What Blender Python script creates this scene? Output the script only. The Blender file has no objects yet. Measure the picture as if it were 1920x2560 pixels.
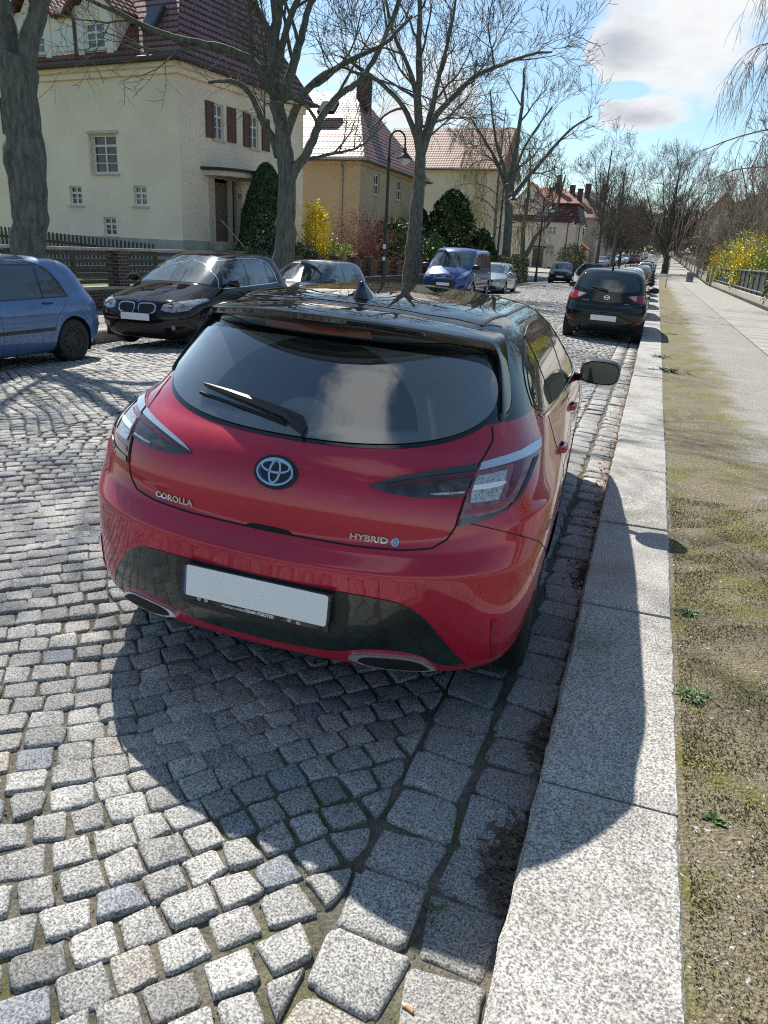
import bpy, bmesh, math, random
import numpy as np
from math import sin, cos, tan, pi, radians, atan2, sqrt, hypot, floor
from mathutils import Vector, Matrix
from mathutils.bvhtree import BVHTree
from mathutils.geometry import delaunay_2d_cdt
random.seed(7); np.random.seed(7)
SC = bpy.context.scene
COL = SC.collection

# ------------------------------------------------------------------ camera
CAM_H, PITCH, ROLL, YAW, FPX = 1.600, radians(19.51), radians(2.90), radians(18.43), 1846.0
cd = bpy.data.cameras.new('camera'); cam = bpy.data.objects.new('camera', cd); COL.objects.link(cam)
_f = Vector((-sin(YAW)*cos(PITCH), cos(YAW)*cos(PITCH), -sin(PITCH)))
_r = Vector((cos(YAW), sin(YAW), 0)); _u = _r.cross(_f)
_r2 = _r*cos(ROLL) + _u*sin(ROLL); _u2 = _u*cos(ROLL) - _r*sin(ROLL)
cam.matrix_world = Matrix(((_r2.x, _u2.x, -_f.x, 0), (_r2.y, _u2.y, -_f.y, 0), (_r2.z, _u2.z, -_f.z, CAM_H), (0, 0, 0, 1)))
cd.sensor_fit = 'VERTICAL'; cd.sensor_height = 32.0; cd.lens = FPX/2560*32.0
cd.clip_start = 0.05; cd.clip_end = 3000
SC.camera = cam

# ------------------------------------------------------------------ sun and sky
SUN_EL, SUN_AZ = radians(47.5), atan2(-0.64, 0.77)          # azimuth from +Y towards +X
sl = bpy.data.lights.new('sun', 'SUN'); so = bpy.data.objects.new('sun', sl); COL.objects.link(so)
sl.energy = 5.0; sl.angle = radians(0.53); sl.color = (1.0, 0.95, 0.87)
sd = Vector((sin(SUN_AZ)*cos(SUN_EL), cos(SUN_AZ)*cos(SUN_EL), sin(SUN_EL)))
so.rotation_euler = sd.to_track_quat('Z', 'Y').to_euler()
so.location = (0, 0, 30)
W = bpy.data.worlds.new('World'); SC.world = W; W.use_nodes = True
nt = W.node_tree; N = nt.nodes; L = nt.links
N.clear()
def wn(t, **k):
    n = N.new(t)
    for a, b in k.items(): setattr(n, a, b)
    return n
out = wn('ShaderNodeOutputWorld'); bg = wn('ShaderNodeBackground'); bg.inputs[1].default_value = 0.11
sky = wn('ShaderNodeTexSky'); sky.sky_type = 'NISHITA'; sky.sun_disc = False
sky.sun_elevation = SUN_EL; sky.sun_rotation = SUN_AZ; sky.air_density = 1.0; sky.dust_density = 0.3; sky.ozone_density = 1.6
tc = wn('ShaderNodeTexCoord')
sep = wn('ShaderNodeSeparateXYZ'); L.new(tc.outputs['Generated'], sep.inputs[0])
def math_(op, a, b=None, c=None, clamp=False):
    m = wn('ShaderNodeMath', operation=op); m.use_clamp = clamp
    for i, v in enumerate((a, b, c)):
        if v is None: continue
        if isinstance(v, (int, float)): m.inputs[i].default_value = v
        else: L.new(v, m.inputs[i])
    return m.outputs[0]
zz = math_('MAXIMUM', sep.outputs[2], 0.0)
den = math_('ADD', zz, 0.22)
px = math_('DIVIDE', sep.outputs[0], den); py = math_('DIVIDE', sep.outputs[1], den)
cmb = wn('ShaderNodeCombineXYZ'); L.new(px, cmb.inputs[0]); L.new(py, cmb.inputs[1])
def wnoise(scale, detail, rough, loc=(0, 0, 0)):
    mp = wn('ShaderNodeMapping'); mp.inputs['Location'].default_value = loc; L.new(cmb.outputs[0], mp.inputs[0])
    n = wn('ShaderNodeTexNoise'); n.inputs['Scale'].default_value = scale; n.inputs['Detail'].default_value = detail
    n.inputs['Roughness'].default_value = rough; L.new(mp.outputs[0], n.inputs['Vector']); return n.outputs['Fac']
n1 = wnoise(1.15, 10, 0.62, (3.1, 1.7, 0)); n2 = wnoise(1.15, 8, 0.6, (3.25, 1.45, 0.3)); n3 = wnoise(5, 8, 0.65, (1, 2, 5))
def blob(d, r, sx=1.0):
    v = wn('ShaderNodeVectorMath', operation='SUBTRACT'); L.new(tc.outputs['Generated'], v.inputs[0]); v.inputs[1].default_value = d
    m = wn('ShaderNodeVectorMath', operation='MULTIPLY'); L.new(v.outputs[0], m.inputs[0]); m.inputs[1].default_value = (1, 1, sx)
    l = wn('ShaderNodeVectorMath', operation='LENGTH'); L.new(m.outputs[0], l.inputs[0])
    return math_('SUBTRACT', 1.0, math_('DIVIDE', l.outputs['Value'], r), clamp=True)
# (direction, radius, flattening, weight): clouds where the photograph has them, and clear patches
CL = [((-0.01, 0.974, 0.235), .15, 1.5, .22), ((0.06, 0.965, 0.27), .15, 1.3, .16), ((-0.08, 0.972, 0.222), .06, 1.3, .26), ((-0.045, 0.987, 0.158), .062, 2.6, .50),
      ((-0.24, 0.96, 0.14), .13, 1.3, .14), ((-0.42, 0.88, 0.20), .30, 1.0, .12), ((-0.165, 0.96, 0.22), .085, .7, -.55), ((-0.07, 0.982, 0.183), .035, 3.0, -.5), ((-0.13, 0.976, 0.169), .045, 1.0, -.7),
      ((0.07, 0.983, 0.16), .05, 1.5, -.3), ((0.02, -0.34, 0.93), .30, 1.0, .46), ((-0.56, -0.38, 0.74), .36, 1.0, -.6), ((.9, 0, .4), .5, 1.0, .1)]
acc = math_('ADD', math_('MULTIPLY', n1, 1.25), math_('MULTIPLY', math_('SUBTRACT', n3, .3), 0.35))
for d, r, sx, w in CL:
    dv = Vector(d).normalized(); acc = math_('ADD', acc, math_('MULTIPLY', blob(dv, r, sx), w))
rampd = wn('ShaderNodeMapRange', interpolation_type='SMOOTHSTEP'); L.new(acc, rampd.inputs[0])
rampd.inputs[1].default_value = 0.775; rampd.inputs[2].default_value = 0.99
shade = wn('ShaderNodeMapRange', interpolation_type='SMOOTHSTEP'); L.new(math_('ADD', math_('MULTIPLY', acc, .42), math_('MULTIPLY', n2, .95)), shade.inputs[0])
shade.inputs[1].default_value = 0.84; shade.inputs[2].default_value = 1.12
ccol = wn('ShaderNodeMixRGB'); ccol.inputs[1].default_value = (5.9, 6.0, 6.1, 1); ccol.inputs[2].default_value = (3.3, 3.55, 4.0, 1); L.new(shade.outputs[0], ccol.inputs[0])
skyb = wn('ShaderNodeMixRGB', blend_type='MULTIPLY'); skyb.inputs[0].default_value = 1; L.new(sky.outputs[0], skyb.inputs[1]); skyb.inputs[2].default_value = (.86, .93, .90, 1)
mixc = wn('ShaderNodeMixRGB'); L.new(rampd.outputs[0], mixc.inputs[0]); L.new(skyb.outputs[0], mixc.inputs[1]); L.new(ccol.outputs[0], mixc.inputs[2])
L.new(mixc.outputs[0], bg.inputs[0]); L.new(bg.outputs[0], out.inputs[0])
vs = SC.view_settings; vs.view_transform = 'Standard'; vs.look = 'None'; vs.gamma = 1; vs.exposure = 0.55
SC.cycles.max_bounces = 6; SC.cycles.diffuse_bounces = 3; SC.cycles.glossy_bounces = 3; SC.cycles.transmission_bounces = 3
SC.cycles.use_denoising = False; SC.cycles.filter_width = 1.15; SC.cycles.caustics_reflective = False; SC.cycles.caustics_refractive = False

# ------------------------------------------------------------------ materials
MATS = {}
def mat(name, c, rough=.6, metal=0., var=0., vs_=6., bump=0., bs=40., coat=0., c2=None, spec=.5, emis=None, stripes=None, speck=None, dist=.01, mossy=None, attr=None, alpha=None, trans=0, det=4, coatr=.03, stretch=None):
    """procedural principled material; var = tonal variation, speck = fine grain (scale, strength), stripes = (axis, period, depth)"""
    if name in MATS: return MATS[name]
    m = bpy.data.materials.new(name); m.use_nodes = True; t = m.node_tree; n = t.nodes; l = t.links
    b = n['Principled BSDF']; MATS[name] = m
    b.inputs['Roughness'].default_value = rough; b.inputs['Metallic'].default_value = metal
    b.inputs['Coat Weight'].default_value = coat; b.inputs['Coat Roughness'].default_value = coatr
    b.inputs['Specular IOR Level'].default_value = spec
    if trans: b.inputs['Transmission Weight'].default_value = trans
    tcn = n.new('ShaderNodeTexCoord'); vec = tcn.outputs['Object']
    if stretch:
        mp_ = n.new('ShaderNodeMapping'); mp_.inputs['Scale'].default_value = stretch; l.new(vec, mp_.inputs[0]); vec = mp_.outputs[0]
    col = None
    def noise(s, d=4, r=.55):
        q = n.new('ShaderNodeTexNoise'); q.inputs['Scale'].default_value = s; q.inputs['Detail'].default_value = d
        q.inputs['Roughness'].default_value = r; l.new(vec, q.inputs['Vector']); return q.outputs['Fac']
    def ramp(f, a, b_):
        q = n.new('ShaderNodeMapRange'); l.new(f, q.inputs[0]); q.inputs[1].default_value = a; q.inputs[2].default_value = b_; return q.outputs[0]
    def mix(f, a, b_, mode='MIX'):
        q = n.new('ShaderNodeMixRGB'); q.blend_type = mode
        for i, v in enumerate((f, a, b_)):
            if isinstance(v, (int, float)): q.inputs[i].default_value = v
            elif isinstance(v, tuple): q.inputs[i].default_value = (*v, 1)[:4]
            else: l.new(v, q.inputs[i])
        return q.outputs[0]
    base = tuple(c)
    col = None
    if c2 is not None or var:
        a = tuple(c2) if c2 is not None else tuple(min(1, x*(1-var)) for x in base)
        bb = base if c2 is not None else tuple(min(1, x*(1+var)) for x in base)
        col = mix(ramp(noise(vs_, det), .35, .65), a, bb)
    if attr:
        an = n.new('ShaderNodeAttribute'); an.attribute_name = attr
        col = mix(1.0, col if col is not None else base, an.outputs['Color'], 'MULTIPLY')
    if mossy:
        col = mix(ramp(noise(mossy[1], 5), mossy[2], mossy[2]+.12), col if col is not None else base, mossy[0])
    bsock = None
    if speck:
        sp = noise(speck[0], 3, .7)
        k = speck[1]
        col = mix(ramp(sp, .38, .62), mix(1.0, col if col is not None else base, (1-k, 1-k, 1-k), 'MULTIPLY'), mix(1.0, col if col is not None else base, (1+k*.7,)*3, 'MULTIPLY'))
    hh = None
    if stripes:
        ax, per, dep = stripes
        sx = n.new('ShaderNodeSeparateXYZ'); l.new(vec, sx.inputs[0])
        mm = n.new('ShaderNodeMath'); mm.operation = 'MULTIPLY'; l.new(sx.outputs[ax], mm.inputs[0]); mm.inputs[1].default_value = 1/per
        fr = n.new('ShaderNodeMath'); fr.operation = 'FRACT'; l.new(mm.outputs[0], fr.inputs[0])
        hh = fr.outputs[0]
        col = mix(ramp(hh, 0.0, .18), tuple(x*.35 for x in base), col if col is not None else base)
    if col is not None: l.new(col, b.inputs['Base Color'])
    else: b.inputs['Base Color'].default_value = (*base, 1)
    if bump or stripes:
        bn = n.new('ShaderNodeBump'); bn.inputs['Strength'].default_value = min(1, max(bump, .5 if stripes else 0)); bn.inputs['Distance'].default_value = dist
        h = noise(bs, 4, .6) if bump else None
        if stripes:
            mu = n.new('ShaderNodeMath'); mu.operation = 'MULTIPLY_ADD'; l.new(hh, mu.inputs[0]); mu.inputs[1].default_value = stripes[2]
            if h is not None: l.new(h, mu.inputs[2])
            h = mu.outputs[0]
        l.new(h, bn.inputs['Height']); l.new(bn.outputs[0], b.inputs['Normal'])
    if emis: b.inputs['Emission Color'].default_value = (*emis[0], 1); b.inputs['Emission Strength'].default_value = emis[1]
    return m

# ------------------------------------------------------------------ mesh helpers
class MB:
    """collects shapes that become ONE mesh object"""
    def __init__(s): s.v = []; s.f = []
    def add(s, vs, fs):
        o = len(s.v); s.v += [tuple(p) for p in vs]; s.f += [tuple(o+i for i in f) for f in fs]; return s
    def box(s, x0, x1, y0, y1, z0, z1, M=None):
        vs = [(x, y, z) for z in (z0, z1) for y in (y0, y1) for x in (x0, x1)]
        if M is not None: vs = [tuple(M @ Vector(p)) for p in vs]
        return s.add(vs, [(0, 2, 3, 1), (4, 5, 7, 6), (0, 1, 5, 4), (2, 6, 7, 3), (0, 4, 6, 2), (1, 3, 7, 5)])
    def bevbox(s, x0, x1, y0, y1, z0, z1, b=.02, M=None):
        """box with chamfered top edges"""
        vs = []
        for z, i in ((z0, 0), (z1-b, 0), (z1, b)):
            vs += [(x0+i, y0+i, z), (x1-i, y0+i, z), (x1-i, y1-i, z), (x0+i, y1-i, z)]
        if M is not None: vs = [tuple(M @ Vector(p)) for p in vs]
        fs = [(3, 2, 1, 0), (8, 9, 10, 11)]
        for k in (0, 4):
            for i in range(4): j = (i+1) % 4; fs.append((k+i, k+j, k+4+j, k+4+i))
        return s.add(vs, fs)
    def tube(s, pts, rad, n=8, cap=True):
        P = [Vector(p) for p in pts]; R = rad if isinstance(rad, (list, tuple)) else [rad]*len(P)
        vs = []; up = None
        for i, p in enumerate(P):
            t = (P[min(i+1, len(P)-1)] - P[max(i-1, 0)]).normalized()
            a = up if up is not None else (Vector((1, 0, 0)) if abs(t.x) < .8 else Vector((0, 1, 0)))
            a = (a - t*a.dot(t)).normalized(); up = a; b = t.cross(a)
            vs += [p + (a*cos(2*pi*k/n) + b*sin(2*pi*k/n))*R[i] for k in range(n)]
        fs = [(i*n+k, i*n+(k+1) % n, (i+1)*n+(k+1) % n, (i+1)*n+k) for i in range(len(P)-1) for k in range(n)]
        if cap: fs += [tuple(range(n))[::-1], tuple((len(P)-1)*n+k for k in range(n))]
        return s.add(vs, fs)
    def lathe(s, prof, c=(0, 0, 0), axis='z', n=32):
        vs = []
        for (r, h) in prof:
            for k in range(n):
                a = 2*pi*k/n
                p = {'z': (r*cos(a), r*sin(a), h), 'x': (h, r*cos(a), r*sin(a)), 'y': (r*cos(a), h, r*sin(a))}[axis]
                vs.append((p[0]+c[0], p[1]+c[1], p[2]+c[2]))
        fs = [(i*n+k, i*n+(k+1) % n, (i+1)*n+(k+1) % n, (i+1)*n+k) for i in range(len(prof)-1) for k in range(n)]
        return s.add(vs, fs)
    def prism(s, poly, z0, z1, M=None):
        n = len(poly); vs = [(x, y, z0) for x, y in poly] + [(x, y, z1) for x, y in poly]
        if M is not None: vs = [tuple(M @ Vector(p)) for p in vs]
        return s.add(vs, [tuple(range(n))[::-1], tuple(range(n, 2*n))] + [(i, (i+1) % n, n+(i+1) % n, n+i) for i in range(n)])
    def build(s, name, m, parent=None, smooth=False, fix=True):
        me = bpy.data.meshes.new(name); me.from_pydata(s.v, [], s.f)
        if fix:
            bm = bmesh.new(); bm.from_mesh(me); bmesh.ops.recalc_face_normals(bm, faces=bm.faces); bm.to_mesh(me); bm.free()
        return link(name, me, m, parent, smooth)
def link(name, me, m, parent=None, smooth=False):
    o = bpy.data.objects.new(name, me); COL.objects.link(o)
    if isinstance(m, (list, tuple)):
        for q in m: me.materials.append(q)
    elif m: me.materials.append(m)
    if smooth: me.polygons.foreach_set('use_smooth', [True]*len(me.polygons))
    if parent is not None: o.parent = parent
    return o
def np_mesh(name, V, F, m, parent=None, smooth=False, k=4):
    me = bpy.data.meshes.new(name); V = np.asarray(V, np.float32); F = np.asarray(F, np.int32)
    me.vertices.add(len(V)); me.vertices.foreach_set('co', V.ravel())
    me.loops.add(F.size); me.loops.foreach_set('vertex_index', F.ravel())
    me.polygons.add(len(F)); me.polygons.foreach_set('loop_start', np.arange(0, F.size, k, dtype=np.int32))
    me.update(calc_edges=True); me.validate()
    return link(name, me, m, parent, smooth)
def tag(o, label=None, cat=None, group=None, kind=None):
    for k, v in (('label', label), ('category', cat), ('group', group), ('kind', kind)):
        if v: o[k] = v
    return o
def thing(name, label, cat, loc=(0, 0, 0), rz=0, group=None):
    o = bpy.data.objects.new(name, None); COL.objects.link(o); o.location = loc; o.rotation_euler = (0, 0, rz)
    o.empty_display_size = .2
    return tag(o, label, cat, group)
def kids(o): return [c for c in COL.objects if c.parent == o]
def dup(root, loc, rz=None, label=None, sc=None, group=None):
    m = {}
    def cp(o, par):
        c = o.copy(); COL.objects.link(c)
        if par is not None: c.parent = par
        for ch in CH.get(o.name, []): cp(ch, c)
        return c
    CH = {}
    for q in COL.objects:
        if q.parent is not None: CH.setdefault(q.parent.name, []).append(q)
    r = cp(root, None); r.location = loc
    if rz is not None: r.rotation_euler = (0, 0, rz)
    if label: r['label'] = label
    if group: r['group'] = group
    if sc: r.scale = sc
    return r
def text_mesh(txt, size, shear=0., extr=.002, bold=0.):
    cu = bpy.data.curves.new('lettering', 'FONT'); cu.body = txt; cu.size = size; cu.extrude = extr; cu.shear = shear; cu.offset = bold
    cu.align_x = 'CENTER'; cu.align_y = 'CENTER'; cu.resolution_u = 3
    ob = bpy.data.objects.new('lettering', cu); COL.objects.link(ob)
    dg = bpy.context.evaluated_depsgraph_get(); me = bpy.data.meshes.new_from_object(ob.evaluated_get(dg))
    bpy.data.objects.remove(ob); bpy.data.curves.remove(cu)
    return me
def gz(y): return 0.018*(y-70) if y > 70 else 0.0
# ------------------------------------------------------------------ shared materials
mat('tyre', (.018, .018, .018), .75, var=.3, vs_=20, bump=.3, bs=80, dist=.003)
mat('rim_dark', (.03, .031, .033), .5, .3)
mat('alloy', (.55, .56, .58), .28, .9)
mat('black', (.006, .006, .006), .7)
mat('gloss_black', (.006, .007, .008), .08, coat=.6)
mat('satin_black', (.018, .019, .019), .42, var=.2, vs_=30)
mat('smoked_black', (.012, .020, .017), .22, coat=.8, var=.5, vs_=3)
mat('chrome', (.78, .79, .8), .07, 1.)
mat('chrome_satin', (.7, .71, .72), .22, .75, coat=.4)
mat('plate_white', (.9, .9, .9), .4)
mat('roof_black', (.010, .011, .012), .5, spec=0, coat=1, coatr=.012)
MATS['roof_black'].node_tree.nodes['Principled BSDF'].inputs['Coat IOR'].default_value = 1.75
mat('paint_red', (.47, .008, .038), .36, .18, spec=.3, coat=1, var=.12, vs_=2.2, coatr=.02)
mat('paint_red_trim', (.34, .007, .022), .36, .3, coat=1)
mat('paint_blue', (.075, .155, .33), .38, .3, coat=.9, var=.15, vs_=3)
mat('paint_van', (.022, .060, .235), .3, .3, coat=1)
mat('paint_darkbrown', (.012, .009, .010), .5, 0, spec=0, coat=.8)
mat('paint_greenblack', (.012, .017, .016), .5, 0, spec=0, coat=1)
mat('paint_black', (.010, .010, .012), .5, 0, spec=0, coat=1)
mat('paint_grey', (.06, .07, .08), .32, .5, coat=1)
mat('paint_silver', (.42, .44, .45), .32, .7, coat=1)
mat('paint_white', (.75, .76, .77), .3, 0, coat=1)
mat('glass', (.012, .015, .015), .03, spec=1., coat=1)
mat('windscreen', (.035, .06, .062), .05, spec=.8, coat=.6, var=.5, vs_=3)
mat('lamp_glass', (.35, .36, .37), .12, .3, coat=1, var=.5, vs_=30)
mat('lamp_red', (.33, .006, .010), .12, coat=1, var=.3, vs_=40)
mat('lamp_red_dark', (.13, .006, .010), .12, coat=1, var=.5, vs_=25)
mat('lamp_smoke', (.045, .038, .040), .10, coat=1, var=.5, vs_=22)
mat('lamp_pink', (.24, .085, .09), .10, coat=1, var=.5, vs_=25)
mat('lamp_clear', (.50, .49, .48), .2, .35, coat=1, var=.5, vs_=120)
mat('emblem_blue', (.02, .12, .42), .2, coat=1)
mat('rubber_grey', (.05, .055, .06), .55)
mat('gap', (.004, .003, .003), .8)
# dusty rear window: clean where the wiper sweeps
def rear_glass_mat():
    m = mat('rear_glass', (.008, .010, .011), .02, spec=1., coat=1); t = m.node_tree; n = t.nodes; l = t.links; b = n['Principled BSDF']; b.inputs['Coat IOR'].default_value = 2.1
    tcn = n.new('ShaderNodeTexCoord'); mp = n.new('ShaderNodeMapping'); l.new(tcn.outputs['Object'], mp.inputs[0])
    mp.inputs['Location'].default_value = (-.03, -.25, -1.0)
    m2 = n.new('ShaderNodeVectorMath'); m2.operation = 'MULTIPLY'; l.new(mp.outputs[0], m2.inputs[0]); m2.inputs[1].default_value = (1, 1.05, 1.1)
    ln = n.new('ShaderNodeVectorMath'); ln.operation = 'LENGTH'; l.new(m2.outputs[0], ln.inputs[0])
    def step(v, a, b_):
        q = n.new('ShaderNodeMapRange'); q.interpolation_type = 'SMOOTHSTEP'; l.new(v, q.inputs[0]); q.inputs[1].default_value = a; q.inputs[2].default_value = b_; return q.outputs[0]
    def mm(op, a, b_):
        q = n.new('ShaderNodeMath'); q.operation = op
        for i, v in enumerate((a, b_)):
            if isinstance(v, (int, float)): q.inputs[i].default_value = v
            else: l.new(v, q.inputs[i])
        return q.outputs[0]
    outer = step(ln.outputs['Value'], .395, .402); inner = mm('SUBTRACT', 1, step(ln.outputs['Value'], .125, .130))
    sx = n.new('ShaderNodeSeparateXYZ'); l.new(tcn.outputs['Object'], sx.inputs[0])
    low = mm('SUBTRACT', 1, step(mm('SUBTRACT', sx.outputs[2], mm('MULTIPLY', sx.outputs[0], .02)), 1.03, 1.045))
    nz = n.new('ShaderNodeTexNoise'); nz.inputs['Scale'].default_value = 5; nz.inputs['Detail'].default_value = 8; l.new(tcn.outputs['Object'], nz.inputs[0])
    ns = n.new('ShaderNodeTexNoise'); ns.inputs['Scale'].default_value = 160; ns.inputs['Detail'].default_value = 3; l.new(tcn.outputs['Object'], ns.inputs[0])
    d = mm('MAXIMUM', mm('MAXIMUM', outer, inner), low)
    d = mm('MULTIPLY', mm('ADD', mm('MULTIPLY', d, .75), .06), mm('ADD', mm('MULTIPLY', nz.outputs[0], .9), mm('MULTIPLY', ns.outputs[0], .7)))
    mx = n.new('ShaderNodeMixRGB'); l.new(d, mx.inputs[0]); mx.inputs[1].default_value = (.008, .011, .012, 1); mx.inputs[2].default_value = (.13, .135, .13, 1)
    l.new(mx.outputs[0], b.inputs['Base Color'])
    rr = mm('ADD', mm('MULTIPLY', d, .12), .02); l.new(rr, b.inputs['Roughness'])
    return m
rear_glass_mat()
mat('tree_bark', (.13, .12, .10), .9, c2=(.065, .06, .05), vs_=7, bump=.8, bs=22, dist=.03, stretch=(1.5, 1.5, .3))
mat('lime_bark', (.19, .195, .165), .9, c2=(.075, .085, .07), vs_=9, bump=1, bs=38, dist=.035, det=10, stretch=(1.6, 1.6, .42))
mat('twig', (.105, .085, .070), .9, var=.3, vs_=2)
mat('twig_pale', (.24, .195, .15), .9, var=.3, vs_=2)
mat('twig_red', (.20, .06, .06), .9, var=.3, vs_=3)
mat('birch_bark', (.30, .28, .25), .85, c2=(.08, .07, .06), vs_=5)
mat('leaf_dark', (.030, .062, .018), .6, var=.5, vs_=3)
mat('leaf_thuja', (.045, .085, .035), .7, var=.45, vs_=6)
mat('leaf_green', (.095, .15, .035), .6, var=.5, vs_=3)
mat('leaf_lime', (.42, .50, .05), .6, var=.3, vs_=4)
mat('leaf_yellow', (.85, .62, .012), .6, var=.25, vs_=4)
mat('leaf_yellowgreen', (.42, .45, .04), .6, var=.3, vs_=3)
mat('leaf_hedge', (.10, .11, .025), .7, var=.4, vs_=5)
mat('bud_yellow', (.24, .19, .07), .7, var=.3, vs_=3)
mat('blossom', (.7, .66, .6), .7, var=.2)
mat('wall_cream', (.90, .76, .60), .9, var=.07, vs_=.7, bump=.5, bs=60, dist=.004)
mat('wall_trim', (.62, .54, .42), .9, var=.1, vs_=3)
mat('wall_plinth', (.42, .40, .35), .9, var=.12, vs_=2)
mat('wall_tan', (.50, .38, .24), .9, var=.07, vs_=1.0)
mat('wall_yellow', (.80, .66, .47), .9, var=.06, vs_=1.0)
mat('wall_beige', (.70, .60, .50), .9, var=.08, vs_=1.0)
mat('wall_brown', (.42, .33, .26), .9, var=.1, vs_=1.0)
mat('window_white', (.72, .72, .70), .5)
mat('pane', (.020, .022, .025), .06, spec=.8, var=.5, vs_=4)
mat('curtain_pane', (.16, .155, .145), .15, spec=.7, var=.35, vs_=14)
mat('red_pane', (.055, .028, .026), .15, spec=.7, var=.4, vs_=5)
mat('shutter_brown', (.15, .075, .055), .7, stripes=(2, .062, .5), var=.15, vs_=8)
mat('door_brown', (.20, .135, .10), .6, var=.2, vs_=10)
mat('canopy_top', (.05, .04, .04), .9, var=.3)
mat('zinc', (.30, .31, .30), .5, .6)
mat('gutter_dark', (.06, .055, .055), .5)
mat('slate', (.11, .12, .14), .7, var=.2)
mat('lamp_post', (.025, .030, .030), .5, var=.2)
mat('lamp_bowl', (.62, .64, .62), .15, spec=.7)
mat('brick', (.075, .045, .04), .85, var=.3, vs_=8)
mat('wood_rail', (.10, .055, .045), .75, var=.25, vs_=12)
mat('wood_grey', (.085, .075, .06), .85, var=.3, vs_=12)
mat('coping', (.36, .34, .30), .9, var=.15, vs_=3)
mat('orange_board', (.45, .29, .12), .8, var=.2)
mat('concrete', (.32, .31, .28), .9, var=.18, vs_=3, bump=.4, bs=30)
mat('iron', (.030, .033, .036), .5)
mat('fence_panel', (.035, .037, .045), .55, var=.2)
mat('sign_white', (.7, .7, .7), .5); mat('sign_blue', (.08, .16, .34), .5); mat('sign_red', (.30, .13, .10), .5)
# ------------------------------------------------------------------ ground, road, kerbs, pavement
mat('cobble', (.345, .34, .325), .75, speck=(160, .74), bump=.55, bs=120, dist=.004, attr='tone', var=.10, vs_=30)
mat('joint', (.17, .155, .12), .95, c2=(.085, .078, .058), vs_=14, bump=.8, bs=60, dist=.01, mossy=((.10, .105, .03), 2.2, .54), speck=(140, .35))
mat('granite', (.40, .385, .35), .75, speck=(140, .72), bump=.6, bs=140, dist=.004, var=.14, vs_=5, mossy=((.29, .27, .22), 1.7, .56), det=8)
mat('verge', (.30, .25, .16), .95, c2=(.20, .17, .10), vs_=6, bump=1, bs=45, dist=.03, mossy=((.20, .185, .055), 1.8, .50), speck=(120, .5))
mat('gravel', (.40, .385, .34), .95, c2=(.30, .285, .24), vs_=2.5, bump=.9, bs=70, dist=.015, speck=(110, .45))
mat('slab', (.34, .325, .29), .9, var=.12, vs_=1.5, bump=.5, bs=50, dist=.006, speck=(150, .2), stripes=(1, .9, .4))
mat('grass_ground', (.085, .105, .03), .95, var=.4, vs_=2, bump=.8, bs=30, dist=.03)
mat('far_ground', (.12, .11, .075), .95, var=.3, vs_=.3)
XR, XL = -.10, -9.35
def camber(x): return .05-(.0105 if x > -3.2 else .0079)*(x+3.2)**2                       # kerb faces
def sheet(name, xa, xb, y0, y1, z, m, step=5, kind='structure', noise=0):
    ys = [y0]
    while ys[-1] < y1: ys.append(min(y1, ys[-1]+step))
    if y0 < 70 < y1: ys = sorted(set(ys+[70]))
    mb = MB()
    for y in ys: mb.v += [(xa, y, z+gz(y)), (xb, y, z+gz(y))]
    mb.f = [(2*i, 2*i+1, 2*i+3, 2*i+2) for i in range(len(ys)-1)]
    o = mb.build(name, m); tag(o, kind=kind)
    if o.data.polygons[0].normal.z < 0: o.data.flip_normals()
    return o
sheet('ground', -400, 400, -150, 900, -.45, MATS['far_ground'], 20)

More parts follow.
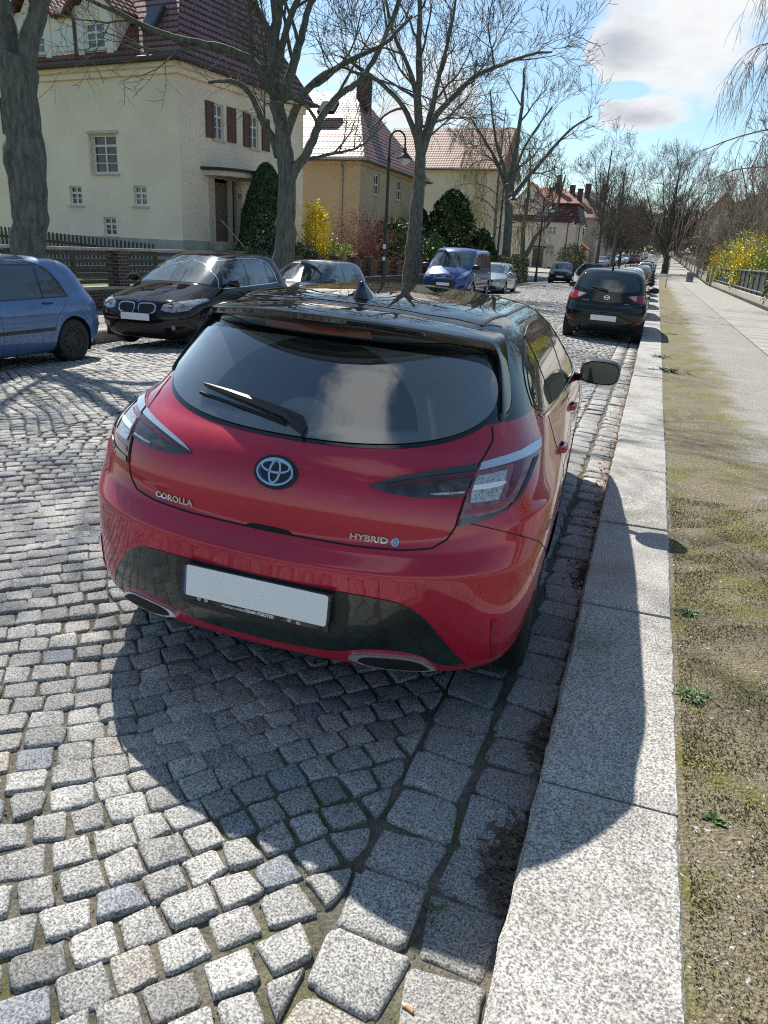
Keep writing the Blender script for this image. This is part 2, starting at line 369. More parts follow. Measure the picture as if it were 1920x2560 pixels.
# individually laid setts
def setts():
    rng = np.random.default_rng(3)
    CEN = []  # (x,y,angle,len,wid,detail,tone)
    def warp(x, y):
        return (x + .07*np.sin(1.7*y+.6*x) + .03*np.sin(4.3*x+1.1*y), y + .08*np.sin(1.5*x+.5*y) + .03*np.sin(3.9*y-1.3*x))
    def region(ang, x0, x1, y0, y1, seed):
        c, s = cos(ang), sin(ang); R_ = 90; pitch = .105
        r = np.random.default_rng(seed)
        xs = [];
        amin = min(x*c+y*s for x in (x0, x1) for y in (y0, y1)); amax = max(x*c+y*s for x in (x0, x1) for y in (y0, y1))
        bmin = min(-x*s+y*c for x in (x0, x1) for y in (y0, y1)); bmax = max(-x*s+y*c for x in (x0, x1) for y in (y0, y1))
        b = bmin
        while b < bmax:
            h = pitch*(r.uniform(.94, 1.06))
            n = int((amax-amin)/.112)+2
            ln = r.uniform(.098, .142, n); ln *= (amax-amin)/ln.sum()
            a0 = amin+np.concatenate([[0], np.cumsum(ln)])[:-1]+r.uniform(-.06, 0); am = a0+ln/2
            x = am*c-(b+h/2)*s; y = am*s+(b+h/2)*c
            k = (x > x0) & (x < x1) & (y > y0) & (y < y1)
            for X, Y_, LN in zip(x[k], y[k], ln[k]): xs.append((X, Y_, ang, LN, h))
            b += h
        return xs
    RA = region(radians(43), -4.84, -.22, -.3, 46, 1); RB = region(radians(-38), XL+.06, -4.36, 2, 46, 2)
    R1 = np.array([True]*len(RA)+[False]*len(RB)); A = np.array(RA+RB)
    V = []; F3 = []
    x, y = A[:, 0], A[:, 1]
    e = 1e-3
    wx, wy = warp(x, y); w1x, w1y = warp(x+e*np.cos(A[:, 2]), y+e*np.sin(A[:, 2]))
    ang = np.arctan2(w1y-wy, w1x-wx)
    cx, cy, ln, hh = wx, wy, A[:, 3].copy(), A[:, 4].copy()
    # steeper courses where the pattern runs into the channel
    near = (cx > -2.0) & (cx < -.5)
    k = (cx < -.50) & (((cx > -4.66) & R1) | ((cx < -4.54) & ~R1))
    # keep only the part of the road the view can see
    k &= (cy > .2) & (cx > -1.0*cy-3.0) & ((cx > XL+.05))
    cx, cy, ang, ln, hh = cx[k], cy[k], ang[k], ln[k], hh[k]; lim = np.where(R1[k], -.537, -4.60); lom = np.where(R1[k], -4.60, -99)
    # two rows of large channel stones
    L_ = []
    for x0, w_ in ((-.315, .195), (-.535, .205)):
        yy = -.5
        while yy < 46:
            l_ = rng.uniform(.15, .24); L_.append((x0+rng.uniform(-.006, .006), yy+l_/2, pi/2+rng.uniform(-.03, .03), l_, w_)); yy += l_
    L_ = np.array(L_); L_[:, 0] += .11
    cx = np.concatenate([cx, L_[:, 0]-.002]); cy = np.concatenate([cy, L_[:, 1]]); ang = np.concatenate([ang, L_[:, 2]]); ln = np.concatenate([ln, L_[:, 3]]); hh = np.concatenate([hh, L_[:, 4]])
    # drop small setts that would poke into the channel rows
    lim = np.concatenate([lim, np.full(len(L_), 9.)]); lom = np.concatenate([lom, np.full(len(L_), -9.)])
    keep = np.ones(len(cx), bool); ns = len(cx)-len(L_); keep[:ns] = cx[:ns] < -.505
    cx, cy, ang, ln, hh, lim, lom = cx[keep], cy[keep], ang[keep], ln[keep], hh[keep], lim[keep], lom[keep]
    n = len(cx); d = np.hypot(cx, cy)
    for lo, hi, npt, rings in ((0, 4.8, 16, 4), (4.8, 13, 12, 3), (13, 99, 8, 2)):
        q = (d >= lo) & (d < hi); m = q.sum()
        if not m: continue
        X, Y_, An, Ln, Hh = cx[q], cy[q], ang[q], ln[q], hh[q]
        gap = rng.uniform(.004, .014, (m, 1)) 
        t = (np.arange(npt)+.5)/npt*2*pi
        ct, st = np.cos(t), np.sin(t); ex_ = .21 if npt > 8 else .42
        ux = np.sign(ct)*np.abs(ct)**ex_; uy = np.sign(st)*np.abs(st)**ex_
        sk = rng.normal(0, .06, (m, 1)); tp = rng.normal(0, .07, (m, 1)); tp2 = rng.normal(0, .07, (m, 1))
        jit = 1+rng.normal(0, .042 if npt > 8 else .03, (m, npt))
        a = (Ln[:, None]-gap)/2; b = (Hh[:, None]-gap)/2
        lx = a*ux*jit*(1+tp*uy); ly = b*uy*jit*(1+tp2*ux)+sk*lx
        zt = rng.uniform(-.005, .005, (m, 1)); tilt = rng.normal(0, .04, (m, 2))
        tone = np.clip(rng.normal(1, .12, m), .6, 1.3)
        hue = rng.uniform(0, 1, m); colr = np.ones((m, 4)); colr[:, :3] = tone[:, None]*np.array([1, .99, .965])
        colr[hue < .045, :3] = np.array([.72, .77, .86]); colr[(hue > .05) & (hue < .085), :3] = np.array([1.0, .93, .84]); colr[(hue > .10) & (hue < .2), :3] *= .82
        spec_ = [(1.0, -.030), (1.0, -.006), (.955, .0015), (.84, .0035)] if rings == 4 else ([(1, -.03), (.97, -.004), (.86, .003)] if rings == 3 else [(1, -.02), (.93, .002)])
        vs = []
        ca, sa = np.cos(An)[:, None], np.sin(An)[:, None]
        for s_, z_ in spec_:
            px_, py_ = lx*s_, ly*s_
            zz_ = z_+zt+tilt[:, :1]*px_+tilt[:, 1:]*py_ + (rng.normal(0, .0016, (m, npt)) if z_ > -.005 else 0)
            vs.append(np.stack([np.clip(X[:, None]+px_*ca-py_*sa, lom[q][:, None]+(1-s_)*.03, lim[q][:, None]-(1-s_)*.03), Y_[:, None]+px_*sa+py_*ca, zz_], -1))
        vs = np.concatenate(vs, 1)      # m, npt*rings, 3
        cv = np.stack([np.clip(X, lom[q]+.01, lim[q]-.01), Y_, spec_[-1][1]+zt[:, 0]+.001], -1)[:, None, :]
        vs = np.concatenate([vs, cv], 1); nv = vs.shape[1]
        fq = []
        for r_ in range(rings-1):
            for p in range(npt): fq.append((r_*npt+p, r_*npt+(p+1) % npt, (r_+1)*npt+(p+1) % npt, (r_+1)*npt+p))
        top = (rings-1)*npt
        for p in range(0, npt, 2): fq.append((top+p, top+(p+1) % npt, top+(p+2) % npt, nv-1))
        fq = np.array(fq)
        F_ = (fq[None]+np.arange(m)[:, None, None]*nv).reshape(-1, 4)
        o0 = sum(len(v) for v in V); V.append(vs.reshape(-1, 3)); F3.append(F_+o0); 
        if not hasattr(setts, 'c'): setts.c = []
        setts.c.append(np.repeat(colr, nv, 0))
    V = np.concatenate(V); V[:, 2] += .05-np.where(V[:, 0] > -3.2, .0105, .0079)*(V[:, 0]+3.2)**2; F_ = np.concatenate(F3); C_ = np.concatenate(setts.c)
    o = np_mesh('road', V, F_, MATS['cobble'], smooth=False)
    ca = o.data.attributes.new('tone', 'FLOAT_COLOR', 'POINT'); ca.data.foreach_set('color', C_.astype(np.float32).ravel())
    tag(o, kind='structure'); return o
setts()
def cambered(name, y0, y1, z, m, seg):
    nx = 24; ys = [y0]
    while ys[-1] < y1: ys.append(ys[-1]+seg)
    V = [(XL-.02+(XR-XL+.04)*i/nx, y, z+gz(y)+camber(XL-.02+(XR-XL+.04)*i/nx)) for y in ys for i in range(nx+1)]
    F_ = [(j*(nx+1)+i, j*(nx+1)+i+1, (j+1)*(nx+1)+i+1, (j+1)*(nx+1)+i) for j in range(len(ys)-1) for i in range(nx)]
    return tag(np_mesh(name, V, F_, m, smooth=True), kind='structure')
cambered('road_bed', -6, 46.2, -.010, MATS['joint'], 1)
# beyond the setts one by one: the same paving as a textured sheet
def far_cobble():
    m = mat('cobble_far', (.30, .295, .28), .75, var=.12, vs_=.8); t = m.node_tree; n = t.nodes; l = t.links; b = n['Principled BSDF']
    tcn = n.new('ShaderNodeTexCoord'); v = n.new('ShaderNodeTexVoronoi'); v.feature = 'DISTANCE_TO_EDGE'; v.inputs['Scale'].default_value = 8.5; l.new(tcn.outputs['Object'], v.inputs['Vector'])
    mr = n.new('ShaderNodeMapRange'); l.new(v.outputs['Distance'], mr.inputs[0]); mr.inputs[1].default_value = .0; mr.inputs[2].default_value = .16
    mx = n.new('ShaderNodeMixRGB'); l.new(mr.outputs[0], mx.inputs[0]); mx.inputs[1].default_value = (.10, .095, .08, 1); mx.inputs[2].default_value = (.30, .295, .28, 1); l.new(mx.outputs[0], b.inputs['Base Color'])
    bn = n.new('ShaderNodeBump'); bn.inputs['Distance'].default_value = .03; l.new(mr.outputs[0], bn.inputs['Height']); l.new(bn.outputs[0], b.inputs['Normal'])
    return m
far_cobble(); cambered('road_far', 46, 420, .0, MATS['cobble_far'], 4)
sheet('side_road', -60, XL, 72, 82, -.10, MATS['cobble_far'], 5)
# kerb stones
def kerb(name, x0, x1, y0, y1, h, ms, lens, seed, b=.018):
    rnd = random.Random(seed); mb = MB(); y = y0; i = 0
    while y < y1:
        l_ = lens[i] if i < len(lens) else rnd.uniform(1.0, 1.45); i += 1
        z = gz(y); j = rnd.uniform(-.006, .006); zj = rnd.uniform(-.008, .008)
        # granite blocks with slightly broken edges
        n = 22 if y < 14 else 2; vs = []
        for k in range(n+1):
            yy = y+.004+(l_-.012)*k/n
            r_ = lambda s=.004: rnd.uniform(-s, s)*(.7 if rnd.random() > .10 else 1.8) if y < 14 else 0
            e = .012 if k in (0, n) else 0
            for (xx, zz_) in ((x0, h-.3), (x0+r_(), h-b), (x0+b*.7+r_(.003), h-e*.4), ((x0+x1)/2, h-e*.4+r_(.001)), (x1-b+r_(.004), h-e*.4), (x1+r_(.006), h-b), (x1, h-.3)):
                vs.append((xx+j, yy, zz_+z+zj+(gz(yy)-z)))
        fs = [(k*7+q, (k+1)*7+q, (k+1)*7+q+1, k*7+q+1) for k in range(n) for q in range(6)]
        fs += [tuple(range(7)), tuple(n*7+q for q in range(7))[::-1]]
        mb.add(vs, fs); y += l_
    o = mb.build(name, ms); return tag(o, kind='structure')
kerb('kerb', -.10, .315, .02, 380, .11, MATS['granite'], [.62, 1.29, 1.33, 1.2, 1.35], 4)
kerb('kerb_far', XL-.30, XL, -4, 72, -.03, MATS['granite'], [], 5)
# right-hand pavement: mossy verge, gravel path, slabs
def strip_ground(name, xa, xb, y0, y1, z, m, wob=0, nx=2, seg=.25):
    rnd = np.random.default_rng(8); ys = []; y = y0
    while y < y1: ys.append(y); y += seg if y < 14 else (1 if y < 60 else 6)
    ys.append(y1); V = []; nx_ = nx
    for y in ys:
        for i in range(nx_+1):
            x = xa+(xb-xa)*i/nx_; V.append((x, y, z+gz(y)+(rnd.normal(0, wob) if 0 < i < nx_ else 0)))
    F_ = [(j*(nx_+1)+i, j*(nx_+1)+i+1, (j+1)*(nx_+1)+i+1, (j+1)*(nx_+1)+i) for j in range(len(ys)-1) for i in range(nx_)]
    return tag(np_mesh(name, V, F_, m, smooth=True), kind='structure')
def path_mat():
    """mossy verge passes into worn gravel across the strip"""
    m = mat('path_mix', (.3, .3, .3), .95, bump=1, bs=60, dist=.02); t = m.node_tree; n = t.nodes; l = t.links; b = n['Principled BSDF']
    tcn = n.new('ShaderNodeTexCoord'); sp_ = n.new('ShaderNodeSeparateXYZ'); l.new(tcn.outputs['Object'], sp_.inputs[0])
    def noise(s, d=5):
        q = n.new('ShaderNodeTexNoise'); q.inputs['Scale'].default_value = s; q.inputs['Detail'].default_value = d; q.inputs['Roughness'].default_value = .65; l.new(tcn.outputs['Object'], q.inputs['Vector']); return q.outputs[0]
    def rng_(f, a, b_):
        q = n.new('ShaderNodeMapRange'); q.interpolation_type = 'SMOOTHSTEP'; l.new(f, q.inputs[0]); q.inputs[1].default_value = a; q.inputs[2].default_value = b_; return q.outputs[0]
    def mm(op, a, b_, c=None):
        q = n.new('ShaderNodeMath'); q.operation = op
        for i, v in enumerate((a, b_, c)):
            if v is None: continue
            if isinstance(v, (int, float)): q.inputs[i].default_value = v
            else: l.new(v, q.inputs[i])
        return q.outputs[0]
    def mix(f, a, b_):
        q = n.new('ShaderNodeMixRGB'); l.new(f, q.inputs[0])
        for i, v in ((1, a), (2, b_)):
            if isinstance(v, tuple): q.inputs[i].default_value = (*v, 1)
            else: l.new(v, q.inputs[i])
        return q.outputs[0]
    g = mm('ADD', sp_.outputs[0], mm('MULTIPLY', mm('SUBTRACT', noise(1.3), .5), 1.5))
    gravel = mix(rng_(noise(95, 3), .38, .62), (.16, .145, .115), (.46, .44, .40))
    dry = mix(rng_(noise(120, 4), .36, .64), (.11, .092, .055), (.29, .25, .16))
    moss = mix(rng_(noise(90, 4), .36, .64), (.085, .083, .022), (.23, .215, .065))
    soil = mix(rng_(noise(3.2), .47, .60), dry, moss)
    peb = mix(rng_(noise(42, 2), .66, .70), soil, (.55, .53, .5))
    col = mix(rng_(g, .82, 1.25), peb, gravel)
    worn = mix(rng_(mm('ADD', noise(.7), mm('MULTIPLY', mm('ABSOLUTE', mm('SUBTRACT', sp_.outputs[0], 1.55), 0), -.12)), .46, .60), col, mix(rng_(noise(60, 3), .35, .65), (.29, .275, .24), (.42, .405, .37)))
    fin = mix(rng_(sp_.outputs[0], .9, 1.3), col, worn)
    l.new(fin, b.inputs['Base Color'])
    return m
strip_ground('pavement', .30, 2.17, -.5, 78, .098, path_mat(), .006, 14, .12)
strip_ground('pavement_slabs', 2.165, 4.15, 1, 78, .112, MATS['slab'], 0, 2)
strip_ground('pavement_far', .30, 4.15, 78, 400, .1, MATS['gravel'], 0, 2)
strip_ground('garden_right', 4.1, 60, 1, 380, .25, MATS['grass_ground'], 0, 2)
strip_ground('pavement_left', -12.2, XL-.28, -6, 72, -.035, MATS['gravel'], 0, 2)
strip_ground('garden_left', -60, -12.15, -6, 72, .42, MATS['grass_ground'], 0, 2)
strip_ground('pavement_left_far', -60, XL-.0, 82, 400, .0, MATS['gravel'], 0, 2)
# ------------------------------------------------------------------ car bodies
FXC = [0, .22, .44, .63, .79, .90, .965, 1.0]; DYC = [0, .008, .030, .078, .155, .245, .355, .54]
SIDEF = [.16, .34, .5, .66, .84]
def shell(rear, side, front, rs=None, fs=None, creases=None, level=2, sidefun=None):
    """18-row body cage: rear/front = (y,z) centre profiles, side = (x,z); smoothed by subdivision"""
    n = len(rear); rs = rs or [1]*n; fs = fs or [1]*n
    cols = []
    for j, (fx, dy) in enumerate(zip(FXC, DYC)):
        cols.append([(side[k][0]*fx, rear[k][0]+dy*rs[k], rear[k][1]+(side[k][1]-rear[k][1])*fx**2) for k in range(n)])
    for t in SIDEF:
        c = []
        for k in range(n):
            a = rear[k][0]+DYC[-1]*rs[k]; b = front[k][0]-DYC[-1]*fs[k]
            c.append((side[k][0], a+(b-a)*t, side[k][1]))
        cols.append(c)
    for fx, dy in list(zip(FXC, DYC))[::-1]:
        cols.append([(side[k][0]*fx, front[k][0]-dy*fs[k], front[k][1]+(side[k][1]-front[k][1])*fx**2) for k in range(n)])
    if sidefun:
        cols = [[sidefun(j, k, p) for k, p in enumerate(c)] for j, c in enumerate(cols)]
    nc = len(cols); ring = cols + [[(-x, y, z) for x, y, z in c] for c in cols[-2:0:-1]]
    m = len(ring)
    bm = bmesh.new(); vv = [[bm.verts.new(p) for p in c] for c in ring]
    for j in range(m):
        for k in range(n-1):
            bm.faces.new((vv[j][k], vv[(j+1) % m][k], vv[(j+1) % m][k+1], vv[j][k+1]))
    cl = bm.edges.layers.float.new('crease_edge')
    for e in bm.edges: e[cl] = 0
    for k, w in (creases or {}).items():
        for j in range(m):
            j2 = (j+1) % m
            if min(j, m-j) <= 7 and min(j2, m-j2) <= 7:
                e = bm.edges.get((vv[j][k], vv[j2][k]))
                if e: e[cl] = w
    bmesh.ops.remove_doubles(bm, verts=bm.verts, dist=1e-4)
    bmesh.ops.recalc_face_normals(bm, faces=bm.faces)
    me = bpy.data.meshes.new('cage'); bm.to_mesh(me); bm.free()
    ob = bpy.data.objects.new('cage', me); COL.objects.link(ob)
    md = ob.modifiers.new('s', 'SUBSURF'); md.levels = level; md.render_levels = level; md.quality = 3
    dg = bpy.context.evaluated_depsgraph_get(); ev = bpy.data.meshes.new_from_object(ob.evaluated_get(dg))
    bpy.data.objects.remove(ob)
    # outward normals
    cen = sum((p.normal.x for p in ev.polygons if p.center.x > .5), 0)
    if cen < 0: ev.flip_normals()
    return ev
VIEWS = {'rear': (Vector((1, 0, 0)), Vector((0, 0, 1)), Vector((0, 1, 0))), 'front': (Vector((1, 0, 0)), Vector((0, 0, 1)), Vector((0, -1, 0))),
         'right': (Vector((0, 1, 0)), Vector((0, 0, 1)), Vector((-1, 0, 0))), 'left': (Vector((0, 1, 0)), Vector((0, 0, 1)), Vector((1, 0, 0))),
         'top': (Vector((1, 0, 0)), Vector((0, 1, 0)), Vector((0, 0, -1)))}
def chaikin(P, n=2, keep=50):
    for _ in range(n):
        Q = []; m = len(P)
        for i in range(m):
            a, b, c = P[i-1], P[i], P[(i+1) % m]
            v1 = (b[0]-a[0], b[1]-a[1]); v2 = (c[0]-b[0], c[1]-b[1]); l1, l2 = hypot(*v1), hypot(*v2)
            if l1 < 1e-9 or l2 < 1e-9: continue
            ang = math.degrees(math.acos(max(-1, min(1, (v1[0]*v2[0]+v1[1]*v2[1])/(l1*l2)))))
            if ang > keep: Q.append(b)
            else: Q += [(b[0]-v1[0]*.25, b[1]-v1[1]*.25), (b[0]+v2[0]*.25, b[1]+v2[1]*.25)]
        P = Q
    return P
class Car:
    def __init__(s, root, me):
        s.root = root; s.me = me
        s.bvh = BVHTree.FromPolygons([v.co.copy() for v in me.vertices], [tuple(p.vertices) for p in me.polygons])
        s.vn = [v.normal.copy() for v in me.vertices]; s.vc = [v.co.copy() for v in me.vertices]; s.fv = [tuple(p.vertices) for p in me.polygons]
    def cast(s, view, a, b):
        U, Vv, D = VIEWS[view]; o = U*a + Vv*b
        if view == 'front': o = o + Vector((0, 12, 0))
        else: o = o - D*6
        h = s.bvh.ray_cast(o, D)
        if h[0] is None:
            h = s.bvh.find_nearest(o + D*(6 if view != 'front' else 8))
            return h[0], (h[1] if h[1] is not None else -D)
        nn = Vector((0, 0, 0))
        for i in s.fv[h[2]]: nn += s.vn[i]/((s.vc[i]-h[0]).length+1e-4)
        nn.normalize()
        if nn.dot(D) > 0: nn = -nn
        return h[0], nn
    def arch(s, wheels, r):
        """cuts the wheel openings (y, z centre) and snaps their rim to a circle"""
        bm = bmesh.new(); bm.from_mesh(s.me)
        for (yc, zc) in wheels:
            dele = [v for v in bm.verts if abs(v.co.x) > .45 and hypot(v.co.y-yc, v.co.z-zc) < r]
            bmesh.ops.delete(bm, geom=dele, context='VERTS')
            for v in bm.verts:
                if v.is_boundary and abs(v.co.x) > .45:
                    d = hypot(v.co.y-yc, v.co.z-zc)
                    if d < r*1.35 and v.co.z > .12 and d > 1e-3:
                        k = r/d
                        if v.co.z > zc-.12 or True: v.co.y = yc+(v.co.y-yc)*k; v.co.z = max(zc+(v.co.z-zc)*k, .16)
        bm.to_mesh(s.me); bm.free()
    def patch(s, name, view, poly, m, off=.004, g=.05, parent=None, skirt=.007, smooth=True, mirror=False, sm=2):
        if sm: poly = chaikin(poly, sm)
        if mirror:
            return [s.patch(name, view, poly, m, off, g, parent, skirt, smooth), s.patch(name, view, [(-a, b) for a, b in poly][::-1], m, off, g, parent, skirt, smooth)]
        # resample the outline
        P = []
        for i, (a, b) in enumerate(poly):
            c, d = poly[(i+1) % len(poly)]; k = max(1, int(hypot(c-a, d-b)/g))
            P += [(a+(c-a)*t/k, b+(d-b)*t/k) for t in range(k)]
        nb = len(P); xs = [p[0] for p in P]; ys = [p[1] for p in P]
        def inside(x, y):
            r = False; j = nb-1
            for i in range(nb):
                if (P[i][1] > y) != (P[j][1] > y) and x < (P[j][0]-P[i][0])*(y-P[i][1])/(P[j][1]-P[i][1])+P[i][0]: r = not r
                j = i
            return r
        pts = [Vector(p) for p in P]; x = min(xs)+g/2; row = 0
        while x < max(xs):
            y = min(ys)+g/2
            while y < max(ys):
                if inside(x, y) and min((p[0]-x)**2+(p[1]-y)**2 for p in P) > (g*.4)**2: pts.append(Vector((x, y)))
                y += g
            x += g
        res = delaunay_2d_cdt(pts, [(i, (i+1) % nb) for i in range(nb)], [], 1, 1e-6)
        co = []; nor = []
        for q in res[0]:
            h, nn = s.cast(view, q.x, q.y); co.append(h + nn*off); nor.append(nn)
        fs = [tuple(f) for f in res[2]]
        # skirt down to the body
        ec = {}
        for f in fs:
            for i in range(len(f)): e = tuple(sorted((f[i], f[(i+1) % len(f)]))); ec[e] = ec.get(e, 0)+1
        bmap = {}
        for e, c in ec.items():
            if c == 1:
                for v in e:
                    if v not in bmap: bmap[v] = len(co); co.append(co[v].copy()); co.append(co[v]-nor[v]*skirt)
                fs.append((bmap[e[0]], bmap[e[1]], bmap[e[1]]+1, bmap[e[0]]+1))
        mb = MB(); mb.v = [tuple(c) for c in co]; mb.f = fs
        o = mb.build(name, m, parent or s.root, smooth=False, fix=False)
        me = o.data; nf = len(res[2])
        U, Vv, D = VIEWS[view]
        # consistent outward faces
        flip = sum(1 if p.normal.dot(D) > 0 else -1 for p in list(me.polygons)[:nf])
        if flip > 0: me.flip_normals()
        if smooth:
            for i, p in enumerate(me.polygons): p.use_smooth = i < nf
        return o
    def strip(s, name, view, line, w, m, off=.003, closed=False, parent=None, g=.04, mirror=False, mb=None, thick=.003):
        own = mb is None
        if own: mb = MB()
        for sg in ((1, -1) if mirror else (1,)):
            P = []
            ln = [(a*sg, b) for a, b in line]
            for i in range(len(ln)-1+(1 if closed else 0)):
                a, b = ln[i]; c, d = ln[(i+1) % len(ln)]; k = max(1, int(hypot(c-a, d-b)/g))
                P += [(a+(c-a)*t/k, b+(d-b)*t/k) for t in range(k)]
            if not closed: P.append(ln[-1])
            H = [s.cast(view, *p) for p in P]; n = len(H); vs = []
            for i in range(n):
                p, nn = H[i]
                t = (H[(i+1) % n][0]-H[i-1][0]) if closed else (H[min(i+1, n-1)][0]-H[max(i-1, 0)][0])
                if t.length < 1e-6: t = Vector((0, 0, 1))
                sd_ = nn.cross(t.normalized())*(w/2)
                vs += [p-sd_+nn*(off-thick), p-sd_*.8+nn*off, p+sd_*.8+nn*off, p+sd_+nn*(off-thick)]
            fs = []
            for i in range(n if closed else n-1):
                j = (i+1) % n
                for q in range(3): fs.append((i*4+q, i*4+q+1, j*4+q+1, j*4+q))
            mb.add(vs, fs)
        if own: return mb.build(name, m, parent or s.root, smooth=False, fix=False)
    def decal(s, name, view, me, a, b, m, off=.003, rot=0., parent=None, mirror=False):
        """wraps a flat lettering mesh onto the body"""
        for v in me.vertices:
            x, y = v.co.x, v.co.y; x, y = x*cos(rot)-y*sin(rot), x*sin(rot)+y*cos(rot)
            if view == 'front' or view == 'left': x = -x
            h, nn = s.cast(view, a+x, b+y); v.co = h + nn*(off+v.co.z)
        return link(name, me, m, parent or s.root)
def arch_liner(root, wheels, r, w, m):
    for (yc, zc) in wheels:
        for sx in (1, -1):
            mb = MB(); n = 20; vs = []
            for k in range(n+1):
                a = -0.15*pi + 1.3*pi*k/n
                for x in (w*.99-.02, w-.38): vs.append((sx*x, yc+r*1.01*cos(a), zc+r*1.01*sin(a)))
            c = len(vs); vs.append((sx*(w-.38), yc, zc))
            mb.add(vs, [(2*k, 2*k+2, 2*k+3, 2*k+1) for k in range(n)] + [(2*k+1, 2*k+3, c) for k in range(n)])
            mb.build('wheel_arch', m, root, fix=False)
def wheel(root, x, y, r, w, style='steel', n=40):
    """x = outer face, sign gives the side"""
    s = 1 if x > 0 else -1
    rr = r*.66
    mb = MB(); mb.lathe([(rr*.96, x-s*.01), (rr, x), (r*.80, x+s*.006), (r*.93, x), (r*.985, x-s*.018), (r, x-s*.045), (r, x-s*(w-.04)), (r*.97, x-s*w), (rr, x-s*w), (rr*.9, x-s*w*.8)], (0, y, r), 'x', n)
    t = mb.build('wheel', MATS['tyre'], root, smooth=True)
    mb = MB()
    if style == 'steel':
        mb.lathe([(rr*.99, x-s*.012), (rr*.93, x-s*.018), (rr*.86, x-s*.05), (rr*.62, x-s*.03), (rr*.35, x-s*.028), (rr*.25, x-s*.01), (.0, x-s*.008)], (0, y, r), 'x', n)
        o = mb.build('rim', MATS['rim_dark'], t, smooth=True)
        hb = MB()
        for k in range(10):
            a = 2*pi*k/10
            hb.lathe([(0.0, x-s*.026), (rr*.10, x-s*.026)], (0, y+cos(a)*rr*.68, r+sin(a)*rr*.68), 'x', 8)
        hb.build('rim_hole', MATS['black'], t)
    else:
        mb.lathe([(rr*.99, x-s*.008), (rr*.92, x-s*.02), (rr*.88, x-s*.09), (0.0, x-s*.10)], (0, y, r), 'x', n)
        mb.build('rim', MATS['rim_dark'], t, smooth=True)
        sb = MB(); sb.lathe([(rr*.99, x-s*.002), (rr*.93, x-s*.004), (rr*.91, x-s*.03)], (0, y, r), 'x', n); sb.lathe([(rr*.24, x-s*.03), (rr*.2, x-s*.012), (0, x-s*.012)], (0, y, r), 'x', 16)
        for k in range(5):
            for d in (-.16, .16):
                a = 2*pi*k/5+.3+d*.6; a2 = 2*pi*k/5+.3+d*1.5
                p0 = Vector((0, cos(a)*rr*.15, sin(a)*rr*.15)); p1 = Vector((0, cos(a2)*rr*.93, sin(a2)*rr*.93)); q = Vector((0, -sin(a), cos(a)))
                vs = []
                for p, hw, dx in ((p0, .022, .03), (p1, .016, .014)):
                    for e, dd in ((-hw, 0.012), (-hw*.6, 0), (hw*.6, 0), (hw, .012)):
                        vs.append((x-s*(dx+dd*1.4), y+p.y+q.y*e, r+p.z+q.z*e))
                sb.add(vs, [(0, 1, 5, 4), (1, 2, 6, 5), (2, 3, 7, 6)])
        sb.build('spokes', MATS['alloy'], t)
    return t
# ------------------------------------------------------------------ the red hatchback
TH = radians(2.87)
hero = thing('parked_car', 'red hatchback with glossy black roof, nearest of all the cars', 'car', (-1.127, 2.006, 0.004), TH, 'cars parked along the right kerb')
hero.rotation_euler = (0, radians(2.72), TH)
rear = [(.45, .20), (.07, .236), (.022, .274), (.002, .40), (-.002, .54), (-.012, .628), (.045, .664), (.066, .692), (.074, .78), (.098, .88),
        (.150, .952), (.205, .988), (.315, 1.13), (.435, 1.272), (.58, 1.362), (.75, 1.408), (1.1, 1.424), (1.5, 1.432)]
front = [(4.0, .18), (4.22, .2), (4.30, .26), (4.35, .40), (4.37, .54), (4.35, .63), (4.30, .68), (4.18, .75), (3.95, .83), (3.65, .90),
         (3.42, .95), (3.30, .985), (3.00, 1.15), (2.72, 1.27), (2.5, 1.36), (2.3, 1.408), (2.15, 1.424), (2.0, 1.432)]
side = [(.62, .17), (.825, .195), (.874, .265), (.892, .40), (.896, .52), (.898, .62), (.896, .70), (.888, .77), (.872, .84), (.850, .90), (.826, .955),
        (.800, 1.01), (.735, 1.14), (.665, 1.265), (.605, 1.345), (.52, 1.395), (.30, 1.420), (0, 1.432)]
rsc = [1, .92, .95, 1, 1, 1.05, 1, .97, .97, .97, 1.1, 1.35, 1.4, 1.25, 1.05, .85, .5, .0]
def herofun(j, k, p):
    x, y, z = p
    # shelf sweeps up around the corner, haunches over the rear wheels
    if j <= 7 and k in (6, 7): z += .055*(FXC[j])**3
    if j <= 7 and k == 5: z += .03*(FXC[j])**2 ; y += .0
    if j in (7, 8, 9) and 3 <= k <= 8: x += (.012, .016, .008)[j-7]
    if j == 8 and k in (9, 10, 11): x -= .0
    if j in (10, 11) and 4 <= k <= 7: x -= .012
    return (x, y, z)
hme = shell(rear, side, front, rsc, [1, 1, 1, 1, 1, 1, 1, 1, .9, .8, .7, .7, .6, .55, .5, .45, .3, 0], {5: .55, 6: .5, 7: .45, 11: .3}, 3, herofun)
hc = Car(hero, hme)
WZ = [(.80, .325), (3.44, .325)]
hc.arch(WZ, .355)
bm = bmesh.new(); bm.from_mesh(hme)
SPL = ((0, 0, 1.050), (0, -.03, 1))
bmesh.ops.bisect_plane(bm, geom=bm.verts[:]+bm.edges[:]+bm.faces[:], plane_co=SPL[0], plane_no=SPL[1])
bt = bm.copy(); pn = Vector(SPL[1])
for b_, sgn in ((bm, 1), (bt, -1)):
    bmesh.ops.delete(b_, geom=[f for f in b_.faces if (f.calc_center_median()-Vector(SPL[0])).dot(pn)*sgn > 0], context='FACES')
m1 = bpy.data.meshes.new('body'); bm.to_mesh(m1); m2 = bpy.data.meshes.new('roof'); bt.to_mesh(m2)
link('body', m1, MATS['paint_red'], hero, True); tag(link('roof', m2, MATS['roof_black'], hero, True), 'glossy black roof mirroring branches')
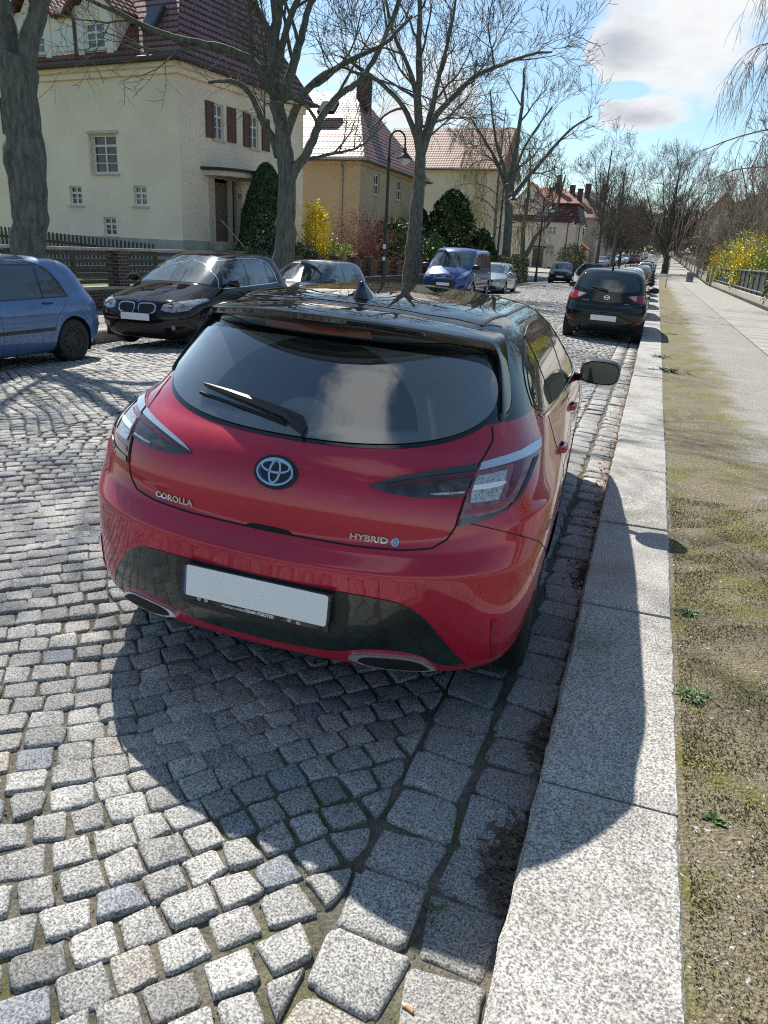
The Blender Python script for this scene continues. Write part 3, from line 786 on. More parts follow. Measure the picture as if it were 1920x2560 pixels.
bx = MB(); bx.box(-.74, .74, .32, 4.1, .19, .5); bx.build('underbody', MATS['black'], hero)
arch_liner(hero, WZ, .355, .895, MATS['black'])
for yc in (.80, 3.44):
    for sx in (1, -1): wheel(hero, sx*.885, yc, .325, .22, 'alloy')
P = hc.patch
# rear window
gl = [(0, .988), (.2, .990), (.38, 1.004), (.50, 1.026), (.575, 1.052), (.620, 1.088), (.630, 1.125), (.622, 1.17), (.595, 1.22), (.54, 1.252), (.40, 1.270), (0, 1.282)]
glp = gl + [(-a, b) for a, b in gl[::-1][1:-1]]
fr = [(0, .978), (.2, .980), (.385, .993), (.51, 1.014), (.587, 1.040), (.637, 1.080), (.652, 1.125), (.643, 1.175), (.612, 1.235), (.55, 1.268), (.40, 1.286), (0, 1.296)]
P('window_surround', 'rear', fr + [(-a, b) for a, b in fr[::-1][1:-1]], MATS['gloss_black'], .002, g=.03)
rw = P('rear_window', 'rear', glp, MATS['rear_glass'], .008, g=.022, skirt=.0015)
# spoiler: lofted slab along x with fins turned down beside the window
def spoil():
    mb = MB(); secs = []
    
    for x in (0, .15, .30, .42, .50, .555, .585):
        t = x/.6; ye = .345+.395*t**2.3; zt = 1.388-.068*t**2.2
        secs.append([(x, ye+.42, zt+.006), (x, ye+.2, zt+.016), (x, ye+.03, zt+.004), (x, ye, zt-.006), (x, ye+.012, zt-.03), (x*.99, ye+.045, zt-.078+.02*t), (x*.97, ye+.10, zt-.098+.025*t), (x*.95, ye+.24, zt-.06)])
    secs.append([(.615, .98, 1.285), (.622, .86, 1.275), (.620, .735, 1.255), (.618, .715, 1.245), (.610, .715, 1.225), (.600, .725, 1.205), (.590, .76, 1.205), (.585, .9, 1.24)])
    secs.append([(.672, .80, 1.165), (.668, .70, 1.155), (.656, .615, 1.142), (.652, .600, 1.136), (.645, .598, 1.122), (.636, .60, 1.108), (.625, .64, 1.11), (.63, .75, 1.14)])
    secs.append([(.700, .68, 1.082), (.690, .60, 1.076), (.678, .545, 1.068), (.672, .535, 1.064), (.664, .533, 1.060), (.655, .535, 1.058), (.645, .56, 1.062), (.65, .64, 1.08)])
    full = [[(-a, b, c) for a, b, c in s_] for s_ in secs[:0:-1]] + secs
    n = 8
    for s_ in full: mb.v += s_
    for i in range(len(full)-1):
        for k in range(n): j = (k+1) % n; mb.f.append((i*n+k, i*n+j, (i+1)*n+j, (i+1)*n+k))
    mb.f += [tuple(range(n)), tuple((len(full)-1)*n+k for k in range(n))[::-1]]
    me = bpy.data.meshes.new('spoiler'); me.from_pydata(mb.v, [], mb.f)
    bm = bmesh.new(); bm.from_mesh(me); bmesh.ops.recalc_face_normals(bm, faces=bm.faces)
    cl = bm.edges.layers.float.new('crease_edge')
    for e in bm.edges:
        k = {e.verts[0].index % n, e.verts[1].index % n}
        if k in ({3}, {4}): e[cl] = .7
    bm.to_mesh(me); bm.free()
    o = link('cage', me, None); md = o.modifiers.new('s', 'SUBSURF'); md.levels = 3
    ev = bpy.data.meshes.new_from_object(o.evaluated_get(bpy.context.evaluated_depsgraph_get())); bpy.data.objects.remove(o)
    return ev
sp_me = spoil()
sp = link('spoiler', sp_me, MATS['roof_black'], hero, True)
spc = Car(hero, sp_me)
spc.patch('brake_light', 'rear', [(-.20, 1.318), (.20, 1.318), (.195, 1.342), (-.195, 1.342)], MATS['lamp_red_dark'], .003, parent=sp)
# window reflections of the dust-free corner triangle are sky; wiper
wp = hc.cast('rear', .03, 1.015); pv, pn_ = wp
mb = MB()
W0 = [(.055, 1.000), (.035, 1.022), (-.03, 1.040), (-.14, 1.058), (-.26, 1.072), (-.385, 1.080)]
ww = [.022, .025, .018, .014, .011, .006]; hh = [.03, .042, .042, .038, .033, .025]
rows = []
for (a, b), w_, h_ in zip(W0, ww, hh):
    q, nn = hc.cast('rear', a, b); up = Vector((.12, .6, .75)).normalized()
    up = (up-nn*up.dot(nn)).normalized()
    rows.append([q-up*w_+nn*.012, q-up*w_*.9+nn*(h_-.006), q+nn*h_, q+up*w_*.9+nn*(h_-.006), q+up*w_+nn*.012])
for r_ in rows: mb.v += [tuple(p) for p in r_]
for i in range(len(rows)-1):
    for k in range(5): j = (k+1) % 5; mb.f.append((i*5+k, i*5+j, i*5+5+j, i*5+5+k))
mb.f += [(0, 1, 2, 3, 4), tuple(25+k for k in range(5))[::-1]]
wo = mb.build('wiper', MATS['satin_black'], hero, smooth=False)
mb = MB(); bl = []
for a, b in [(-.39, 1.052), (-.2, 1.04), (-.02, 1.015)]:
    q, nn = hc.cast('rear', a, b); bl.append(q+nn*.016)
mb.tube(bl, .006, 6); mb.build('wiper_blade', MATS['black'], wo)
# tail lamps
for sg in (1, -1):
    S = lambda pts: [(a*sg*.945, b) for a, b in pts] if sg > 0 else [(a*sg*.945, b) for a, b in pts][::-1]
    inn = [(.340, .886), (.40, .913), (.52, .940), (.670, .962), (.662, .918), (.652, .880), (.52, .868), (.42, .872)]
    o = P('tail_light', 'rear', S(inn), MATS['lamp_smoke'], .006, g=.03)
    P('lamp_trim', 'rear', S([(.35, .892), (.40, .915), (.52, .942), (.668, .963), (.667, .947), (.52, .930), (.41, .906)]), MATS['rubber_grey'] if sg > 0 else MATS['chrome_satin'], .009, g=.03, parent=o, skirt=.003)
    P('lamp_strip', 'rear', S([(.40, .898), (.52, .921), (.664, .939), (.662, .932), (.52, .914), (.41, .893)]), MATS['lamp_red_dark'], .009, g=.03, parent=o, skirt=.003)
    P('lamp_bar', 'rear', S([(.54, .884), (.65, .893), (.649, .887), (.55, .878)]), MATS['lamp_clear'], .009, g=.03, parent=o, skirt=.003)
    outp = [(.674, .964), (.75, .977), (.842, .988), (.853, .972), (.848, .925), (.832, .868), (.80, .838), (.74, .812), (.650, .788), (.654, .83), (.658, .872), (.666, .915)]
    o = P('tail_light', 'rear', S(outp), MATS['lamp_pink'], .007, g=.02)
    P('lamp_trim', 'rear', S([(.678, .963), (.75, .976), (.842, .987), (.850, .968), (.832, .964), (.75, .955), (.676, .944)]), MATS['chrome_satin'], .012, g=.03, parent=o, skirt=.003)
    P('lamp_trim', 'rear', S([(.851, .955), (.847, .925), (.832, .868), (.797, .838), (.798, .846), (.822, .875), (.836, .925), (.839, .955)]), MATS['rubber_grey'], .012, g=.03, parent=o, skirt=.003)
    P('lamp_lens', 'rear', S([(.675, .93), (.765, .942), (.768, .905), (.76, .868), (.675, .860), (.668, .89)]), MATS['lamp_clear'], .012, g=.03, parent=o, skirt=.003)
    P('lamp_bar', 'rear', S([(.672, .906), (.76, .916), (.772, .912), (.762, .902), (.672, .894)]), MATS['plate_white'], .015, g=.03, parent=o, skirt=.003)
    P('lamp_strip', 'rear', S([(.668, .843), (.745, .850), (.80, .868), (.81, .860), (.745, .836), (.664, .828)]), MATS['lamp_red'], .010, g=.02, parent=o, skirt=.003)
    P('lamp_strip', 'rear', S([(.657, .812), (.74, .822), (.80, .846), (.79, .836), (.74, .810), (.652, .792)]), MATS['lamp_smoke'], .012, g=.03, parent=o, skirt=.003)
    P('lamp_strip', 'rear', S([(.785, .955), (.812, .958), (.815, .93), (.802, .885), (.785, .872), (.788, .91)]), MATS['lamp_red_dark'], .010, g=.02, parent=o, skirt=.003)
# shut lines
for sg in (1, -1): hc.strip('panel_gap', 'rear', [(a*sg, b) for a, b in [(.640, 1.06), (.655, 1.02), (.645, .985), (.635, .964), (.627, .915), (.619, .872), (.613, .83), (.609, .785), (.59, .745), (.55, .715), (.46, .700), (.3, .692), (0, .690)]], .007, MATS['gap'], .0015)
hc.strip('panel_gap', 'right', [(.20, .80), (.42, .70), (.55, .62), (.585, .60)], .004, MATS['gap'], .0015)
hc.strip('panel_gap', 'right', [(1.08, 1.02), (1.06, .90), (1.13, .76), (1.22, .6), (1.25, .42), (1.26, .28)], .004, MATS['gap'], .0015)
hc.strip('panel_gap', 'right', [(2.08, .97), (2.10, .8), (2.08, .5), (2.05, .28)], .004, MATS['gap'], .0015)
hc.strip('panel_gap', 'right', [(3.02, .95), (3.10, .8), (3.04, .5), (3.02, .28)], .004, MATS['gap'], .0015)
hc.strip('roof_seam', 'top', [(-.50, .86), (-.3, .77), (0, .755), (.3, .77), (.50, .86), (.56, 1.0)], .008, MATS['gap'], .002)
for sg in (1, -1): hc.strip('roof_moulding', 'top', [(sg*.50, .86), (sg*.535, 1.3), (sg*.535, 2.2), (sg*.50, 2.6)], .014, MATS['satin_black'], .004)
# hatch: handle notch, emblem, lettering
P('hatch_handle', 'rear', [(-.09, .690), (.09, .690), (.07, .705), (-.07, .705)], MATS['gap'], .003, skirt=.002)
em = hc.cast('rear', 0, .884); EC, EN = em
ex = Vector((1, 0, 0)); ey = EN.cross(ex).normalized()*-1
if ey.z < 0: ey = -ey
def ellipse_ring(mb, cx, cy, a, b, wa, h0, h1, n=40, base=None, rot=0):
    C0, A, B, NN = base; vs = []
    for k in range(n):
        t = 2*pi*k/n; c, s_ = cos(t), sin(t)
        for f_, h_ in ((1, h0), (.97, h1), (1-wa/a*.9, h1), (1-wa/a, h0)):
            x = a*c*f_ if f_ != 1-wa/a else (a-wa)*c; y = b*s_*f_ if f_ != 1-wa/a else (b-wa)*s_
            if f_ == 1-wa/a*.9: y = (b-wa*.9)*s_; x = (a-wa*.9)*c
            x, y = x*cos(rot)-y*sin(rot)+cx, x*sin(rot)+y*cos(rot)+cy
            vs.append(C0+A*x+B*y+NN*h_)
    mb.add(vs, [(k*4+q, ((k+1) % n)*4+q, ((k+1) % n)*4+q+1, k*4+q+1) for k in range(n) for q in range(3)])
def ellipse_disc(mb, a, b, h, base, n=40, cx=0, cy=0):
    C0, A, B, NN = base
    vs = [C0+A*(cx+a*cos(2*pi*k/n))+B*(cy+b*sin(2*pi*k/n))+NN*h for k in range(n)] + [C0+A*(cx+a*cos(2*pi*k/n))+B*(cy+b*sin(2*pi*k/n))-NN*.02 for k in range(n)]
    mb.add(vs, [tuple(range(n))] + [(k, (k+1) % n, n+(k+1) % n, n+k) for k in range(n)])
def toyota_like(parent, base, a, b, dark, blue, chrome):
    mb = MB(); ellipse_disc(mb, a*1.17, b*1.2, .004, base); e = mb.build('emblem', dark, parent)
    mb = MB(); ellipse_disc(mb, a*.95, b*.95, .0065, base); mb.build('emblem_field', blue, e)
    mb = MB(); ellipse_disc(mb, a*.80, b*.76, .0080, base); mb.build('emblem_field', dark, e)
    mb = MB(); w_ = a*.13
    ellipse_ring(mb, 0, 0, a, b, w_, .006, .014, base=base)
    ellipse_ring(mb, 0, 0, a*.33, b*.86, w_*.95, .007, .015, base=base)
    ellipse_ring(mb, 0, b*.36, a*.80, b*.50, w_*.95, .007, .015, base=base)
    mb.build('emblem_rings', chrome, e, fix=True)
toyota_like(hero, (EC, ex, ey, EN), .067, .0485, MATS['gloss_black'], MATS['emblem_blue'], MATS['chrome'])
def wide(me, k):
    for v in me.vertices: v.co.x *= k
    return me
hc.decal('lettering', 'rear', wide(text_mesh('COROLLA', .029, .0, .002, .0008), 1.2), -.375, .722, MATS['chrome'], .004)
hc.decal('lettering', 'rear', wide(text_mesh('HYBRID', .029, .0, .002, .0008), 1.25), .345, .722, MATS['chrome'], .004)
mb = MB(); q, nn = hc.cast('rear', .430, .722); bb = (q, ex, ey, nn); ellipse_disc(mb, .013, .015, .004, bb, 20); hs = mb.build('hybrid_badge', MATS['chrome'], hero)
mb = MB(); ellipse_ring(mb, 0, 0, .006, .012, .003, .005, .007, base=bb, n=20); mb.build('badge_ring', MATS['emblem_blue'], hs)
# bumper
bp = [(0, .556), (.25, .552), (.42, .546), (.497, .534), (.565, .485), (.62, .41), (.705, .292), (.66, .286), (.615, .297), (.585, .325), (.52, .350), (.42, .352), (.34, .333), (.27, .312), (.15, .306), (0, .305)]
P('diffuser', 'rear', bp + [(-a, b) for a, b in bp[::-1][1:-1]], MATS['smoked_black'], .004, g=.035)
rc = [(-.31, .548), (.31, .548), (.325, .50), (.315, .41), (.29, .372), (-.29, .372), (-.315, .41), (-.325, .50)]
P('plate_recess', 'rear', rc, MATS['satin_black'], .006)
q, nn = hc.cast('rear', 0, .48)
fy = q.y-.012
mb = MB(); mb.bevbox(-.272, .272, -.066, .068, 0, .014, .004, Matrix.Translation((0, fy, .478)) @ Matrix.Rotation(radians(86), 4, 'X')); pf = mb.build('plate_frame', MATS['gloss_black'], hero)
mb = MB(); pts = []
for cx, cy, a0 in ((.25, .045, 0), (-.25, .045, 90), (-.25, -.045, 180), (.25, -.045, 270)):
    for k in range(4): a = radians(a0+30*k); pts.append((cx+.01*cos(a), cy+.01*sin(a)))
MT = Matrix.Translation((0, fy, .478)) @ Matrix.Rotation(radians(86), 4, 'X')
mb.prism([(x, y+.010) for x, y in pts], .010, .0165, MT); mb.build('number_plate', MATS['plate_white'], pf)
mb = MB(); mb.box(-.262, -.255, -.043, .063, .0155, .0168, MT); mb.build('plate_band', MATS['emblem_blue'], pf)
for tx, sz, cx, bd in (('TEAM FÖRSTER', .0155, .022, .0004), ('Mobilität erleben', .0125, -.075, 0), ('PS', .014, .163, .0003)):
    tm = text_mesh(tx, sz, .25 if bd == 0 else 0, .0003, bd)
    for v in tm.vertices: v.co = MT @ Vector((v.co.x+cx, v.co.y-.056, .0145+v.co.z))
    link('lettering', tm, MATS['plate_white'], pf)
for cx in (-.205, -.178, .13):
    mb = MB()
    b_ = (MT @ Vector((cx, -.052, .0146)), MT.to_3x3() @ Vector((1, 0, 0)), MT.to_3x3() @ Vector((0, 1, 0)), MT.to_3x3() @ Vector((0, 0, 1)))
    ellipse_ring(mb, 0, 0, .0075, .0055, .0016, 0, .0005, 16, b_); ellipse_ring(mb, 0, 0, .0035, .0045, .0012, 0, .0005, 12, b_); mb.build('frame_emblem', MATS['plate_white'], pf)
for sg in (1, -1):
    F_ = lambda pts: [(a*sg, b) for a, b in pts] if sg > 0 else [(a*sg, b) for a, b in pts][::-1]
    o = P('exhaust_trim', 'rear', F_([(.325, .302), (.345, .326), (.46, .336), (.54, .332), (.585, .312), (.612, .281), (.57, .275), (.40, .277)]), MATS['chrome_satin'], .016, g=.03, skirt=.02)
    P('exhaust_slot', 'rear', F_([(.358, .300), (.372, .320), (.46, .328), (.535, .324), (.572, .306), (.592, .287), (.56, .282), (.41, .284)]), MATS['black'], .019, g=.03, parent=o, skirt=.002)
    P('reflector', 'rear', F_([(.768, .462), (.784, .463), (.799, .295), (.784, .290)]), MATS['lamp_red'], .004, g=.02)
for sx_, zz_ in ((-.25, .595), (.25, .590), (.66, .535), (-.66, .535)):
    hc.strip('parking_sensor', 'rear', [(sx_+.012*cos(2*pi*k/12), zz_+.012*sin(2*pi*k/12)) for k in range(12)], .0022, MATS['paint_red_trim'], .001, closed=True, g=.5)
# side glass, both sides
sgp = [(.93, 1.040), (1.6, 1.005), (2.6, .975), (3.05, .972), (3.18, .985), (2.98, 1.09), (2.70, 1.21), (2.40, 1.300), (2.0, 1.338), (1.55, 1.345), (1.25, 1.325), (1.02, 1.265), (.88, 1.17), (.85, 1.09)]
for vw in ('right', 'left'):
    o = P('window_surround', vw, sgp, MATS['gloss_black'], .003)
    cx_ = sum(p[0] for p in sgp)/len(sgp); cy_ = sum(p[1] for p in sgp)/len(sgp)
    for q_ in ([(.95, 1.055), (1.28, 1.035), (1.20, 1.295), (1.03, 1.24), (.90, 1.15), (.88, 1.09)], [(1.31, 1.035), (2.02, 1.005), (2.06, 1.325), (1.55, 1.333), (1.24, 1.308)], [(2.10, 1.002), (2.6, .988), (3.0, .985), (3.12, .992), (2.95, 1.09), (2.68, 1.20), (2.38, 1.288), (2.13, 1.318)]):
        P('side_window', vw, q_, MATS['glass'], .006, parent=o)
    hc.strip('window_chrome', vw, [(.90, 1.048), (.95, 1.030), (1.6, .995), (2.6, .965), (3.1, .962)], .012, MATS['chrome'], .008)
    for yy in (1.20, 2.20):
        q, nn = hc.cast(vw, yy, .865); sx = 1 if vw == 'right' else -1
        mb = MB(); mb.tube([q+Vector((-sx*.01, -.10, 0)), q+Vector((sx*.016, -.07, .0)), q+Vector((sx*.022, .03, 0)), q+Vector((-sx*.01, .10, 0))], [.009, .015, .014, .009], 8); mb.build('door_handle', MATS['paint_red'], hero, smooth=True)
    # mirror
    sx = 1 if vw == 'right' else -1
    mb = MB(); mb.tube([(sx*.82, 2.86, .935), (sx*.88, 2.83, .945), (sx*.93, 2.80, .965)], [.035, .028, .03], 10)
    vs = []; secs = [(2.70, .9, .0), (2.74, 1.0, .0), (2.80, .98, 0), (2.86, .8, .0), (2.90, .45, 0)]
    for y, s_, _ in secs:
        for k in range(16):
            a = 2*pi*k/16; e = lambda v: math.copysign(abs(v)**.6, v)
            vs.append((sx*(.985+.122*s_*e(cos(a))), y, .995+.078*s_*e(sin(a))))
    mb.add(vs, [(i*16+k, i*16+(k+1) % 16, (i+1)*16+(k+1) % 16, (i+1)*16+k) for i in range(4) for k in range(16)] + [tuple(64+k for k in range(16))])
    mo = mb.build('wing_mirror', MATS['satin_black'], hero, smooth=True)
    mb = MB(); mb.add([(sx*(.985+.106*math.copysign(abs(cos(a))**.6, cos(a))), 2.699, .995+.064*math.copysign(abs(sin(a))**.6, sin(a))) for a in [2*pi*k/20 for k in range(20)]], [tuple(range(20))])
    mb.build('mirror_glass', mat('mirror', (.16, .19, .21), .02, .9, coat=.5), mo)
# arch lips and sill
for sx in ('right', 'left'):
    hc.strip('sill', sx, [(1.22, .235), (3.05, .235)], .07, MATS['satin_black'], .004, g=.1)
# shark fin antenna
q, nn = hc.cast('top', 0, .93)
mb = MB(); z0 = q.z-.004
for (y, w_, h_) in ((.86, .026, .060), (.87, .032, .066), (.93, .040, .050), (1.02, .030, .018), (1.07, .010, .003)):
    mb.v += [(-w_, y, z0), (-w_*.55, y, z0+h_*.55), (-.006, y, z0+h_), (.006, y, z0+h_), (w_*.55, y, z0+h_*.55), (w_, y, z0)]
for i in range(4):
    for k in range(5): mb.f.append((i*6+k, i*6+k+1, i*6+7+k, i*6+6+k))
mb.f += [(0, 1, 2, 3, 4, 5)[::-1], (24, 25, 26, 27, 28, 29)]
mb.build('antenna', MATS['gloss_black'], hero, smooth=True)
# ------------------------------------------------------------------ the other cars
def lerp2(a, b, t): return (a[0]+(b[0]-a[0])*t, a[1]+(b[1]-a[1])*t)
def prof(L_, H, gb, gt, cowl, wt, hz, sill=.18, rtop=.12):
    r11, r13 = gb, gt
    rear = [(.45, sill), (.09, sill+.06), (.045, sill+.10), (.005, .42), (0, .55), (.0, .64), (.02, .69), (.03, .73)] + [lerp2((.035, .77), gb, t) for t in (.0, .35, .7)] + \
        [gb, lerp2(gb, gt, .5), gt, (gt[0]+rtop, H-.06), (gt[0]+rtop+.16, H-.028), (gt[0]+.7, H-.008), (gt[0]+1.0, H)]
    hf = (L_-.13, hz); ch = cowl
    front = [(L_-.4, sill), (L_-.14, sill+.02), (L_-.06, sill+.08), (L_-.02, .40), (L_, .52), (L_-.02, .60), (L_-.06, hz-.07), hf, lerp2(hf, ch, .3), lerp2(hf, ch, .62), lerp2(hf, ch, .93),
             ch, lerp2(ch, wt, .5), wt, (wt[0]-.14, H-.06), (wt[0]-.3, H-.028), (wt[0]-.5, H-.008), (wt[0]-.7, H)]
    front = [(a, b+.02*math.sin(pi*(k-7)/4) if 7 < k < 11 else b) for k, (a, b) in enumerate(front)]
    return rear, front
SR = [.70, .90, .955, .99, 1.0, 1.0, .995, .985, .972, .955, .935, .91, .84, .755, .68, .575, .34, 0]
def sideprof(w, H, belt, sill=.18):
    z = [sill-.02, sill, sill+.08, .40, .52, .62, .70, .76] + [.76+(belt-.76)*t for t in (.3, .6, .85, 1.05)]
    b2 = z[11]; z += [b2+(H-.11-b2)*.5, b2+(H-.11-b2)*.93, H-.075, H-.035, H-.010, H]
    return [(SR[k]*w, z[k]) for k in range(18)]
RS_ = [1, 1, 1, .9, .9, .9, .9, .9, .85, .8, .75, .7, .6, .55, .5, .45, .3, 0]
FS_ = [1, 1, 1, 1, 1, 1, 1, 1, 1, .9, .75, .6, .5, .45, .45, .4, .3, 0]
def base_car(name, label, loc, rz, paint, L_, w, H, belt, gb, gt, cowl, wt, hz, wheels, r, style='alloy', group=None, level=2, rs=None, fs=None, sill=.18, wx=.02, sp=None, roll=0):
    root = thing(name, label, 'car' if name == 'parked_car' else name.split('_')[-1], loc, rz, group)
    if roll: root.rotation_euler = (0, roll, rz)
    rear, front = prof(L_, H, gb, gt, cowl, wt, hz, sill)
    me = shell(rear, sp or sideprof(w, H, belt, sill), front, rs or RS_, fs or FS_, {5: .3, 7: .4, 11: .3}, level)
    c = Car(root, me); wz = [(y, r) for y in wheels]
    c.arch(wz, r*1.13)
    link('body', me, paint, root, True)
    mb = MB(); mb.box(-w+.12, w-.12, .3, L_-.3, sill, .5); mb.build('underbody', MATS['black'], root)
    arch_liner(root, wz, r*1.13, w, MATS['black'])
    for y in wheels:
        for sx in (1, -1): wheel(root, sx*(w-wx), y, r, .20, style, 32)
    c.w = w; c.L = L_; return root, c
def sym(pl): return pl + [(-a, b) for a, b in pl[::-1] if abs(a) > 1e-6]
def mirror_(c, y, z, m, s=1.0, sides=(1, -1)):
    for sx in sides:
        w = c.w
        mb = MB(); mb.tube([(sx*(w-.10), y, z-.04), (sx*(w+.02), y-.01, z-.01)], [.025, .03], 8)
        vs = []
        for yy, k in ((y-.07, .75), (y-.06, 1), (y+.02, .95), (y+.06, .6)):
            for q in range(12):
                a = 2*pi*q/12; e = lambda v: math.copysign(abs(v)**.6, v)
                vs.append((sx*(w+.095+.10*s*k*e(cos(a))), yy, z+.065*s*k*e(sin(a))))
        mb.add(vs, [(i*12+q, i*12+(q+1) % 12, (i+1)*12+(q+1) % 12, (i+1)*12+q) for i in range(3) for q in range(12)] + [tuple(range(12))[::-1], tuple(36+q for q in range(12))])
        mb.build('wing_mirror', m, c.root, smooth=True)
def handles(c, ys, z, m, views=('left', 'right')):
    for vw in views:
        for y in ys:
            q, nn = c.cast(vw, y, z); sx = 1 if vw == 'right' else -1
            mb = MB(); mb.tube([q+Vector((-sx*.012, -.10, 0)), q+Vector((sx*.016, -.07, .0)), q+Vector((sx*.018, .05, 0)), q+Vector((-sx*.012, .10, 0))], .013, 6); mb.build('door_handle', m, c.root, smooth=True)
def sidewins(c, wins, trim=None, chrome=False, views=('left', 'right'), glass='glass'):
    for vw in views:
        if trim: p_ = c.patch('window_surround', vw, trim, MATS['gloss_black'], .003, g=.08)
        for q in wins: c.patch('side_window', vw, q, MATS[glass], .006, g=.08, parent=p_ if trim else None)
        if chrome: c.strip('window_chrome', vw, trim, .014, MATS['chrome'], .006, closed=True, g=.08)
def gaps(c, lines, views=('left', 'right')):
    for vw in views:
        for ln in lines: c.strip('panel_gap', vw, ln, .006, MATS['gap'], .002, g=.1)
def plate(c, view, zc, m=None, w=.26, cx=0, txt=None):
    q, nn = c.cast(view, cx, zc); s = -1 if view == 'rear' else 1
    mb = MB(); y = q.y+s*.02
    mb.box(cx-w-.01, cx+w+.01, min(y, y-s*.03), max(y, y-s*.03), zc-.062, zc+.062); f = mb.build('plate_frame', MATS['satin_black'], c.root)
    mb = MB(); mb.box(cx-w, cx+w, min(y, y+s*.006), max(y, y+s*.006), zc-.053, zc+.053); mb.build('number_plate', m or MATS['plate_white'], f)
    return f
def plumb(c, view, a, b):
    q, nn = c.cast(view, a, b); ex_ = Vector((1, 0, 0)) if view == 'rear' else Vector((-1, 0, 0)); ey_ = nn.cross(ex_).normalized()
    if ey_.z < 0: ey_ = -ey_
    return (q, ex_, ey_, nn)

# --- blue hatchback on the far side, cut by the left edge
G_LEFT = 'cars parked along the left kerb'
root, c = base_car('parked_car', 'blue hatchback with steel wheels, cut off by the left edge of the photo', (-8.50, 5.36+4.15, -.13), pi, MATS['paint_blue'], 4.15, .8675, 1.44, .93,
                   (.17, .98), (.42, 1.31), (3.10, .97), (2.52, 1.36), .76, (.83, 3.34), .305, 'steel', G_LEFT, 3)
sidewins(c, [[(.90, .925), (1.30, .915), (1.27, 1.33), (1.10, 1.24), (.96, 1.08)], [(1.335, .915), (2.05, .905), (2.06, 1.37), (1.62, 1.37), (1.31, 1.345)], [(2.13, .905), (2.98, .90), (2.82, 1.10), (2.55, 1.31), (2.13, 1.37)]],
         [(.84, .905), (2.0, .89), (3.08, .885), (2.86, 1.12), (2.57, 1.34), (2.1, 1.395), (1.6, 1.395), (1.2, 1.355), (.98, 1.22)])
gaps(c, [[(2.10, .93), (2.10, .35), (2.12, .25)], [(.98, .93), (.95, .80), (1.14, .66), (1.24, .42), (1.26, .26)], [(3.02, .90), (3.05, .5), (3.02, .25)]])
for vw in ('left', 'right'):
    c.strip('side_moulding', vw, [(1.20, .50), (2.9, .50)], .045, MATS['satin_black'], .012, g=.1, thick=.012)
    c.patch('tail_light', vw, [(.015, .74), (.145, .74), (.19, .80), (.12, .985), (.05, 1.0)], MATS['lamp_red'], .006, g=.04)
    c.patch('bumper_trim', vw, [(-.01, .48), (.42, .48), (.42, .53), (-.01, .53)], MATS['paint_blue'], .012, g=.08)
c.patch('rear_window', 'rear', sym([(0, .99), (.45, 1.0), (.58, 1.04), (.54, 1.22), (.48, 1.28), (0, 1.30)]), MATS['glass'])
handles(c, (1.28, 2.30), .84, MATS['satin_black']); plate(c, 'rear', .60); mirror_(c, 3.0, 1.0, MATS['paint_blue'])

# --- dark compact van-like hatchback facing the camera (kidney grilles)
root, c = base_car('parked_car', 'dark brown hatchback with twin oval grilles facing the camera, beside brick fence pillar', (-7.80, 10.1+4.34, -.12), pi+radians(1.5), MATS['paint_darkbrown'], 4.34, .90, 1.555, 1.0,
                   (.22, 1.06), (.50, 1.42), (3.30, 1.03), (2.42, 1.46), .80, (.80, 3.47), .33, 'alloy', G_LEFT, 3)
P_ = c.patch
P_('windscreen', 'front', sym([(0, 1.055), (.45, 1.05), (.67, 1.03), (.60, 1.30), (.53, 1.44), (.3, 1.465), (0, 1.47)]), MATS['windscreen'], g=.08)
sidewins(c, [[(.98, 1.04), (1.22, 1.03), (1.22, 1.38), (1.02, 1.22)], [(1.27, 1.03), (2.02, 1.01), (2.05, 1.435), (1.5, 1.435), (1.27, 1.41)], [(2.10, 1.01), (2.80, .99), (3.02, .99), (2.82, 1.19), (2.55, 1.36), (2.10, 1.43)]],
         [(.88, 1.03), (1.3, 1.01), (2.9, .97), (3.12, .98), (2.84, 1.22), (2.56, 1.39), (2.1, 1.455), (1.5, 1.46), (1.1, 1.40), (.93, 1.22)], chrome=True)
gaps(c, [[(2.08, .98), (2.10, .35), (2.08, .25)], [(3.04, .95), (3.08, .5), (3.04, .25)], [(1.06, 1.0), (1.1, .78), (1.22, .6), (1.25, .26)]])
for sg in (1, -1):
    S = lambda pts: [(a*sg, b) for a, b in pts][::sg]
    g_ = P_('kidney_grille', 'front', S([(.028, .665), (.055, .585), (.28, .590), (.335, .63), (.34, .71), (.29, .755), (.06, .752), (.032, .72)]), MATS['chrome'], .012, g=.04)
    P_('grille_slats', 'front', S([(.044, .665), (.066, .600), (.272, .605), (.318, .64), (.322, .70), (.28, .739), (.07, .736), (.047, .71)]), mat('slats', (.01, .01, .01), .5, stripes=(0, .03, .6)), .015, g=.04, parent=g_)
    h_ = P_('headlight', 'front', S([(.42, .655), (.60, .625), (.80, .665), (.87, .80), (.84, .835), (.62, .79), (.44, .745)]), MATS['lamp_glass'], .006, g=.04)
    for cx in (.55, .70):
        mb = MB(); b_ = plumb(c, 'front', cx*sg, .725); ellipse_ring(mb, 0, 0, .052, .040, .014, .008, .014, base=b_, n=20); mb.build('lamp_ring', MATS['satin_black'], h_)
    mb = MB(); b_ = plumb(c, 'front', .60*sg, .40); ellipse_disc(mb, .045, .04, .012, b_, 20); fo_ = mb.build('fog_light', MATS['lamp_glass'], root)
    P_('bumper_intake', 'front', S([(.55, .34), (.80, .42), (.80, .36), (.62, .28)]), MATS['satin_black'], .004, g=.06)
P_('lower_grille', 'front', sym([(0, .29), (.42, .29), (.48, .36), (.40, .44), (0, .44)]), MATS['satin_black'], .004, g=.08)
mb = MB(); b_ = plumb(c, 'front', 0, .775); ellipse_disc(mb, .040, .036, .010, b_, 24); e_ = mb.build('emblem', MATS['chrome'], root)
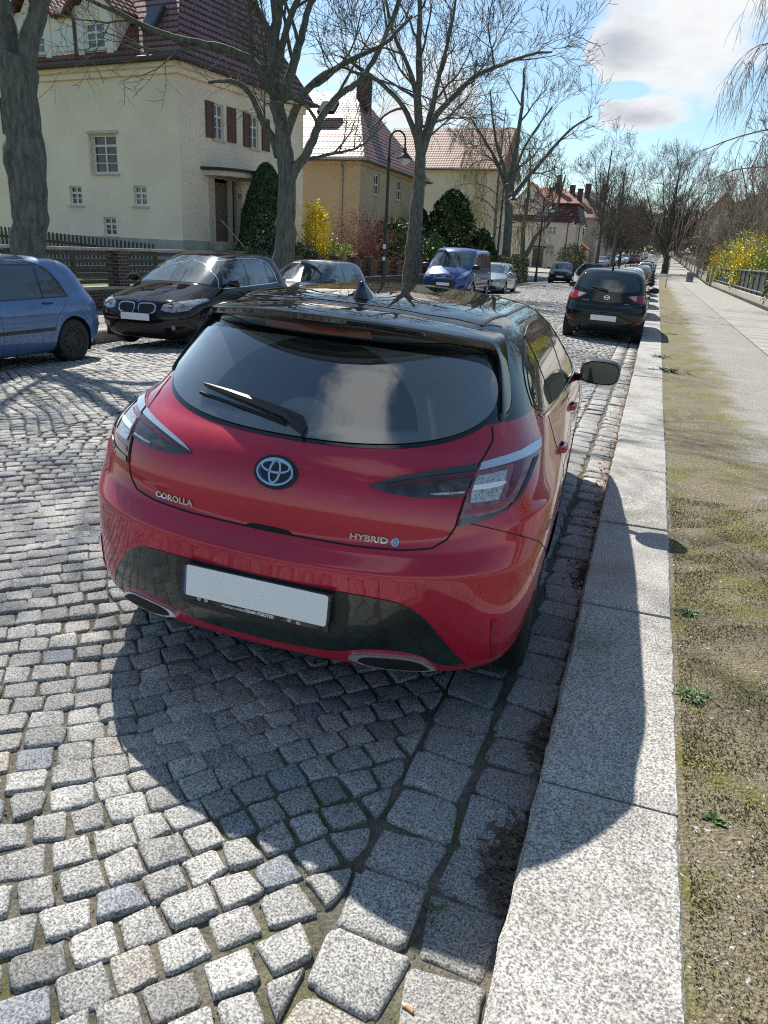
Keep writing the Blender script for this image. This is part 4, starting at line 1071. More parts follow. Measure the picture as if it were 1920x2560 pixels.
mb = MB()
for q in range(4):
    vs = [b_[0]+b_[3]*.013] + [b_[0]+b_[1]*(.022*cos(pi/2*q+pi/2*k/5))+b_[2]*(.020*sin(pi/2*q+pi/2*k/5))+b_[3]*.013 for k in range(6)]
    if q % 2: mb.add(vs, [tuple(range(7))])
mb.build('emblem_quarters', MATS['emblem_blue'], e_)
plate(c, 'front', .545); mirror_(c, 2.95, 1.06, MATS['paint_darkbrown']); handles(c, (1.42, 2.38), .88, MATS['paint_darkbrown'])
for vw in ('left', 'right'): P_('tail_light', vw, [(.02, .86), (.30, .90), (.24, .99), (.06, .99)], MATS['lamp_red'], .006)
c.patch('rear_window', 'rear', sym([(0, 1.07), (.45, 1.08), (.60, 1.12), (.56, 1.32), (0, 1.40)]), MATS['glass'])

# --- dark grey hatchback behind it
root, c = base_car('parked_car', 'dark grey hatchback showing only roof and windows behind the brown car', (-7.85, 15.5+3.95, -.14), pi-radians(4), MATS['paint_grey'], 3.95, .85, 1.44, .93,
                   (.18, .98), (.42, 1.31), (3.05, .95), (2.30, 1.345), .76, (.70, 3.20), .30, 'alloy', G_LEFT)
c.patch('windscreen', 'front', sym([(0, .985), (.42, .98), (.62, .96), (.55, 1.22), (.50, 1.33), (0, 1.355)]), MATS['windscreen'], g=.08)
sidewins(c, [[(.82, .98), (1.02, .97), (1.05, 1.25), (.92, 1.16)], [(1.07, .97), (1.70, .955), (1.72, 1.32), (1.2, 1.30), (1.08, 1.27)], [(1.78, .955), (2.85, .93), (2.6, 1.12), (2.3, 1.28), (1.78, 1.325)]])
c.patch('rear_window', 'rear', sym([(0, .99), (.45, 1.0), (.56, 1.04), (.52, 1.22), (0, 1.30)]), MATS['glass']); mirror_(c, 2.75, .99, MATS['paint_grey'])
for sg in (1, -1): c.patch('headlight', 'front', [(a*sg, b) for a, b in [(.45, .62), (.74, .64), (.78, .76), (.50, .72)]][::sg], MATS['lamp_glass'], g=.06)
for vw in ('left', 'right'): c.patch('tail_light', vw, [(.02, .74), (.2, .76), (.16, .98), (.06, .98)], MATS['lamp_red'], .006)

# --- blue van
root, c = base_car('parked_van', 'blue delivery van with silver headlights parked under the bare trees', (-7.90, 29.6+4.97, -.13), pi, MATS['paint_van'], 4.97, .985, 1.98, 1.10,
                   (.05, 1.12), (.12, 1.80), (4.28, 1.20), (3.42, 1.86), .98, (.98, 3.92), .34, 'alloy', G_LEFT,
                   sp=[(.68, .16), (.88, .18), (.94, .28), (.975, .42), (.985, .55), (.987, .66), (.985, .78), (.98, .88), (.975, .96), (.97, 1.03), (.96, 1.10), (.95, 1.18), (.915, 1.45), (.885, 1.72), (.86, 1.84), (.80, 1.92), (.5, 1.965), (0, 1.98)], rs=[.6]*15+[.5, .4, 0])
P_ = c.patch
P_('windscreen', 'front', sym([(0, 1.25), (.5, 1.24), (.80, 1.19), (.76, 1.50), (.70, 1.76), (.4, 1.80), (0, 1.81)]), MATS['windscreen'], g=.1)
for sg in (1, -1):
    S = lambda pts: [(a*sg, b) for a, b in pts][::sg]
    P_('headlight', 'front', S([(.50, .80), (.74, .82), (.90, 1.02), (.93, 1.16), (.86, 1.14), (.66, .98)]), MATS['lamp_glass'], .008, g=.06)
    P_('fog_light', 'front', S([(.62, .46), (.82, .48), (.84, .58), (.66, .56)]), MATS['satin_black'], .006, g=.06)
P_('grille', 'front', sym([(0, .80), (.36, .80), (.44, .85), (.40, .90), (0, .91)]), MATS['chrome'], .008, g=.06)
P_('grille_slot', 'front', sym([(0, .825), (.34, .825), (.40, .85), (.37, .885), (0, .890)]), MATS['satin_black'], .012, g=.06)
P_('lower_grille', 'front', sym([(0, .44), (.42, .44), (.55, .62), (.44, .74), (0, .75)]), MATS['satin_black'], .006, g=.08)
mb = MB(); b_ = plumb(c, 'front', 0, .855); ellipse_disc(mb, .085, .034, .014, b_, 24); e_ = mb.build('emblem', MATS['emblem_blue'], root)
mb = MB(); ellipse_ring(mb, 0, 0, .088, .037, .010, .014, .018, base=b_, n=24); mb.build('emblem_ring', MATS['chrome'], e_)
plate(c, 'front', .58)
sidewins(c, [[(2.60, 1.20), (3.55, 1.18), (4.05, 1.20), (3.85, 1.40), (3.55, 1.68), (2.65, 1.72)]], None, views=('left', 'right'))
for vw in ('left', 'right'):
    P_('panel_window', vw, [(.25, 1.22), (1.20, 1.22), (1.20, 1.70), (.28, 1.70)], MATS['gloss_black'], .006, g=.12)
    P_('panel_window', vw, [(1.30, 1.22), (2.45, 1.22), (2.45, 1.72), (1.30, 1.70)], MATS['gloss_black'], .006, g=.12)
    c.strip('side_moulding', vw, [(1.45, .58), (3.4, .58)], .09, MATS['satin_black'], .012, g=.15, thick=.012)
gaps(c, [[(2.52, 1.75), (2.52, .3)], [(3.50, 1.15), (3.45, .3)], [(1.25, 1.75), (1.25, .3)]]); mirror_(c, 3.85, 1.25, MATS['satin_black'], 1.5)
mb = MB(); mb.tube([(.35, 3.25, 1.93), (.42, 3.0, 2.22)], .006, 5); mb.build('antenna', MATS['black'], root)

# --- silver hatchback
root, c = base_car('parked_car', 'silver hatchback parked behind the blue van', (-7.35, 34.9+4.15, -.13), pi, MATS['paint_silver'], 4.15, .85, 1.44, .93,
                   (.20, .98), (.50, 1.31), (3.15, .97), (2.35, 1.35), .74, (.72, 3.33), .31, 'alloy', G_LEFT)
def common_front(c, rgl='satin_black', hl=None, zt=1.355, belt=.98):
    c.patch('windscreen', 'front', sym([(0, belt+.01), (.42, belt), (.62, belt-.02), (.55, zt-.13), (.50, zt-.02), (0, zt)]), MATS['windscreen'], g=.1)
    for sg in (1, -1): c.patch('headlight', 'front', [(a*sg, b) for a, b in (hl or [(.44, .60), (.70, .61), (.77, .74), (.72, .76), (.50, .69)])][::sg], MATS['lamp_glass'], g=.06)
    c.patch('grille', 'front', sym([(0, .60), (.36, .60), (.38, .68), (0, .69)]), MATS[rgl], g=.1)
    c.patch('lower_grille', 'front', sym([(0, .28), (.55, .28), (.50, .42), (0, .42)]), MATS['satin_black'], g=.1)
    plate(c, 'front', .50)
common_front(c)
sw = [[(.80, .985), (1.05, .975), (1.10, 1.28), (.95, 1.18)], [(1.12, .975), (1.85, .955), (1.87, 1.335), (1.4, 1.33), (1.15, 1.29)], [(1.93, .955), (3.0, .93), (2.75, 1.10), (2.45, 1.28), (1.93, 1.335)]]
sidewins(c, sw); gaps(c, [[(1.90, .93), (1.90, .25)], [(2.95, .92), (2.95, .25)]]); mirror_(c, 2.85, .99, MATS['paint_silver']); handles(c, (1.2, 2.1), .85, MATS['paint_silver'])
silver = root

# --- black hatchback parked ahead of the red car
root, c = base_car('parked_car', 'black hatchback with red tail lamps and white blank plate, parked ahead of the red one', (-.92, 16.55, -.02), radians(.5), MATS['paint_greenblack'], 4.06, .8475, 1.495, .98,
                   (.20, 1.03), (.50, 1.36), (3.05, 1.02), (2.30, 1.40), .80, (.62, 3.19), .30, 'alloy', 'cars parked along the right kerb', 3, roll=radians(1.5))
P_ = c.patch
P_('rear_window', 'rear', sym([(0, 1.02), (.40, 1.03), (.60, 1.06), (.625, 1.12), (.57, 1.28), (.50, 1.35), (.3, 1.375), (0, 1.38)]), MATS['glass'], g=.06)
for sg in (1, -1):
    S = lambda pts: [(a*sg, b) for a, b in pts][::sg]
    o = P_('tail_light', 'rear', S([(.40, .955), (.56, .985), (.80, 1.0), (.835, .96), (.80, .86), (.70, .83), (.55, .86)]), MATS['lamp_red'], .006, g=.04)
    P_('lamp_lens', 'rear', S([(.44, .955), (.58, .975), (.60, .90), (.56, .875)]), MATS['lamp_clear'], .010, g=.05, parent=o)
    P_('reflector', 'rear', S([(.60, .40), (.74, .41), (.73, .46), (.66, .46)]), MATS['lamp_red'], .006, g=.05)
c.strip('panel_gap', 'rear', [(.62, 1.0), (.54, .80), (.56, .70), (.5, .63), (0, .61), (-.5, .63), (-.56, .70), (-.54, .80), (-.62, 1.0)], .008, MATS['gap'], .002)
P_('bumper_lower', 'rear', sym([(0, .22), (.60, .22), (.58, .32), (.4, .37), (0, .38)]), MATS['satin_black'], .004, g=.08)
plate(c, 'rear', .50)
def winged(c, base, r, m):
    mb = MB(); ellipse_ring(mb, 0, 0, r, r*.8, r*.16, .008, .014, base=base, n=28)
    C0, A, B, NN = base
    pts = [(-.82, .18), (-.40, .22), (-.12, -.10), (0, -.28), (.12, -.10), (.40, .22), (.82, .18)]
    for i in range(len(pts)-1):
        (a, b), (c_, d) = pts[i], pts[i+1]
        vs = [C0+A*(x*r)+B*((y+dy)*r)+NN*.013 for x, y, dy in ((a, b, .09), (c_, d, .09), (c_, d, -.09), (a, b, -.09))]
        mb.add(vs, [(0, 1, 2, 3)])
    return mb.build('emblem', m, c.root)
winged(c, plumb(c, 'rear', 0, .90), .062, MATS['chrome'])
c.decal('lettering', 'rear', text_mesh('mazda2', .045, .2, .002, .0008), -.42, .83, MATS['chrome'], .004)
c.decal('lettering', 'rear', text_mesh('SKYACTIV', .028, .1, .002, .0005), .42, .80, MATS['chrome'], .004)
sidewins(c, [[(.82, 1.03), (1.05, 1.02), (1.10, 1.31), (.95, 1.20)], [(1.12, 1.02), (1.80, 1.0), (1.82, 1.37), (1.4, 1.37), (1.15, 1.33)], [(1.88, 1.0), (2.95, .97), (2.70, 1.14), (2.40, 1.31), (1.88, 1.37)]])
mirror_(c, 2.70, 1.04, MATS['satin_black']); handles(c, (1.15, 2.05), .89, MATS['paint_greenblack'])
wp_ = c.cast('rear', 0, 1.035)[0]; we_ = c.cast('rear', -.36, 1.10)[0]
mb = MB(); mb.tube([wp_+Vector((0, -.03, 0)), (wp_+we_)/2+Vector((0, -.045, .02)), we_+Vector((0, -.02, 0))], [.022, .016, .008], 6); mb.build('wiper', MATS['satin_black'], root)
q = c.cast('top', 0, .80)[0]; mb = MB(); mb.tube([q, q+Vector((0, -.10, .10))], [.025, .008], 6); mb.build('antenna', MATS['black'], root)
mb = MB(); mb.tube([(-.50, .05, .24), (-.50, .2, .25)], .025, 10); mb.build('exhaust_pipe', MATS['rubber_grey'], root)
dark = root

# --- small dark car driving towards the camera, and the cars beyond
root, c = base_car('car', 'black compact car facing the camera in the open lane, near the clipped hedge', (-6.75, 57+3.9, -.1), pi+radians(3), MATS['paint_black'], 3.9, .86, 1.52, .98,
                   (.18, 1.03), (.42, 1.38), (3.10, 1.0), (2.40, 1.42), .82, (.68, 3.2), .32, 'alloy')
common_front(c, zt=1.43, belt=1.02, hl=[(.42, .66), (.70, .68), (.80, .84), (.72, .85), (.50, .76)]); mirror_(c, 2.75, 1.05, MATS['paint_black'])
sidewins(c, [[(a, b+.05) for a, b in q] for q in sw]); mini = root
def simple(label, loc, rz, paint, base='m', group=None, sc=1.0):
    """far cars: a copy of one of the modelled ones in its own paint"""
    src = silver if base == 's' else mini
    r_ = dup(src, loc, rz, label, (sc, sc, sc), group); r_.name = 'parked_car'
    r_['category'] = 'car'
    if not group and 'group' in r_: del r_['group']
    for o in COL.objects:
        if o.parent == r_ and o.name.split('.')[0] in ('body', 'wing_mirror', 'door_handle'):
            o.data = o.data.copy(); o.data.materials[0] = paint
    return r_
G_SIDE = 'cars parked at the side street'
simple('dark green car side-on in the side street, right of the compact car', (-7.3, 76.0, -.05), radians(-82), MATS['paint_greenblack'], 's', G_SIDE)
simple('grey-blue car half hidden behind the clipped hedge', (-14.6, 75.5, -.05), radians(95), MATS['paint_blue'], 's', G_SIDE)
ORD = ['first', 'second', 'third', 'fourth', 'fifth', 'sixth', 'seventh', 'eighth', 'ninth', 'tenth']
far_left = [(112, 's', 'paint_silver', 'silver car, nearest of the far left row beyond the junction', -7.6), (119, 's', 'paint_silver', 'second silver car of the far left row', -7.5), (127, 'm', 'paint_white', 'white high-roofed car in the far left row', -7.3),
            (134, 's', 'paint_white', 'low white car before the red one in the far left row', -6.3), (141, 'm', 'paint_white', 'white boxy car left of the bright red one', -5.8), (148, 'm', 'paint_red', 'bright red car in the far left row', -4.1)]
for y, b, p, lb, x in far_left: simple(lb, (x, y+4.1, gz(y)+.02), pi, MATS[p], b, 'cars in the far left row', 1.12 if b == 'm' else 1.0)
for i in range(9):
    y = 157+i*9.5
    simple(ORD[i]+' tiny distant car beyond the bright red one in the far left row', (-4.6+.10*i, y+4, gz(y)+.02), pi, MATS[('paint_grey', 'paint_white', 'paint_silver')[i % 3]], 's', 'distant cars far up the left side')
rr_ = [(22.6, 's', 'paint_silver', 'silver car directly ahead of the black hatchback', 0), (28.0, 'm', 'paint_white', 'white car third in line along the right kerb', 0), (33.5, 's', 'paint_black', 'black car fourth in line along the right kerb', 0), (39, 's', 'paint_greenblack', 'dark car fifth in line along the right kerb', 0), (45, 'm', 'paint_grey', 'grey car sixth in line along the right kerb', 0), (51.5, 's', 'paint_silver', 'silver car seventh in line along the right kerb', 0)]
rear_src = dark
for y, b, p, lb, _ in rr_:
    r_ = dup(dark, (-.95-.02*y/5, y, -.03+gz(y)), 0, lb, None, 'cars parked along the right kerb'); r_.name = 'parked_car'
    for o in COL.objects:
        if o.parent == r_ and o.name.split('.')[0] == 'body': o.data = o.data.copy(); o.data.materials[0] = MATS[p]
        if o.parent == r_ and o.name.split('.')[0] in ('emblem', 'lettering'): bpy.data.objects.remove(o)
for i in range(5):
    y = 62+i*7.5
    r_ = dup(dark, (-1.15, y, gz(y)-.02), 0, ORD[i]+' small distant car beyond the silver one on the right kerb', None, 'distant cars along the right kerb'); r_.name = 'parked_car'
    for o in COL.objects:
        if o.parent == r_ and o.name.split('.')[0] == 'body': o.data = o.data.copy(); o.data.materials[0] = MATS[('paint_white', 'paint_black', 'paint_grey')[i % 3]]
        if o.parent == r_ and o.name.split('.')[0] in ('emblem', 'lettering'): bpy.data.objects.remove(o)
# ------------------------------------------------------------------ houses
FM = {'S': lambda u, d, z: (-u, -d, z), 'E': lambda u, d, z: (d, u, z), 'N_': lambda u, d, z: (-u, d, z)}
def ubox(mb, F, u0, u1, d0, d1, z0, z1):
    vs = [F(u, d, z) for z in (z0, z1) for d in (d0, d1) for u in (u0, u1)]
    return mb.add(vs, [(0, 2, 3, 1), (4, 5, 7, 6), (0, 1, 5, 4), (2, 6, 7, 3), (0, 4, 6, 2), (1, 3, 7, 5)])
def wall_face(mb, F, u0, u1, z0, z1, holes, dep=.14, off=0):
    us = sorted({u0, u1} | {h[0] for h in holes} | {h[1] for h in holes}); zs = sorted({z0, z1} | {h[2] for h in holes} | {h[3] for h in holes})
    for i in range(len(us)-1):
        for j in range(len(zs)-1):
            cu, cz = (us[i]+us[i+1])/2, (zs[j]+zs[j+1])/2
            if any(h[0] < cu < h[1] and h[2] < cz < h[3] for h in holes): continue
            mb.add([F(us[i], off, zs[j]), F(us[i+1], off, zs[j]), F(us[i+1], off, zs[j+1]), F(us[i], off, zs[j+1])], [(0, 1, 2, 3)])
    for h in holes:
        a, b, c_, d = h[:4]
        for (p, q) in (((a, c_), (b, c_)), ((b, c_), (b, d)), ((b, d), (a, d)), ((a, d), (a, c_))):
            mb.add([F(p[0], off, p[1]), F(q[0], off, q[1]), F(q[0], off-dep, q[1]), F(p[0], off-dep, p[1])], [(0, 1, 2, 3)])
def window(root, F, h, cols=2, rows=3, pane='pane', sill=True, trim=None, fr=.055, dep=.12, simple=False):
    a, b, c_, d = h[:4]; mb = MB(); y0, y1 = -dep, -dep+.045
    ubox(mb, F, a, a+fr, y0, y1, c_, d); ubox(mb, F, b-fr, b, y0, y1, c_, d); ubox(mb, F, a+fr, b-fr, y0, y1, c_, c_+fr); ubox(mb, F, a+fr, b-fr, y0, y1, d-fr, d)
    W_, H_ = b-a-2*fr, d-c_-2*fr
    if not simple:
        for i in range(1, cols): u = a+fr+W_*i/cols; ubox(mb, F, u-.032, u+.032, y0, y1-.004, c_+fr, d-fr)
        for j in range(1, rows):
            z = c_+fr+H_*j/rows; t = .035 if (j == rows-1 or rows == 2) else .014
            ubox(mb, F, a+fr, b-fr, y0+.002, y1-.008, z-t, z+t)
    w = mb.build('window', MATS['window_white'], root)
    p = MB(); p.add([F(a, y0+.012, c_), F(b, y0+.012, c_), F(b, y0+.012, d), F(a, y0+.012, d)], [(0, 1, 2, 3)]); p.build('pane', MATS[pane], w)
    if sill: s_ = MB(); ubox(s_, F, a-.08, b+.08, -dep+.05, .07, c_-.07, c_-.003); s_.build('sill', MATS[trim or 'wall_trim'], w)
    return w
def shutter(root, F, u0, u1, z0, z1):
    mb = MB(); ubox(mb, F, u0, u1, .01, .055, z0, z1); ubox(mb, F, u0+.0, u0+.05, .056, .07, z0, z1); ubox(mb, F, u1-.05, u1, .056, .07, z0, z1); mb.build('shutter', MATS['shutter_brown'], root)
def tile_mat(name, c, rough=.42):
    m = mat(name, c, rough, var=.3, vs_=1.2); t = m.node_tree; n = t.nodes; l = t.links; b = n['Principled BSDF']
    tcn = n.new('ShaderNodeTexCoord'); br = n.new('ShaderNodeTexBrick'); l.new(tcn.outputs['UV'], br.inputs['Vector'])
    br.inputs['Color1'].default_value = (*c, 1); br.inputs['Color2'].default_value = (*[x*.72 for x in c], 1); br.inputs['Mortar'].default_value = (*[x*.3 for x in c], 1)
    br.inputs['Scale'].default_value = 1; br.inputs['Mortar Size'].default_value = .028; br.inputs['Brick Width'].default_value = .22; br.inputs['Row Height'].default_value = .26; br.inputs['Mortar Smooth'].default_value = .8; br.inputs['Bias'].default_value = -.1
    l.new(br.outputs['Color'], b.inputs['Base Color'])
    # each course rises towards its lower edge
    sp_ = n.new('ShaderNodeSeparateXYZ'); l.new(tcn.outputs['UV'], sp_.inputs[0])
    def mm(op, a, v): q = n.new('ShaderNodeMath'); q.operation = op; l.new(a, q.inputs[0]); q.inputs[1].default_value = v; return q.outputs[0]
    fr = mm('FRACT', mm('MULTIPLY', sp_.outputs[1], 1/.26), 0); fx = mm('FRACT', mm('MULTIPLY', sp_.outputs[0], 1/.22), 0)
    sx = mm('SINE', mm('MULTIPLY', sp_.outputs[0], 2*pi/.22), 0)
    ad = n.new('ShaderNodeMath'); ad.operation = 'MULTIPLY_ADD'; l.new(sx, ad.inputs[0]); ad.inputs[1].default_value = .10
    inv = n.new('ShaderNodeMath'); inv.operation = 'SUBTRACT'; inv.inputs[0].default_value = 1; l.new(fr, inv.inputs[1]); l.new(inv.outputs[0], ad.inputs[2])
    st = n.new('ShaderNodeMapRange'); l.new(fr, st.inputs[0]); st.inputs[1].default_value = .30; st.inputs[2].default_value = .42; st.inputs[3].default_value = 0; st.inputs[4].default_value = .5; l.new(st.outputs[0], b.inputs['Specular IOR Level'])
    bn = n.new('ShaderNodeBump'); bn.inputs['Distance'].default_value = .045; bn.inputs['Strength'].default_value = .9; l.new(ad.outputs[0], bn.inputs['Height']); l.new(bn.outputs[0], b.inputs['Normal'])
    return m
tile_mat('tile_red', (.18, .072, .056), .46); tile_mat('tile_brown', (.26, .125, .09), .62); tile_mat('tile_dark', (.12, .055, .045), .55); tile_mat('tile_orange', (.36, .15, .10), .7); tile_mat('tile_slate', (.17, .19, .21), .6)
def roof_mesh(name, polys, m, parent, thick=.12):
    """each polygon: first edge is the eave; UVs run along it and up the slope"""
    mb = MB(); uvs = []
    for P in polys:
        V = [Vector(p) for p in P]; e = (V[1]-V[0]).normalized(); nn = None
        for k in range(2, len(V)):
            nn = e.cross(V[k]-V[0])
            if nn.length > 1e-4: break
        nn.normalize(); nn = nn if nn.z > 0 else -nn; up = nn.cross(e).normalized()
        if up.z < 0: up = -up
        o = len(mb.v); mb.v += [tuple(v) for v in V]; mb.f.append(tuple(range(o, o+len(V)))); uvs.append([((v-V[0]).dot(e)+50, (v-V[0]).dot(up)+50) for v in V])
        o = len(mb.v); mb.v += [tuple(v-nn*thick) for v in V]; mb.f.append(tuple(range(o, o+len(V)))[::-1]); uvs.append([(50, 50)]*len(V))
        for i in range(len(V)):
            j = (i+1) % len(V); o = len(mb.v); mb.v += [tuple(V[i]), tuple(V[j]), tuple(V[j]-nn*thick), tuple(V[i]-nn*thick)]; mb.f.append((o, o+1, o+2, o+3)); uvs.append([(50, 50)]*4)
    ob = mb.build(name, m, parent, fix=False); me = ob.data; ul = me.uv_layers.new(name='uv')
    for p, u_ in zip(me.polygons, uvs):
        for li, uv in zip(p.loop_indices, u_): ul.data[li].uv = uv
    return ob
def hip(x0, x1, y0, y1, ze, zr, run_x, inset, o=.35, gable=False):
    """hip roof planes; ridge along x when run_x; inset = hip length"""
    x0 -= o; x1 += o; y0 -= o; y1 += o
    if run_x:
        ym = (y0+y1)/2; a, b = (x0+inset, ym, zr), (x1-inset, ym, zr)
        A_, B_, C_, D_ = (x0, y0, ze), (x1, y0, ze), (x1, y1, ze), (x0, y1, ze)
        return [[A_, B_, b, a], [B_, C_, b], [C_, D_, a, b], [D_, A_, a]]
    xm = (x0+x1)/2; a, b = (xm, y0+inset, zr), (xm, y1-inset, zr)
    A_, B_, C_, D_ = (x0, y0, ze), (x1, y0, ze), (x1, y1, ze), (x0, y1, ze)
    return [[A_, B_, a], [B_, C_, b, a], [C_, D_, b], [D_, A_, a, b]]
S_, E_ = FM['S'], FM['E']
# --- the large cream house on the left
h1 = thing('house', 'large cream house with brown shutters, steep tiled roof and paired dormer windows', 'house', (-15.5, 23.2, 0), radians(-7))
HA = [(2.77, 3.9, 3.68, 4.9), (4.6, 5.2, 2.62, 3.26), (1.53, 2.11, 2.65, 3.29), (3.03, 3.63, 1.62, 2.24), (7.0, 7.9, 5.0, 6.2), (7.0, 7.9, 2.4, 3.6)]
HB = [(1.82, 2.38, 4.98, 6.1), (3.93, 4.47, 4.96, 6.08), (1.42, 3.30, 1.6, 3.72), (5.2, 5.6, 2.9, 3.6)]
mb = MB()
wall_face(mb, S_, 0, 9.2, .3, 6.95, HA); wall_face(mb, E_, 0, 7.6, .3, 6.95, HB); 
mb.add([(0, 7.6, .3), (-9.2, 7.6, .3), (-9.2, 7.6, 6.95), (0, 7.6, 6.95)], [(0, 1, 2, 3)]); mb.add([(-9.2, 0, .3), (-9.2, 7.6, .3), (-9.2, 7.6, 6.95), (-9.2, 0, 6.95)], [(0, 1, 2, 3)])
# plaster cornice under the eaves
for F, a, b in ((S_, -.12, 9.2), (E_, -.0, 7.6)): ubox(mb, F, a, b, .002, .12, 6.62, 6.80); ubox(mb, F, a, b, .002, .26, 6.80, 6.97)
mb.build('wall', MATS['wall_cream'], h1, fix=False)
mb = MB(); ubox(mb, S_, -.05, 9.2, .002, .05, .3, 1.58); ubox(mb, E_, .0, 1.35, .002, .05, .3, 1.6); ubox(mb, E_, 3.4, 7.6, .002, .05, .3, 1.6); mb.build('plinth', MATS['wall_plinth'], h1)
window(h1, S_, HA[0], 2, 4, 'red_pane'); window(h1, S_, HA[1], 2, 3, 'red_pane'); window(h1, S_, HA[2], 2, 3, 'curtain_pane'); window(h1, S_, HA[3], 2, 3, 'red_pane')
mb = MB(); ubox(mb, S_, 2.66, 4.08, .002, .09, 4.93, 5.02); ubox(mb, S_, 3.93, 4.04, .002, .04, 3.68, 4.93); mb.build('window_lintel', MATS['wall_trim'], h1)
for k in (4, 5):
    window(h1, S_, HA[k], 2, 3, 'curtain_pane'); a, b, c_, d = HA[k]; shutter(h1, S_, a-.42, a-.04, c_, d); shutter(h1, S_, b+.04, b+.42, c_, d)
for k, (s1, s2) in enumerate((((1.38, 1.78), (2.56, 3.02)), ((3.50, 3.88), (4.66, 5.12)))):
    h = HB[k]; window(h1, E_, h, 2, 3, 'curtain_pane'); shutter(h1, E_, s1[0], s1[1], h[2], h[3]); shutter(h1, E_, s2[0], s2[1], h[2], h[3])
window(h1, E_, HB[3], 2, 2, 'pane')
# porch: pilasters, door, flat canopy
mb = MB()
for a, b in ((1.42, 1.72), (2.62, 2.72), (3.02, 3.30)): ubox(mb, E_, a, b, -.12, .06, 1.6, 3.72)
mb.build('porch_pilasters', MATS['wall_trim'], h1)
mb = MB(); ubox(mb, E_, 1.72, 2.62, -.30, -.10, 1.6, 3.6); ubox(mb, E_, 2.72, 3.02, -.20, -.1, 1.6, 3.6); dr = mb.build('door', MATS['door_brown'], h1)
mb = MB(); ubox(mb, E_, 2.45, 2.50, -.10, -.04, 2.5, 2.75); mb.build('handle', MATS['zinc'], dr)
pl_ = [(0, 1.1)] + [(1.15*sin(pi*k/10)**.45, 1.1+3.1*k/10) for k in range(11)] + [(0, 4.2)]
mb = MB(); mb.prism(pl_, 3.76, 3.92); cn = mb.build('porch_canopy', MATS['wall_trim'], h1)
mb = MB(); mb.prism([(x*1.06, 2.65+(y-2.65)*1.04) for x, y in pl_], 3.922, 4.02); mb.build('canopy_roof', MATS['canopy_top'], cn)
mb = MB()
for k in range(5): mb.box(.06, .35+.32*(5-k), 1.3, 3.4, .3+k*.25, .3+(k+1)*.25-.001*k)
mb.build('steps', MATS['concrete'], h1)
for yy in (1.25, 3.5):
    mb = MB(); mb.tube([(.3, yy, 1.6), (.3, yy, 2.35), (.7, yy, 2.3), (1.9, yy, 1.25), (1.9, yy, .4)], .022, 6); mb.build('handrail', MATS['zinc'], h1)
mb = MB(); mb.lathe([(.0, 3.02), (.08, 3.0), (.10, 2.75), (.06, 2.6), (0, 2.58)], (.16, 3.62, 0), 'z', 8); mb.build('wall_lantern', MATS['iron'], h1)
tm = text_mesh('25', .22, 0, .006, .004)
for v in tm.vertices: v.co = Vector((.068, 3.16+v.co.x, 3.22+v.co.y))
link('house_number', tm, MATS['iron'], h1)
rf = roof_mesh('roof', hip(-9.2, 0, 0, 7.6, 7.0, 12.8, True, 3.0, .38), MATS['tile_red'], h1)
# eaves gutter and snow guard
mb = MB(); mb.tube([(-9.6, -.46, 7.0), (.42, -.46, 7.0), (.46, -.42, 7.0), (.46, 8.0, 7.0)], .075, 8); mb.build('gutter', MATS['gutter_dark'], h1)
mb = MB()
for F, a, b in ((S_, -.2, 2.6), (E_, .1, 7.0)):
    for z in (.10, .2, .3): mb.tube([F(a, -.14, 7.32+z), F(b, -.14, 7.32+z)], .012, 4)
    u = a
    while u < b: mb.tube([F(u, -.14, 7.34), F(u, -.14, 7.66)], .010, 4); u += .14
mb.build('snow_guard', MATS['gutter_dark'], h1)
# paired dormer
mb = MB(); wall_face(mb, S_, 2.35, 7.1, 7.1, 8.75, [(2.84, 3.68, 7.46, 8.22), (5.65, 6.5, 7.46, 8.22)], .1, off=.12)
for u in (2.35, 7.1): mb.add([S_(u, .12, 7.1), S_(u, -2.2, 7.1), S_(u, -2.2, 8.75), S_(u, .12, 8.75)], [(0, 1, 2, 3)])
for a, b in ((2.5, 4.0), (5.35, 6.85)): mb.add([S_(a, .123, 8.55), S_(b, .123, 8.55), S_((a+b)/2, .123, 9.5)], [(0, 1, 2)])
dm = mb.build('dormer', MATS['wall_cream'], h1, fix=False)
for a, b in ((2.84, 3.68), (5.65, 6.5)): window(dm, lambda u, d, z: S_(u, d+.12, z), (a, b, 7.46, 8.22), 2, 3, 'curtain_pane', dep=.08)
mb = MB()
for a, b in ((2.45, 2.74), (3.76, 4.02), (5.30, 5.57), (6.58, 6.85)): mb = MB(); ubox(mb, S_, a, b, .122, .16, 7.3, 8.55); mb.build('dormer_pilaster', MATS['window_white'], dm)
mb = MB(); ubox(mb, S_, 4.25, 5.1, .122, .145, 7.45, 8.15); mb.build('dormer_panel', MATS['window_white'], dm)
o_ = .25
roof_mesh('dormer_roof', [[S_(2.1, .38, 8.48), S_(3.25, .38, 9.72), S_(3.25, -3.4, 9.72), S_(2.1, -2.6, 8.48)], [S_(3.25, .38, 9.72), S_(4.5, .38, 8.5), S_(4.5, -2.6, 8.5), S_(3.25, -3.4, 9.72)],
    [S_(4.9, .38, 8.5), S_(6.1, .38, 9.72), S_(6.1, -3.4, 9.72), S_(4.9, -2.6, 8.5)], [S_(6.1, .38, 9.72), S_(7.35, .38, 8.48), S_(7.35, -2.6, 8.48), S_(6.1, -3.4, 9.72)], [S_(4.3, .28, 8.52), S_(5.1, .28, 8.52), S_(5.1, -2.9, 9.6), S_(4.3, -2.9, 9.6)]], MATS['tile_red'], dm, .1)
mb = MB(); mb.tube([S_(4.15, .26, 8.5), S_(4.15, .17, 8.3), S_(4.15, .17, 7.3)], .05, 6); mb.build('downpipe', MATS['gutter_dark'], dm)
